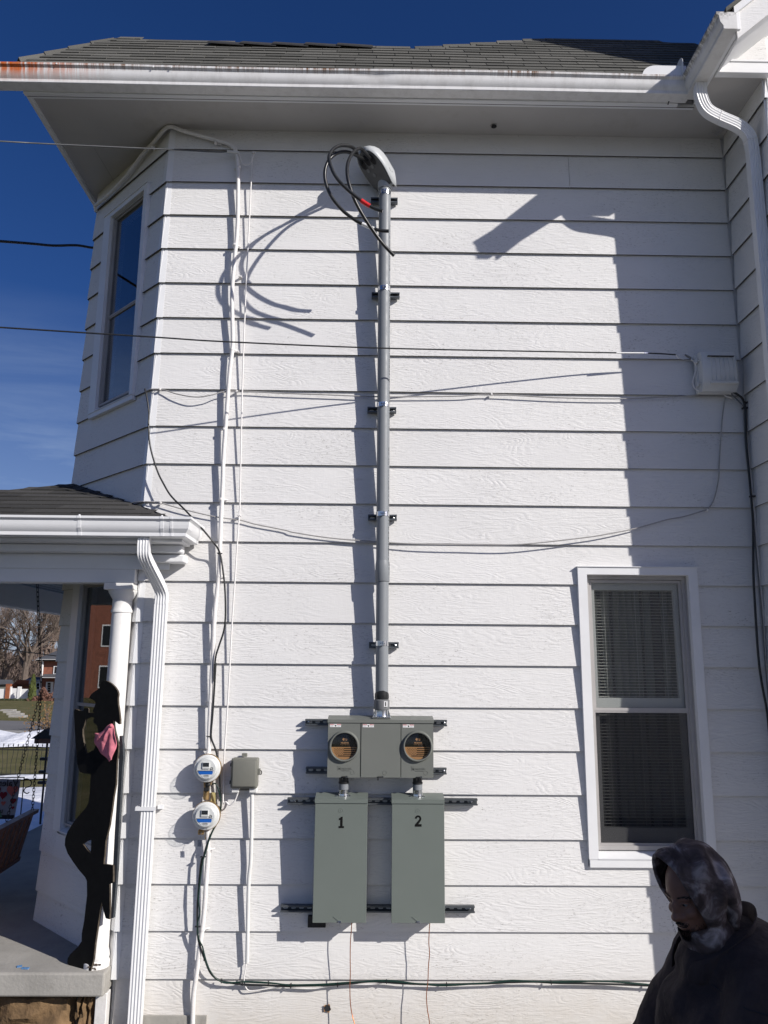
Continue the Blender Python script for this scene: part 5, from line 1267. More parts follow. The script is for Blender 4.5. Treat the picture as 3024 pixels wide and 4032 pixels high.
s = MB(); ring = [Vector((x1+.012+.010*math.cos(a_), -.06, zb_+.155+.012*math.sin(a_))) for a_ in [2*math.pi*i/12 for i in range(12)]]; s.tube(ring, .004, 6, False, closed=True); s.build('hasp', M['white_plastic'], T_, True)
# anchor of the wire at the box
T_ = thing('wire_clamp', 'wire clamp with looped wire hooked beside the white box', 'wire clamp', (0, 0, 0))
MB().tube(crom([bx(225, 378, -.07), bx(300, 435, -.06), bx(400, 462, -.05), bx(500, 460, -.04), bx(520, 450, -.03), bx(440, 395, -.05), bx(385, 362, -.055), bx(300, 378, -.06)]), .0022, 6).build('bail', M['zinc'], T_)
MB().tube([bx(380, 380, -.055), bx(470, 440, -.045)], .007, 8).build('wedge', M['pvc_coup'], T_)
MB().tube(crom([bx(470, 450, -.045), bx(530, 500, -.05), bx(550, 570, -.05), bx(530, 680, -.05), bx(500, 790, -.05), bx(515, 870, -.05), bx(560, 920, -.05), bx(630, 935, -.045)]), .0052, 8).build('drip_loop', M['old_paint'], T_, True)
# ---- black cables leaving the box and running down the inside corner
GR = 'cables running down the inside corner'
xr = lambda a_, b_, X=2.68: (lambda d_: CAM+d_*(X/d_.x))(sight(2600+a_/3.9127, 1300+b_/3.9127))
def xc_(px, py, Y): return at(px, py, Y)
p1 = [bx(1110, 945, -.05), bx(1180, 985, -.05), bx(1260, 1050, -.045), bx(1295, 1130, -.04), bx(1310, 1220, -.04), xc_(2937, 1700, -.04), xc_(2941, 1770, -.04), xc_(2950, 1870, -.05), xc_(2957, 1950, -.06), xc_(2965, 2060, -.06), xc_(2966, 2200, -.06), xc_(2968, 2300, -.07), xc_(2984, 2560, -.09), xc_(2998, 2680, -.10), xc_(3020, 2800, -.11), xc_(3030, 2900, -.11), xc_(3050, 3100, -.11)]
cable('corner_cable', p1, .0080, M['rubber'], 'thickest black cable curving from under the white box down the inside corner', 'cable', GR)
p2 = [bx(1090, 945, -.045), bx(1110, 1000, -.04), bx(1180, 1070, -.035), bx(1250, 1140, -.03), bx(1290, 1200, -.03), xc_(2930, 1640, -.03), xc_(2936, 1760, -.03), xc_(2948, 1870, -.03), xc_(2960, 2000, -.03), xc_(2972, 2130, -.03), xc_(2985, 2260, -.03), xc_(3000, 2420, -.03), xc_(3012, 2600, -.03), xc_(3040, 2900, -.03)]
cable('corner_cable', p2, .0050, M['pvc_coup'], 'thin grey-black cable alongside the thickest one in the inside corner', 'cable', GR)
p3 = [xc_(2935, 1600, -.02), xc_(2940, 1720, -.02), xc_(2955, 1860, -.02), xc_(2975, 2050, -.02), xc_(2990, 2250, -.02), xc_(3003, 2400, -.02), xc_(3010, 2550, -.02), xc_(3030, 2800, -.02)]
cable('corner_cable', p3, .0062, M['old_paint'], 'pale cable behind the black ones in the inside corner', 'cable', GR)
for p, wh_ in ((bx(1325, 1120, -.02), 'uppermost, close under the white box'), (bx(1300, 1205, -.02), 'second below the white box'), (xc_(2962, 1955, -.05), 'lowest, halfway to the window')):
    s = MB(); s.box(p.x-.02, p.x+.016, p.y-.02, p.y+.01, p.z-.006, p.z+.006, .002); tag(s.build('cable_clip', M['rubber']), 'black clip on the corner cables, '+wh_, 'cable clip', 'black clips on the corner cables')
MB().tube(crom([bx(975, 985, -.02), bx(1010, 1015, -.025), bx(1100, 1045, -.02)]), .0045, 6).build('wire_stub', M['old_paint'], None); tag(bpy.data.objects['wire_stub'], 'short stub of pale wire under the white box', 'wire')

# ---- overhead wires coming in from the left
w3a = bx(235, 378, -.07)
def wire(pts, r_, mat, label): return cable('overhead_wire', pts, r_, mat, label, 'wire', 'overhead wires from the street')
wire([w3a, at(2560, 1391, -.10), at(2300, 1387, -.14), at(1512, 1371, -.33), at(900, 1346, -.52), at(600, 1327, -.63), at(0, 1289, -.88), at(-400, 1262, -1.1), at(-1500, 1190, -1.8)], .0052, M['rubber'], 'lowest overhead wire crossing the whole wall to the white box')
for a_, b_, mt in (((2555, 1390.8, -.10), (2535, 1390.3, -.105), 'zinc'),): MB().tube([at(*a_), at(*b_)], .006, 6).build('splice', M[mt], bpy.data.objects['overhead_wire'])
MB().tube([at(2535, 1390.2, -.105), at(2427, 1389.5, -.125)], .0058, 6).build('pale_sleeve', M['label'], bpy.data.objects['overhead_wire'])
wire([g7(335, 345, -.05), at(845, 598, -.08), at(660, 588, -.20), at(500, 581, -.32), at(200, 567, -.55), at(0, 556, -.75), at(-600, 520, -1.5)], .0048, M['pvc_insert'], 'topmost overhead wire passing under the eave to the anchor near the corner')
wire([at(400, 976, 1.3), at(360, 975, 1.25), at(300, 966, 1.1), at(210, 967, 1.0), at(130, 960, .8), at(0, 950, .5), at(-500, 915, -.5)], .0115, M['rubber'], 'thick middle overhead wire that vanishes behind the cut corner')
# ================================================================== PORCH THINGS
f = lambda a, b: (a/1.6, 2650+b/1.6)
k3 = lambda a, b: (250+a/4.424, 2600+b/4.424)
KN, KC = (.55, 1, 0), .55*-1.728+(-.083)                # plane of the cut-out board, leaning beside the column
def kp(px, py): return atp(px, py, KN, KC)
T_ = thing('cowboy_cutout', 'flat black plywood silhouette of a leaning cowboy holding a pipe, propped on the porch column', 'cutout figure', (0, 0, 0))
out = [k3(a, b) for a, b in ((700, 355), (660, 385), (638, 430), (620, 490), (560, 530), (490, 580), (442, 655), (500, 685), (545, 710), (558, 750), (540, 800), (512, 880), (515, 905), (540, 915), (480, 918), (440, 910), (438, 850), (425, 832), (365, 832), (352, 850), (345, 880), (270, 876), (245, 860), (195, 845), (182, 900), (185, 1000), (195, 1180), (205, 1400), (222, 1560), (240, 1800), (262, 1900), (285, 1945), (350, 1970), (430, 1975), (475, 1985))]
out += [f(a, b) for a, b in ((565, 760), (556, 820), (540, 850), (500, 895), (460, 945), (425, 1000), (410, 1045), (408, 1085), (425, 1135), (460, 1190), (500, 1245), (535, 1285), (547, 1310), (548, 1400), (540, 1470), (530, 1560), (515, 1640), (514, 1690), (490, 1725), (440, 1775), (426, 1800), (424, 1830), (440, 1845), (500, 1860), (545, 1885), (570, 1880), (590, 1800), (600, 1700), (615, 1600), (630, 1500), (642, 1442), (650, 1490), (665, 1545), (688, 1552), (692, 1500), (690, 1330), (712, 1318), (712, 1212), (652, 1203), (660, 1130), (665, 1060), (690, 960), (705, 860), (715, 780), (730, 700))]
out += [k3(a, b) for a, b in ((930, 1750), (950, 1600), (955, 1480), (940, 1400), (900, 1250), (880, 1150), (873, 1040), (920, 1080), (965, 1115), (985, 1110), (985, 1030), (965, 850), (950, 770), (945, 660), (955, 590), (940, 530), (900, 470), (840, 410), (780, 370), (735, 355))]
hole1 = [k3(a, b) for a, b in ((520, 990), (535, 1010), (518, 1045), (525, 1090), (585, 1135), (598, 1200), (606, 1260), (585, 1300), (570, 1380), (575, 1440), (550, 1500), (530, 1560), (470, 1590), (400, 1628), (382, 1560), (350, 1420), (332, 1300), (332, 1200), (360, 1130), (375, 1070), (388, 1030), (420, 1005), (480, 988))]
hole2 = [f(a, b) for a, b in ((522, 1078), (545, 1060), (574, 1052), (574, 1090), (571, 1136), (548, 1112))]
from mathutils.geometry import tessellate_polygon
def cutout(loops, th, matf, mate, parent, name):
    L3 = [[kp(*p) for p in lp] for lp in loops]; flat = [p for lp in L3 for p in lp]
    nrm = Vector(KN).normalized()
    fx, fz = Vector((nrm.y, -nrm.x, 0)), Vector((0, 0, 1))
    L2 = [[Vector((p.dot(fx), p.z, 0)) for p in lp] for lp in L3]
    tris = tessellate_polygon(L2)
    mb = MB(); V0 = [mb.bm.verts.new(p) for p in flat]; V1 = [mb.bm.verts.new(p+nrm*th) for p in flat]
    for t in tris:
        try: mb.bm.faces.new([V0[i] for i in t]); mb.bm.faces.new([V1[i] for i in t][::-1])
        except ValueError: pass
    me_edges = []; o_ = 0
    for lp in L3:
        n = len(lp)
        for i in range(n):
            a_, b_ = o_+i, o_+(i+1) % n
            fc = mb.bm.faces.new((V0[a_], V0[b_], V1[b_], V1[a_])); fc.material_index = 1
        o_ += n
    ob = mb.build(name, matf, parent); ob.data.materials.append(mate); return ob
cutout([out, hole1, hole2], .013, M['plywood'], M['ply_edge'], T_, 'board')
s = MB()                                                 # prop strut of dark metal behind the board
P_ = [kp(*k3(a, b))+Vector((0.004, .012, 0)) for a, b in ((955, 1320), (990, 1320), (1012, 1480), (1020, 1700))]+[kp(*f(a, b))+Vector((0.004, .012, 0)) for a, b in ((762, 600), (745, 900), (728, 1250), (705, 1548), (692, 1548), (700, 1300), (715, 1000), (735, 700))]
s.prism(P_, (.006, .022, 0)); s.build('brace', M['strut'], T_)
# bandana tied round the neck of the cut-out
bo = [(845, 1105), (870, 1100), (905, 1170), (935, 1270), (962, 1400), (945, 1500), (920, 1580), (885, 1700), (893, 1715), (880, 1735), (862, 1740), (845, 1768), (838, 1740), (760, 1685), (690, 1620), (630, 1530), (585, 1450), (567, 1390), (575, 1320), (585, 1270), (590, 1255), (605, 1275), (660, 1262), (720, 1220), (790, 1150)]
cen = (770, 1400); nrm = Vector(KN).normalized()
s = MB(); rings_ = []
for rr_ in (1.0, .85, .68, .5, .32, .15):
    row = []
    for i, (a, b) in enumerate(bo):
        x, y = cen[0]+(a-cen[0])*rr_, cen[1]+(b-cen[1])*rr_
        fold = math.sin(math.atan2(y-1105, x-870)*17)          # folds radiate from the knot
        lift = .014+.018*(1-rr_)+.014*fold*(.3+.7*(1-abs(rr_-.6)))
        row.append(kp(*k3(x, y))-nrm*lift)
    rings_.append(row+[row[0]])
V = [[s.bm.verts.new(p) for p in r[:-1]] for r in rings_]; n = len(bo)
for i in range(len(V)-1):
    for j in range(n): s.bm.faces.new((V[i][j], V[i][(j+1) % n], V[i+1][(j+1) % n], V[i+1][j]))
s.bm.faces.new(V[-1])
bd = s.build('bandana', M['bandana'], None, True, 80); sd = bd.modifiers.new('s', 'SUBSURF'); sd.levels = sd.render_levels = 1
so_ = bd.modifiers.new('t', 'SOLIDIFY'); so_.thickness = .003
tag(bd, 'pink bandana tied round the neck of the black cowboy silhouette', 'bandana')
s = MB(); p = kp(*k3(872, 1140))-nrm*.02; bmesh.ops.create_icosphere(s.bm, subdivisions=2, radius=.012, matrix=Matrix.Translation(p)); s.build('knot', M['bandana'], bd, True, 80)
# litter on the slab
for i, (a, b) in enumerate(((122, 1850), (160, 1862))):
    p = atz(*f(a, b), PZ+.002); s = MB(); s.box(-.016-.008*i, .016+.008*i, -.010, .010, 0, .004, .001, M=Matrix.Translation(p) @ Matrix.Rotation(R(25-30*i), 4, 'Z') @ Matrix.Rotation(R(12), 4, 'X'))
    tag(s.build('wrapper_scrap', mottled('blue_clear_plastic%d' % i, (.10, .22, .42), .4, 60, .25) if i == 0 else bpy.data.materials['blue_clear_plastic0']), ('crumpled blue scrap lying further left on the porch slab', 'longer blue strip of plastic lying on the porch slab')[i], 'litter')
# ---- porch swing and its chains
T_ = thing('porch_swing', 'stained wooden bench swing with slatted back hanging on the porch', 'porch swing', (0, 0, 0))
Pa, Pb = atz(137, 3190, 1.07), atz(0, 3262, 1.07); dr_ = (Pb-Pa).normalized(); 
Pe = Pa+dr_*1.35
sd = Vector((dr_.y, -dr_.x, 0)); 
if sd.x > 0: sd = -sd                                    # seat lies to the left
def sbox(mb, o_, a0, a1, b0, b1, z0, z1, tilt=0.0):      # a along rail, b sideways
    def pt(a_, b_, z_): return o_+dr_*a_+sd*(b_+(tilt*(1.07-z_)))+Vector((0, 0, z_-o_.z))
    mb.hexa([pt(a0, b0, z0), pt(a1, b0, z0), pt(a1, b1, z0), pt(a0, b1, z0), pt(a0, b0, z1), pt(a1, b0, z1), pt(a1, b1, z1), pt(a0, b1, z1)])
s = MB(); sbox(s, Pa, 0, 1.35, -.035, .03, 1.05, 1.08, .2); s.build('top_rail', M['swing'], T_)
for i in range(13):
    s = MB(); a_ = .02+i*.105; sbox(s, Pa, a_, a_+.065, -.008, .010, .70, 1.05, .25); s.build('back_slat', M['swing'], T_)
s = MB(); sbox(s, Pa, 0, 1.35, -.015, .02, .665, .70, .25); s.build('bottom_rail', M['swing'], T_)
for i in range(5):
    s = MB(); sbox(s, Pa, 0, 1.35, .10+i*.085, .17+i*.085, .655, .675); s.build('seat_slat', M['swing'], T_)
for a_ in (.03, 1.28):
    s = MB(); sbox(s, Pa, a_, a_+.04, .05, .55, .90, .925); sbox(s, Pa, a_, a_+.04, .50, .54, .62, .90); s.build('armrest', M['swing'], T_)
def chain(p0, p1, name, label, L=.036, r_=.0026):
    p0, p1 = Vector(p0), Vector(p1); d_ = (p1-p0); n_ = int(d_.length/(L*.80)); d_.normalize()
    T2 = thing(name, label, 'chain', p0, 'chains of the porch swing')
    q_ = d_.to_track_quat('Z', 'Y').to_matrix().to_4x4(); ring = []
    for i in range(14):
        a_ = 2*math.pi*i/14; ring.append(Vector((.0095*math.cos(a_), 0, (L/2-.0095)*(1 if math.sin(a_) >= 0 else -1)+.0095*math.sin(a_))))
    lm = MB().tube(ring, r_, 6, False, closed=True).mesh('link', M['strut_dark'], True)
    for i in range(n_):
        o = put(bpy.data.objects.new('link', lm), T2); o.matrix_local = Matrix.Translation(d_*(i+.5)*L*.8) @ q_ @ Matrix.Rotation(R(90*(i % 2)+20), 4, 'Z')
spl = at(163, 2715, 1.33); hook = atz(146, 2277, 3.095); hook = Vector((hook.x, hook.y, 3.098))
hook = at(146, 2277, 1.33); hook.z = min(hook.z, 3.098)
chain(hook, spl, 'swing_chain', 'upper chain of the swing from the porch ceiling down to the ring', .05, .003)
chain(spl, Pa+dr_*.06+Vector((0, 0, .0)), 'swing_chain', 'right-hand lower chain going straight down to the swing back')
e_ = atz(18, 3262, .93); chain(spl, e_, 'swing_chain', 'left-hand lower chain slanting to the swing arm')
MB().tube([spl+Vector((.012*math.cos(a_), 0, .012*math.sin(a_))) for a_ in [2*math.pi*i/14 for i in range(14)]], .003, 6, False, closed=True).build('ring', M['strut_dark'], bpy.data.objects['swing_chain'])
p = atp(305/1.8433, 1800+885/1.8433, (0, 1, 0), .12); MB().tube(crom([p+Vector((-.015, 0, .02)), p+Vector((-.022, 0, -.004)), p+Vector((0, 0, -.018)), p+Vector((.022, 0, .0)), p+Vector((.018, 0, .018))]), .0035, 6).build('ceiling_hook', M['rubber'], ceil)

# ================================================================== LAND BEHIND
def gz(y):                                                # the land falls away from the house
    ks = [(-60, 0.0), (.5, 0.0), (2, -.05), (6, -.35), (10, -.68), (20, -1.36), (30, -1.6), (55, -2.13), (110, -3.3), (400, -3.3), (3000, -3.3)]
    for (a, za), (b, zb_) in zip(ks, ks[1:]):
        if y <= b: return za+(zb_-za)*(y-a)/(b-a)
    return ks[-1][1]
ys = [-60, -20, -8, -4, 0, .5, 1, 2, 3, 4, 6, 8, 10, 12, 14, 16, 18, 20, 25, 30, 35, 40, 45, 50, 55, 60, 70, 80, 90, 110, 150, 220, 400, 900, 2000]
xs = [-1500, -600, -250, -120, -80, -60, -50]+list(range(-45, 13, 3))+[20, 40, 90, 300, 1500]
s = MB(); s.grid([[Vector((x, y, gz(y)+(.03*math.sin(x*.7+y*.4) if 8 < y < 60 else 0))) for x in xs] for y in ys]); g = s.build('ground', M['ground'], None, True, 80); g['kind'] = 'structure'
def band(name, y0, y1, mat, lift, xa_=-60, xb2_=8, wob=0.0, n=60, seed=1, kind='structure', ny=3, hump=0.0):
    rr_ = random.Random(seed); ph = [rr_.uniform(0, 6) for _ in range(4)]
    def w_(x, k): return wob*(math.sin(x*.55+ph[k])+.5*math.sin(x*1.7+ph[(k+1) % 4])+.25*math.sin(x*4.1+ph[(k+2) % 4]))
    rows = []
    for j in range(ny+1):
        t = j/ny; row = []
        for i in range(n+1):
            x = xa_+(xb2_-xa_)*i/n; y = (y0+w_(x, 0))*(1-t)+(y1+w_(x, 2))*t
            row.append(Vector((x, y, gz(y)+lift+.03*math.sin(x*.7+y*.4)*(8 < y < 60)+hump*math.sin(math.pi*t)*(1+.5*math.sin(x*2+ph[1])))))
        rows.append(row)
    s = MB(); s.grid(rows); o = s.build(name, mat, None, True, 80); o['kind'] = kind; return o
def yat(py, lo=5, hi=200):                                # ground distance at a photo row near the left edge
    for _ in range(40):
        mid = (lo+hi)/2; p = at(90, py, mid)
        if p.z < gz(mid): hi = mid
        else: lo = mid
    return (lo+hi)/2
Y = {k: yat(k) for k in (3225, 3150, 3110, 3060, 2985, 2945, 2892, 2880, 2842, 2785, 2757)}
band('road', Y[2880], Y[2842], M['asphalt'], .05, -60, 10)
band('footpath', Y[2892], Y[2880]-.3, M['concrete'], .06, -60, 10)
band('snow', Y[2945], Y[2892]-.5, M['snow'], .05, -26, 6, .5, 90, 3, hump=.35)
band('snow', Y[3060]-.6, Y[2985]-5.5, M['snow'], .035, -20, 3, .35, 120, 5, hump=.05)
band('snow', 7.2, Y[3110], M['snow'], .03, -14, 2, .25, 120, 8, hump=.12, ny=6)
band('snow', 12.4, Y[3150]+.5, M['snow'], .045, -12, 0, .2, 60, 9, hump=.02)
# steps of pale stone in the bank
for i, (a, b) in enumerate(((175, 1385), (245, 1425), (330, 1470), (385, 1520))):
    yy = yat(2550+b/5.53); p = at(a/5.53, 2550+b/5.53, yy); s = MB(); s.box(p.x-.62, p.x+.62, yy-.3, yy+.4, p.z-.3, p.z+.16, .03)
    tag(s.build('garden_step', M['concrete']), 'pale stone step in the grass bank, '+('highest', 'second from the top', 'third from the top', 'lowest')[i], 'step', 'garden steps in the bank')
# iron fence
fy = Y[3060]; fz = gz(fy)
T_ = thing('iron_fence', 'thin black wrought iron fence in the snowy yard', 'fence', (-10, fy, fz))
tpz = at(90, 2930, fy).z
s = MB(); s.box(-6, 4, -.012, .012, tpz-.19-fz, tpz-.16-fz); s.build('rail', M['black_steel'], T_)
s = MB(); s.box(-6, 4, -.012, .012, .06, .09); s.build('rail', M['black_steel'], T_)
rr = random.Random(6); pm = None
x = -4.0
while x < 2.2:
    s = MB(); h = tpz-fz+rr.uniform(-.02, .03); j1, j2 = rr.uniform(-.03, .03), rr.uniform(-.03, .03)
    s.tube(crom([(0, 0, 0), (j1, 0, h*.4), (j2, 0, h*.75), (0, 0, h-.07)], 3), .0085, 5); s.lathe([(.008, h-.08), (.022, h-.05), (.0, h+.02)], None, 5)
    o = s.build('picket', M['black_steel'], T_); o.location = (x, 0, 0); x += .155
# garden flag on its iron hook, seen from behind so its writing is reversed
fl_y = 3.0
FT = at(*f(130, 668), fl_y); FB = at(*f(105, 920), fl_y)
T_ = thing('garden_flag', 'grey Valentine garden flag with hearts seen from behind', 'flag', (FT.x, fl_y, FB.z))
Wf, Hf = .34, FT.z-FB.z
def flp(u, v, lift=0): return Vector((-u*Wf-.02*v*0-.045*(1-v)*.6, .012*math.sin(u*7+v*3)-lift, v*Hf))
s = MB(); s.grid([[flp(i/10, j/10) for i in range(11)] for j in range(11)]); s.build('cloth', M['flag'], T_, True, 80)
def flat_on(pts2, mat, name, lift=.004):
    s = MB(); s.face([flp(u, v, lift+.006) for u, v in pts2]); s.build(name, mat, T_)
def heart(cu, cv, r_, mat):
    pts_ = []
    for i in range(24):
        t = 2*math.pi*i/24; pts_.append((cu+r_*16*math.sin(t)**3/17, cv+r_*(13*math.cos(t)-5*math.cos(2*t)-2*math.cos(3*t)-math.cos(4*t))/17))
    flat_on(pts_, mat, 'heart')
heart(.68, .70, .16, M['flag_red']); heart(.18, .72, .17, M['flag_pink']); heart(.42, .60, .12, M['flag_red']); heart(.12, .45, .09, M['flag_red']); heart(.38, .40, .07, M['flag_pink']); heart(.10, .28, .05, M['flag_red'])
flat_on([(.35, .02), (1.0, .02), (1.0, .22), (.8, .30), (.45, .24)], M['flag_teal'], 'print'); flat_on([(0.02, .0), (1, .0), (1, .10), (.02, .10)], M['flag_dark'], 'print')
text_mesh("Valentine", .095, .0005, Matrix(((-1, 0, 0, -.012), (0, 0, -1, -.020), (0, 1, 0, Hf*.90), (0, 0, 0, 1))), 'lettering', M['flag_dark'], T_, .001, 'LEFT')
text_mesh("LOVE", .045, .0005, Matrix(((-1, 0, 0, -.14), (0, 0, -1, -.022), (0, 1, 0, Hf*.20), (0, 0, 0, 1))), 'lettering', M['flag_dark'], T_, .001, 'LEFT')
s = MB(); s.tube([(.03, 0, -FB.z+gz(3)), (.035, 0, Hf+.02)], .006, 6); s.tube([(.04, 0, Hf+.015), (-.36, 0, Hf+.012)], .005, 6)
s.tube(crom([(.035, 0, Hf), (.075, 0, Hf+.0), (.115, 0, Hf-.03), (.10, 0, Hf-.07), (.06, 0, Hf-.085), (.045, 0, Hf-.12), (.075, 0, Hf-.14), (.10, 0, Hf-.13)]), .0055, 6); s.build('flag_hook', M['rubber'], T_)
# feeder roof poking past the corner
b1 = at(142, 2898, 9); b2 = at(205, 2925, 9)
T_ = thing('bird_feeder', 'dark-roofed brown bird feeder by the iron fence', 'bird feeder', (b1.x+.21, 9, b2.z))
s = MB(); s.prism([(-.23, -.16, .085), (.23, -.16, .085), (0.0, -.16, .25)], (0, .32, 0)); s.build('roof', M['shingle_dark'], T_)
s = MB(); s.box(-.18, .18, -.13, .13, -.0, .083, .003); s.build('tray', M['brown_box'], T_)
s = MB(); s.tube([(0, 0, gz(9)-b2.z), (0, 0, 0)], .02, 8); 
for zz in (-.30, -.52, -.7): s.box(-.10, .05, -.04, .04, zz, zz+.05, .01)
s.build('post', M['rubber'], T_)

FY = 104.0; base_z = gz(FY)
def fx(px, Y_=FY, py=2700): return at(px, py, Y_).x
def fzz(py, Y_=FY, px=100): return at(px, py, Y_).z
z5 = lambda a, b: (a/5.53, 2550+b/5.53)
# white vinyl fence beyond the road
T_ = thing('vinyl_fence', 'white vinyl panel fence in front of the red deck', 'fence', (0, FY, base_z))
def lb(mb, a0, b0, a1, b1, Y0, Y1, parent=None):
    p0 = at(*z5(a0, b0), Y0); p1 = at(*z5(a1, b1), Y0)
    o_ = parent.location if parent else Vector((0, 0, 0))
    mb.box(p0.x-o_.x, p1.x-o_.x, Y0-o_.y, Y1-o_.y, p1.z-o_.z, p0.z-o_.z); return mb
for a0, a1, tp in ((-300, 128, 895), (215, 385, 885), (430, 600, 900), (640, 700, 905), (770, 855, 905)):
    lb(MB(), a0, tp, a1, 1150, FY, FY+.1, T_).build('panel', M['vinyl'], T_)
for a0, a1, tp in ((190, 222, 850), (385, 428, 850), (848, 868, 895)):
    lb(MB(), a0, tp, a1, 1150, FY-.1, FY+.2, T_).build('post', M['vinyl'], T_)
T_ = thing('timber_post', 'red-brown square timber post standing in the white fence', 'post', (0, FY, base_z))
lb(MB(), 130, 790, 190, 1130, FY-.2, FY+.4, T_).build('post', M['fencewood'], T_)
# red deck and stair
T_ = thing('deck_stair', 'red-brown timber deck with railing behind the white fence', 'deck', (0, FY+3, base_z))
lb(MB(), 200, 800, 640, 830, FY+3, FY+5, T_).build('landing', M['fencewood'], T_)
lb(MB(), 370, 705, 630, 722, FY+3, FY+3.1, T_).build('hand_rail', M['fencewood'], T_)
for i in range(15): lb(MB(), 372+i*17, 720, 381+i*17, 830, FY+3, FY+3.08, T_).build('baluster', M['fencewood'], T_)
for i in range(8):
    a0 = 240+i*17; t = i/8; lb(MB(), a0, 815-100*t, a0+9, 900, FY+3.2, FY+3.28, T_).build('baluster', M['fencewood'], T_)
lb(MB(), 250, 830, 640, 905, FY+3.4, FY+3.6, T_).build('skirt_board', M['fencewood'], T_)
# grey shed, far left
T_ = thing('garden_shed', 'low grey-roofed shed left of the red deck', 'shed', (0, FY+8, base_z))
lb(MB(), -200, 800, 150, 1000, FY+8, FY+12, T_).build('wall', M['box_grey'], T_)
s = MB(); p0, p1, p2, p3 = at(*z5(-220, 810), FY+7.6), at(*z5(300, 790), FY+7.6), at(*z5(262, 700), FY+10), at(*z5(-220, 690), FY+10)
s.prism([p-T_.location for p in (p0, p1, p2, p3)], (0, .2, -.2)); s.build('roof', M['roof_far'], T_)
# small white garage and the brick house
T_ = thing('white_garage', 'small white annexe with dark window behind the conical evergreen', 'building', (0, FY+6, base_z))
lb(MB(), 620, 715, 900, 1150, FY+6, FY+12, T_).build('wall', M['vinyl'], T_)
s = MB(); s.prism([at(*z5(a, b), Y_)-T_.location for a, b, Y_ in ((540, 705, FY+5.6), (930, 705, FY+5.6), (930, 640, FY+9), (680, 640, FY+9))], (0, .2, -.15)); s.build('roof', M['roof_far'], T_)
lb(MB(), 545, 700, 900, 718, FY+5.5, FY+5.7, T_).build('fascia', M['vinyl'], T_)
fr_ = lb(MB(), 790, 768, 872, 925, FY+5.9, FY+6.02, T_).build('window', M['vinyl'], T_); lb(MB(), 802, 778, 862, 840, FY+5.85, FY+5.88, T_).build('pane', M['lcd'], fr_); lb(MB(), 802, 850, 862, 915, FY+5.85, FY+5.88, T_).build('pane', M['lcd'], fr_)
HY = 103.2
T_ = thing('brick_house', 'two-storey red brick house beyond the road with white downpipe', 'house', (0, HY, gz(HY)))
lb(MB(), 905, 270, 2400, 1200, HY, HY+12, T_).build('wall', M['brick_far'], T_)
s = MB(); P8 = [at(*z5(a, b), Y_)-T_.location for a, b, Y_ in ((780, 262, HY-1), (2500, 262, HY-1), (2300, -60, HY+7), (1250, 60, HY+7))]
s.prism(P8, (0, .3, -.2)); rf = s.build('roof', M['roof_far'], T_)
lb(MB(), 785, 250, 2500, 272, HY-1.1, HY-.9, T_).build('gutter', M['vinyl'], T_)
s = MB(); s.tube([at(*z5(905, 270), HY-.9)-T_.location, at(*z5(935, 310), HY-.3)-T_.location, at(*z5(915, 560), HY-.2)-T_.location, at(*z5(880, 760), HY-.2)-T_.location, at(*z5(868, 1100), HY-.2)-T_.location], .13, 8); s.build('downpipe', M['vinyl'], T_)
s = MB(); s.prism([at(*z5(a, b), Y_)-T_.location for a, b, Y_ in ((900, 650, HY-2.4), (2400, 650, HY-2.4), (2400, 560, HY-.1), (960, 575, HY-.1))], (0, .1, -.1)); s.build('porch_roof', M['roof_far'], T_)
lb(MB(), 905, 648, 2400, 668, HY-2.5, HY-2.3, T_).build('porch_fascia', M['vinyl'], T_)
w_ = lb(MB(), 1005, 745, 1140, 990, HY-.15, HY-.02, T_).build('window', M['vinyl'], T_)
for a0, a1 in ((1035, 1078), (1078, 1100)):
    for j in range(4): lb(MB(), a0+3, 765+j*52, a1-3, 765+j*52+46, HY-.2, HY-.17, T_).build('pane', M['lcd'], w_)
w_ = lb(MB(), 1170, 400, 1300, 575, HY-.15, HY-.02, T_).build('window', M['vinyl'], T_); lb(MB(), 1195, 415, 1290, 560, HY-.2, HY-.17, T_).build('pane', M['lcd'], w_)

# leafy masses made from many small faces
def leaves(mb, c, rad, n_, size, rr_, shape=None):
    for _ in range(n_):
        while True:
            d_ = Vector((rr_.uniform(-1, 1), rr_.uniform(-1, 1), rr_.uniform(-1, 1)))
            if .25 < d_.length <= 1: break
        if shape: d_ = shape(d_)
        p = c+Vector((d_.x*rad[0], d_.y*rad[1], d_.z*rad[2])); a_ = Vector((rr_.gauss(0, 1), rr_.gauss(0, 1), rr_.gauss(0, 1))).normalized(); b_ = a_.orthogonal().normalized(); e_ = size*rr_.uniform(.5, 1.3)
        mb.face([p+a_*e_, p+b_*e_*.5, p-a_*e_, p-b_*e_*.5])
rr = random.Random(20)
T_ = thing('evergreen_tree', 'narrow conical yellow-green evergreen in front of the white annexe', 'tree', (fx(129), FY-3, gz(FY-3)))
tz = at(*z5(725, 600), FY-3).z-T_.location.z; wdd = (at(*z5(785, 1000), FY-3)-at(*z5(615, 1000), FY-3)).x/2
cxo = at(*z5(702, 1000), FY-3).x-T_.location.x
s = MB()
for i in range(900):
    t = rr.random()**.7; t = 1-t; r_ = wdd*(1-t)**.65*math.sqrt(rr.random())*(1.05); a_ = rr.uniform(0, 6.28); p = Vector((cxo+r_*math.cos(a_), r_*math.sin(a_), t*tz)); e_ = .22
    a2 = Vector((rr.gauss(0, .4), rr.gauss(0, .4), 1)).normalized(); b2_ = a2.orthogonal(); s.face([p+a2*e_*1.3, p+b2_*e_*.4, p-a2*e_, p-b2_*e_*.4])
s.build('crown', M['evergreen'], T_); s = MB(); s.tube([(cxo, 0, 0), (cxo, 0, tz*.5)], .12, 6); s.build('trunk', M['bark'], T_)
T_ = None
s = MB(); hy = FY-5
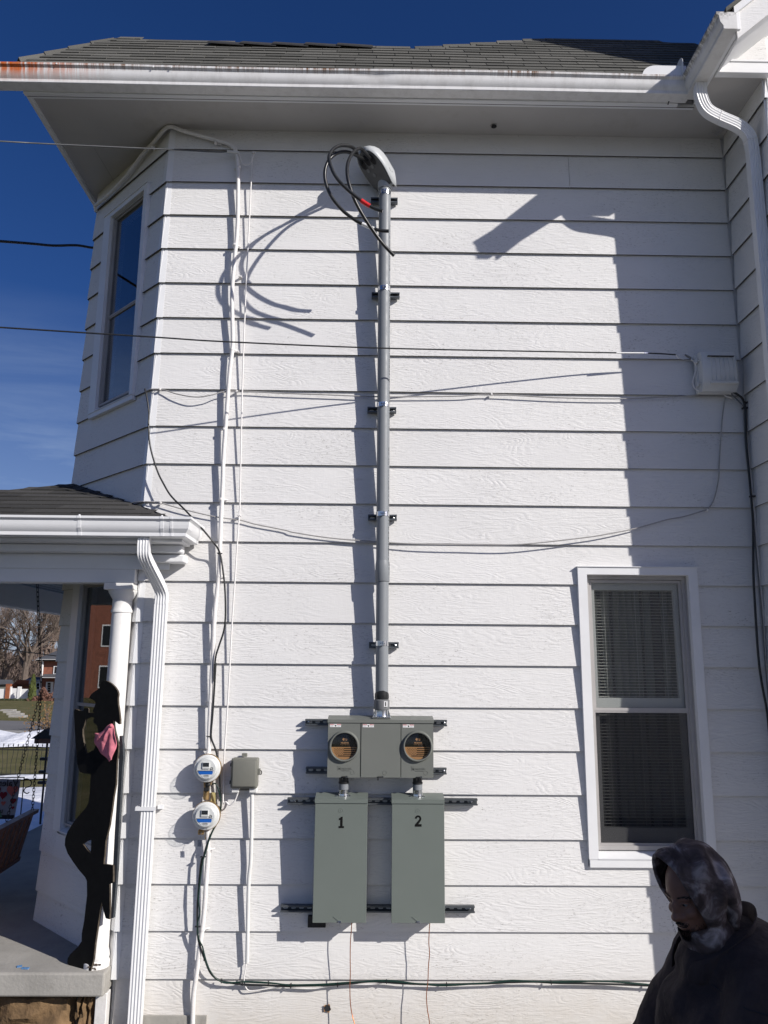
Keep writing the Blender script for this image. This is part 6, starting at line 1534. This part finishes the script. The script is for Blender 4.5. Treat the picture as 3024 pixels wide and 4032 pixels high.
for i in range(2600):
    px = rr.uniform(-200, 640); p = at(*z5(px, rr.uniform(1125, 1250)), hy+rr.uniform(-.7, .7)); e_ = .17; a2 = Vector((rr.gauss(0, 1), rr.gauss(0, 1), rr.gauss(0, 1))).normalized(); b2_ = a2.orthogonal(); s.face([p+a2*e_, p+b2_*e_*.5, p-a2*e_, p-b2_*e_*.5])
tag(s.build('hedge', M['hedge']), 'low dark clipped hedge along the foot of the white fence', 'hedge')
s = MB()
for i in range(3000):
    px = rr.uniform(600, 1400); tpp = 960+60*math.sin(px*.012)+40*math.sin(px*.031)+(120 if px < 860 else 0); p = at(*z5(px, rr.uniform(tpp, 1260)), hy-1+rr.uniform(-.9, .9)); e_ = .15; a2 = Vector((rr.gauss(0, 1), rr.gauss(0, 1), rr.gauss(0, 1))).normalized(); b2_ = a2.orthogonal(); s.face([p+a2*e_*1.4, p+b2_*e_*.25, p-a2*e_*1.4, p-b2_*e_*.25])
tag(s.build('red_brown_bush', M['redbush']), 'reddish leafless bushes in front of the brick house', 'bush')

# bare trees
def branch(mb, p, d_, L, r_, depth, rr_, twigs):
    n_ = 4; pts_ = [p]; q_ = p.copy(); dd = d_.copy()
    for i in range(n_):
        dd = (dd+Vector((rr_.gauss(0, .13), rr_.gauss(0, .13), rr_.gauss(.04, .10)))).normalized(); q_ = q_+dd*(L/n_); pts_.append(q_.copy())
    mb.tube(pts_, [r_*(1-.45*i/n_) for i in range(n_+1)], 5 if depth > 1 else 3, False)
    if depth == 0: return
    nb = rr_.choice((3, 4)) if depth > 1 else 5
    for k in range(nb):
        t = rr_.uniform(.45, 1.0) if k else 1.0; i = min(n_, int(t*n_)); a_ = rr_.uniform(0, 6.28); o_ = dd.orthogonal().normalized(); o_ = Matrix.Rotation(a_, 3, dd) @ o_
        nd = (dd*rr_.uniform(.6, 1.0)+o_*rr_.uniform(.45, .95)+Vector((0, 0, .15))).normalized()
        branch(mb, pts_[i], nd, L*rr_.uniform(.58, .80), r_*.55*(1 if k else 1.1), depth-1, rr_, twigs)
def bare_tree(px, py_base, Y_, h, label, seed, depth=5, r0=None):
    rr_ = random.Random(seed); b_ = at(px, py_base, Y_); zb_ = gz(Y_)
    T2 = thing('bare_tree', label, 'tree', (b_.x, Y_, zb_), 'bare winter trees beyond the road')
    mb = MB(); r_ = r0 or h*.022; mb.tube([(0, 0, 0), (0, 0, h*.14), (.1, 0, h*.22)], [r_*1.2, r_, r_*.9], 8, False); mb.build('trunk', M['bark'], T2, True)
    mb = MB()
    for k in range(4):
        a_ = k*1.57+rr_.uniform(-.5, .5); branch(mb, Vector((.1, 0, h*rr_.uniform(.15, .22))), Vector((math.cos(a_)*.55, math.sin(a_)*.55, 1)).normalized(), h*.26, r_*.6, depth-1, rr_, None)
    mb.build('crown', M['bark'] if seed % 2 else M['twig'], T2)
bare_tree(92, 2720, 125, 23.5, 'largest bare tree, its crown seen below the porch beam behind the deck', 31, 6)
bare_tree(10, 2720, 135, 21, 'bare tree at the far left behind the shed', 22, 6)
bare_tree(190, 2720, 142, 23, 'bare tree rising behind the brick house roof', 12, 6)
bare_tree(250, 2720, 150, 24, 'bare tree furthest right, beside the clapboard wall', 13, 5)
bare_tree(-60, 2720, 130, 20, 'bare tree half hidden left of the view', 15, 5)
# far wood as one brown twiggy mass
s = MB(); rr = random.Random(77)
for i in range(9000):
    px = rr.uniform(-300, 420); tpp = 2560+18*math.sin(px*.03)+10*math.sin(px*.11); t = rr.random()
    p = at(px, tpp+(2760-tpp)*t, 165+rr.uniform(0, 14)); e_ = rr.uniform(.6, 1.6); a2 = Vector((rr.gauss(0, .5), rr.gauss(0, .3), 1)).normalized(); b2_ = Vector((1, rr.gauss(0, .3), rr.gauss(0, .3))).normalized()*.10
    s.face([p+a2*e_, p+b2_, p-a2*e_, p-b2_])
w_ = s.build('far_wood', M['twig']); w_['kind'] = 'stuff'
s = MB(); rows = [[], [], []]
for i in range(60):
    px = -900+i*28; b_ = at(px, 2760, 185); h_ = at(px, 2600+16*math.sin(i*.9)+9*math.sin(i*2.3), 185).z
    rows[0].append(Vector((b_.x, 185, -5))); rows[1].append(Vector((b_.x, 185, h_))); rows[2].append(Vector((b_.x, 200, h_-3)))
s.grid(rows); w_ = s.build('wooded_hill', M['wood_mass'], None, True, 80); w_['kind'] = 'structure'
# shrub with dry leaves before the road
yy = yat(2868)-3; b_ = at(192, 2868, yy)
T_ = thing('leafy_shrub', 'straggly shrub with dry orange-brown leaves at the roadside', 'shrub', (b_.x, yy, gz(yy)))
rr = random.Random(9); mb = MB(); tips = []
for k in range(26):
    a_ = rr.uniform(0, 6.28); p = Vector((0, 0, 0)); d_ = Vector((math.cos(a_)*.8, math.sin(a_)*.8, rr.uniform(.5, 1.4))).normalized(); pts_ = [p]
    for i in range(4): d_ = (d_+Vector((rr.gauss(0, .25), rr.gauss(0, .25), rr.gauss(0, .2)))).normalized(); p = p+d_*.42; pts_.append(p.copy()); tips.append(p.copy())
    mb.tube(pts_, [.03, .024, .018, .012, .006], 4, False)
mb.build('stem', M['bark'], T_); mb = MB()
for p in tips:
    for _ in range(5): q_ = p+Vector((rr.gauss(0, .12), rr.gauss(0, .12), rr.gauss(0, .12))); a2 = Vector((rr.gauss(0, 1), rr.gauss(0, 1), rr.gauss(0, 1))).normalized(); b2_ = a2.orthogonal(); e_ = .055; mb.face([q_+a2*e_, q_+b2_*e_*.5, q_-a2*e_, q_-b2_*e_*.5])
mb.build('leaf', M['dryleaf'], T_)['kind'] = 'stuff'
# wires over the road
for (a0, b0, a1, b1, Y_, lb_) in ((0, 2600-46, 260, 2592-4, 62, 'thick utility wire slanting over the road'), (0, 2517, 260, 2527, 80, 'upper thin utility wire across the bare trees')):
    p0, p1 = at(a0-300, b0-(b1-b0)*300/260, Y_), at(a1+500, b1+(b1-b0)*500/260, Y_); mid_ = (p0+p1)/2
    tag(MB().tube([p0, mid_, p1], .045 if Y_ == 62 else .03, 5).build('utility_wire', M['rubber']), lb_, 'wire', 'utility wires over the road')
# brick building to the left of the house: what the porch window mirrors
T_ = thing('brick_building', 'red brick building to the left, mirrored in the porch window', 'building', (-78, 30, -2.2))
s = MB(); s.box(-10, 0, -24, 24, 0, 11.6); s.build('wall', M['brick_far'], T_)
for j in range(2):
    for i in range(13):
        s = MB(); y_ = -22.6+i*3.6; s.box(-.02, .06, y_, y_+1.3, 1.6+j*4.2, 3.9+j*4.2); wn = s.build('window', M['vinyl'], T_); s = MB(); s.box(.061, .08, y_+.12, y_+1.18, 1.75+j*4.2, 3.75+j*4.2); s.build('pane', M['lcd'], wn)
s = MB(); s.box(-10.3, .4, -24.3, 24.3, 11.6, 12.0); s.build('roof', M['roof_far'], T_)
s = MB(); s.box(-3.0, 9.0, -6.9, -.35, -.06, .03, .02); o = s.build('bounce_slab', mottled('pale_bounce_concrete', (.46, .45, .43), .08, 1.5, .85, bstr=.4, bscale=30, bd=.003)); o['kind'] = 'structure'  # unseen pale slab, added to bounce sunlight onto the shaded wall
# unseen house added behind the viewer to throw shade on the person
T_ = thing('shade_house', 'unseen pale house added behind the viewer to shade the person', 'house', (0, 0, 0))
s = MB(); s.box(1.35, 7.0, -13, -7.0, 0, 5.9); s.build('wall', M['vinyl'], T_)
s = MB(); s.prism([(1.1, -13.2, 5.9), (7.2, -13.2, 5.9), (4.2, -13.2, 6.6)], (0, 6.4, 0)); s.build('roof', M['roof_far'], T_)
for x in (2.6, 5.0):
    s = MB(); s.box(x, x+.9, -7.0, -6.96, 2.6, 4.2); wn = s.build('window', M['vinyl'], T_); s = MB(); s.box(x+.07, x+.83, -6.955, -6.95, 2.7, 4.1); s.build('pane', M['lcd'], wn)

# ================================================================== THE PERSON
PY = -2.8
hh = lambda a, b, Y_=PY: at(2450+a/2.829, 3250+b/2.829, Y_)
PER = thing('person', 'person in a hooded sweatshirt and dark work jacket, bearded, looking down to the left', 'person', (0, 0, 0))
HC = Vector((1.006, PY, 1.660))                            # centre of the skull
fwd = Vector((-.86, -.42, -.27)).normalized(); up_ = (Vector((0, 0, 1))-fwd*fwd.z); up_ = (up_+Vector((-.12, 0, 0))); up_ = (up_-fwd*up_.dot(fwd)).normalized(); sdv = fwd.cross(up_).normalized()   # face axes
HM = Matrix(((fwd.x, sdv.x, up_.x, HC.x), (fwd.y, sdv.y, up_.y, HC.y), (fwd.z, sdv.z, up_.z, HC.z), (0, 0, 0, 1))) @ Matrix.Diagonal((.93, .93, .93, 1))
def remesh(parts, voxel, smooth, name, mat, parent, extra=None):
    mb = MB()
    for kind, *a in parts:
        if kind == 'e':
            Mx, rx, ry, rz, c_ = a; bmesh.ops.create_icosphere(mb.bm, subdivisions=4, radius=1, matrix=Mx @ Matrix.Translation(c_) @ Matrix.Diagonal((rx, ry, rz, 1)))
        elif kind == 'c':
            mb.tube(a[0], a[1], 16); 
            for p_, r_ in ((a[0][0], a[1][0]), (a[0][-1], a[1][-1])): bmesh.ops.create_icosphere(mb.bm, subdivisions=3, radius=r_, matrix=Matrix.Translation(Vector(p_)))
    me = mb.mesh('tmp'); o = bpy.data.objects.new('tmp', me); COL.objects.link(o)
    r = o.modifiers.new('r', 'REMESH'); r.mode = 'VOXEL'; r.voxel_size = voxel
    if smooth: sm_ = o.modifiers.new('s', 'SMOOTH'); sm_.iterations = smooth; sm_.factor = .6
    dg = bpy.context.evaluated_depsgraph_get(); dg.update()
    m2 = bpy.data.meshes.new_from_object(o.evaluated_get(dg)); bpy.data.objects.remove(o)
    m2.name = name; m2.materials.clear(); m2.materials.append(mat)
    if extra:
        for v in m2.vertices: v.co = extra(v.co)
    m2.shade_smooth() if hasattr(m2, 'shade_smooth') else [setattr(p_, 'use_smooth', True) for p_ in m2.polygons]
    return put(bpy.data.objects.new(name, m2), parent)
V3 = Vector; I4 = Matrix.Identity(4)
sh = V3((1.20, PY+.03, 1.36)); 
head = [('e', HM, .098, .076, .105, V3((0, 0, .02))), ('e', HM, .085, .068, .080, V3((.012, 0, -.035))), ('e', HM, .055, .048, .040, V3((.040, 0, -.085))),   # skull, cheeks, jaw
        ('e', HM, .018, .013, .030, V3((.098, 0, -.018))), ('e', HM, .020, .018, .014, V3((.108, 0, -.040))), ('e', HM, .013, .011, .010, V3((.096, .016, -.043))), ('e', HM, .013, .011, .010, V3((.096, -.016, -.043))),
        ('e', HM, .020, .056, .013, V3((.078, 0, .016))), ('e', HM, .014, .028, .0085, V3((.092, 0, -.066))), ('e', HM, .015, .026, .0095, V3((.089, 0, -.078))), ('e', HM, .020, .024, .018, V3((.080, 0, -.102))),
        ('e', HM, .016, .010, .030, V3((-.005, .074, -.012))), ('e', HM, .016, .010, .030, V3((-.005, -.074, -.012))),
        ('e', HM, .026, .022, .020, V3((.068, .036, -.032))), ('e', HM, .026, .022, .020, V3((.068, -.036, -.032)))]
neck = [('c', [HC+V3((.03, 0, -.05)), V3((1.12-.07, PY+.01, 1.52)), V3((1.16-.07, PY+.02, 1.40))], [.058, .06, .07])]
bodyp = head+neck+[('c', [V3((1.14-.07, PY+.02, 1.36)), V3((1.22-.07, PY+.02, 1.15)), V3((1.24-.07, PY+.02, .95))], [.13, .15, .14]),
    ('c', [V3((1.20-.07, PY-.10, 1.34)), V3((1.22-.07, PY-.23, 1.30)), V3((1.10-.07, PY-.30, 1.02)), V3((.92-.07, PY-.20, .86))], [.06, .055, .042, .028]),
    ('c', [V3((1.18-.07, PY+.12, 1.34)), V3((1.16-.07, PY+.26, 1.28)), V3((1.02-.07, PY+.30, 1.02)), V3((.84-.07, PY+.22, .88))], [.06, .055, .042, .028]),
    ('c', [V3((1.24-.07, PY-.09, .95)), V3((1.20-.07, PY-.11, .50)), V3((1.26-.07, PY-.11, .09))], [.09, .06, .042]),
    ('c', [V3((1.24-.07, PY+.11, .95)), V3((1.22-.07, PY+.13, .50)), V3((1.28-.07, PY+.13, .09))], [.09, .06, .042])]
for (wx, wy, wz) in ((.85, PY-.20, .86), (.77, PY+.22, .88)):          # palms and curled fingers
    bodyp.append(('c', [V3((wx, wy, wz)), V3((wx-.05, wy+.01, wz-.035))], [.030, .034]))
    for k in range(4):
        o_ = V3((wx-.065, wy-.030+k*.021, wz-.045)); L_ = (.030, .034, .032, .025)[k]; bodyp.append(('c', [o_, o_+V3((-L_, 0, -.012)), o_+V3((-L_-.006, 0, -.012-L_*.9))], [.0098, .009, .0078]))
    bodyp.append(('c', [V3((wx-.02, wy-.03, wz-.02)), V3((wx-.045, wy-.062, wz-.04)), V3((wx, wy-.055, wz-.065))], [.012, .0105, .009]))
body = remesh(bodyp, .0050, 3, 'body', M['skin'], PER)
from mathutils.bvhtree import BVHTree
def bvh_of(o):
    m_ = o.data; return BVHTree.FromPolygons([v.co.copy() for v in m_.vertices], [tuple(p_.vertices) for p_ in m_.polygons])
BV = bvh_of(body)
def onface(y, z, lift=.001):                              # point of the face surface seen along the face axis
    o_ = HM @ V3((.25, y, z)); hit = BV.ray_cast(o_, -fwd)
    return (hit[0]+hit[1]*lift) if hit[0] else HM @ V3((.08, y, z))
for sg in (-1, 1):                                          # eyes
    c_ = onface(sg*.031, -.004, -.0085)
    s = MB(); bmesh.ops.create_uvsphere(s.bm, u_segments=16, v_segments=12, radius=.0110, matrix=Matrix.Translation(c_)); ey = s.build('eye', M['eye'], PER, True, 180)
    s = MB(); bmesh.ops.create_uvsphere(s.bm, u_segments=12, v_segments=8, radius=.0056, matrix=Matrix.Translation(c_+fwd*.0066-up_*.001)); s.build('iris', M['iris'], ey, True, 180)
    s = MB(); s.tube([onface(sg*(.031+dx), -.004+dz, .0012) for dx, dz in ((-.015, .001), (-.008, .0065), (0, .008), (.008, .0065), (.015, .002))], .0026, 6); s.build('eyelid', M['skin'], PER, True)
    s = MB(); s.tube([onface(sg*(.031+dx), -.004-dz, .0008) for dx, dz in ((-.013, .002), (0, .0075), (.013, .002))], .0020, 6); s.build('eyelid', M['skin'], PER, True)
    s = MB()
    for i in range(90):
        t = random.random(); y_ = sg*(.012+.042*t); z_ = .017+.006*math.sin(t*2.6)-.003*t+random.uniform(-.0025, .0025); p0 = onface(y_, z_, .0004); p1 = onface(y_+sg*.006, z_+.002, .0016); w_ = up_*.0006
        s.face([p0+w_, p0-w_, p1])
    s.build('eyebrow', M['beard'], PER)
rr = random.Random(3); s = MB()
for i in range(2400):                                      # beard along the jaw and round the mouth
    y_ = rr.gauss(0, .030); z_ = rr.uniform(-.135, -.086)+.5*abs(y_)*rr.random()
    if abs(y_) > .06: continue
    p0 = onface(y_, z_, -.0005)
    d_ = (fwd*.45-up_*1.0+sdv*(y_*6)+V3((rr.gauss(0, .35), rr.gauss(0, .35), rr.gauss(0, .3)))).normalized(); p1 = p0+d_*rr.uniform(.005, .015); w_ = d_.orthogonal().normalized()*.0008
    s.face([p0+w_, p0-w_, p1])
for i in range(500):
    y_ = rr.uniform(-.026, .026); p0 = onface(y_, -.0565+rr.uniform(-.003, .003)-.25*abs(y_), -.0002); d_ = (fwd*.2-up_+sdv*y_*10).normalized(); w_ = sdv*.0007; s.face([p0+w_, p0-w_, p0+d_*.007+fwd*.001])
s.build('beard', M['beard'], PER)
s = MB(); s.tube([onface(y_, -.072+.10*abs(y_)*0, .0002) for y_ in (-.021, -.012, 0, .012, .021)], .0016, 6); s.build('lip_line', M['iris'], PER, True)
# hood: shell lofted around the head, open at the face
s = MB(); nr, na = 40, 72; rows = []
fh = Vector((-.93, -.24, -.22)).normalized(); uh = (V3((-.12, 0, 1))-fh*fh.dot(V3((-.12, 0, 1)))).normalized(); sh_ = fh.cross(uh).normalized()
HH = Matrix(((fh.x, sh_.x, uh.x, HC.x), (fh.y, sh_.y, uh.y, HC.y), (fh.z, sh_.z, uh.z, HC.z), (0, 0, 0, 1)))
def hoodpt(t, a_):                                         # t 0 at the rim .. 1 at the back, a_ around the face axis
    # opening ring: oval in the plane across the face
    x = .070-.215*t
    w_ = .086+.030*math.sin(math.pi*min(1, t*1.05))**.8*1.0
    hU = .132+.030*math.sin(math.pi*min(1, t))
    hD = .150+.01*t
    close = math.sqrt(max(0, 1-max(0, (t-.30)/.70)**2.3))
    y = w_*math.sin(a_)*close; c_ = math.cos(a_)
    z = (hU*c_ if c_ > 0 else hD*c_)*close+.008-.015*t
    # the rim leans: brow pushed forward, chin drawn back
    x += .030*c_*(1-t)**1.5+(.0 if c_ > 0 else .035*(1-t)*c_)
    # cloth folds
    f_ = .006*math.sin(a_*3+t*9+1.0)*math.sin(math.pi*t)+.005*math.sin(a_*7-t*14)*t*(1-t)*3
    f_ += .016*math.exp(-((t-.62-.10*math.sin(a_*1.3))/.06)**2)*(.5-.5*math.cos(a_)) - .016*math.exp(-((t-.50-.10*math.sin(a_*1.3))/.05)**2)*(.5-.5*math.cos(a_))
    r_ = V3((0, y, z)).normalized() if (abs(y)+abs(z)) > 1e-4 else V3((-1, 0, 0))
    nz_ = noise.noise(V3((x*14, y*14, z*14)))*.007
    return HH @ (V3((x, y, z))*.915+r_*(f_+nz_))
for i in range(nr+1):
    t = i/nr; rows.append([hoodpt(t, 2*math.pi*j/na) for j in range(na+1)])
V = [[s.bm.verts.new(p_) for p_ in r_[:-1]] for r_ in rows]
for i in range(nr):
    for j in range(na): s.bm.faces.new((V[i][j], V[i][(j+1) % na], V[i+1][(j+1) % na], V[i+1][j]))
hd = s.build('hood', M['hood'], PER, True, 180); so_ = hd.modifiers.new('t', 'SOLIDIFY'); so_.thickness = .005; so_.offset = 1
s = MB(); s.tube([hoodpt(.012, 2*math.pi*j/na) for j in range(na)], .0062, 8, False, closed=True); s.build('hood_hem', M['hood'], hd, True, 180)
s = MB(); s.tube([hoodpt(.105, 2*math.pi*j/na)+(hoodpt(.105, 2*math.pi*j/na)-HC).normalized()*.0055 for j in range(na)], .0011, 4, False, closed=True); s.build('hood_seam', M['hood'], hd, True, 180)
s = MB(); s.tube(crom([HM @ V3((.0, 0, -.10)), V3((1.05, PY, 1.52)), V3((1.10, PY+.02, 1.44))]), .085, 20, False); s.build('hood_neck', M['hood'], hd, True, 180)
# jacket: remeshed body of cloth with noise folds
def folds(co):
    p_ = V3(co); n_ = noise.noise(V3((p_.x*5+3, p_.y*5, p_.z*3.2)))*.022+noise.noise(V3((p_.x*12, p_.y*12, p_.z*6)))*.016-abs(noise.noise(V3((p_.x*9+4, p_.y*9, p_.z*16))))*.014
    c_ = V3((1.14, PY+.02, p_.z)); d_ = (p_-c_); d_.z = 0
    return p_+(d_.normalized() if d_.length > 1e-4 else V3((0, 0, 0)))*n_
jk = [('c', [V3((1.152, PY+.02, 1.43)), V3((1.182, PY+.02, 1.25)), V3((1.202, PY+.02, 1.0)), V3((1.212, PY+.02, .75))], [.14, .225, .24, .235]),
      ('e', I4, .17, .25, .125, V3((1.152, PY+.02, 1.455))), ('e', I4, .18, .23, .20, V3((1.067, PY-.0, 1.265))), ('e', I4, .10, .12, .09, V3((1.042, PY, 1.45))),
      ('c', [V3((1.102, PY-.17, 1.41)), V3((1.052, PY-.27, 1.27)), V3((0.982, PY-.30, 1.04)), V3((0.892, PY-.21, .89))], [.105, .10, .082, .062]),
      ('c', [V3((1.102, PY+.19, 1.41)), V3((1.042, PY+.28, 1.25)), V3((0.922, PY+.31, 1.04)), V3((0.812, PY+.23, .91))], [.105, .10, .082, .062])]
jacket = remesh(jk, .014, 6, 'jacket', M['jacket'], PER, folds)
BJ = bvh_of(jacket)
def onjacket(x, z, lift=.001):                             # seam points on the side of the jacket that faces the viewer
    hit = BJ.ray_cast(V3((x, PY-1.2, z)), V3((0, 1, 0)))
    return (hit[0]+hit[1]*lift) if hit[0] else None
for nm_, pl_ in (('yoke_seam', [(1.30-.02*i, 1.43+.004*math.sin(i)) for i in range(16)]), ('shoulder_seam', [(1.165+.03*math.sin(i*.25), 1.55-.025*i) for i in range(12)]), ('pocket_seam', [(1.02+.02*i, 1.20+.003*i) for i in range(9)])):
    pts_ = [p_ for p_ in (onjacket(*q_) for q_ in pl_) if p_]
    if len(pts_) > 3: MB().tube(crom(pts_, 3), .0016, 5).build(nm_, M['greyink'] if False else M['trouser'], jacket, True)
# stand-up collar, lying open round the hood
s = MB(); rows = []
for i in range(25):
    t = i/24; a_ = R(-38)+R(300)*t-R(112); cx2, cy2 = 1.045, PY+.015
    r0, r1 = .118, .124; z0_ = 1.445+.04*math.cos(a_); z1_ = 1.545+.078*math.cos(a_)
    rows.append([V3((cx2+r0*1.02*math.cos(a_), cy2+r0*math.sin(a_), z0_)), V3((cx2+.008+r1*1.02*math.cos(a_), cy2+r1*math.sin(a_), (z0_+z1_)/2)), V3((cx2+.02+r1*1.03*math.cos(a_), cy2+r1*1.05*math.sin(a_), z1_))])
s.grid(rows); cl = s.build('collar', M['jacket'], jacket, True, 180); so_ = cl.modifiers.new('t', 'SOLIDIFY'); so_.thickness = .009
cl2 = cl.modifiers.new('s', 'SUBSURF'); cl2.levels = cl2.render_levels = 1
# trousers and boots
for sg, yy in ((-1, PY-.10), (1, PY+.12)):
    s = MB(); s.tube(crom([V3((1.17, yy, .98)), V3((1.14, yy, .52)), V3((1.20, yy, .07))]), [.125-.0032*i for i in range(17)], 18); s.build('trouser_leg', M['trouser'], PER, True, 60)
    s = MB(); bmesh.ops.create_icosphere(s.bm, subdivisions=3, radius=1, matrix=Matrix.Translation((1.13, yy, .05)) @ Matrix.Diagonal((.15, .055, .05, 1))); s.tube([(1.20, yy, .02), (1.20, yy, .16)], .055, 12); s.box(.99, 1.26, yy-.052, yy+.052, 0.0, .022, .008); s.build('boot', M['boot'], PER, True, 60)
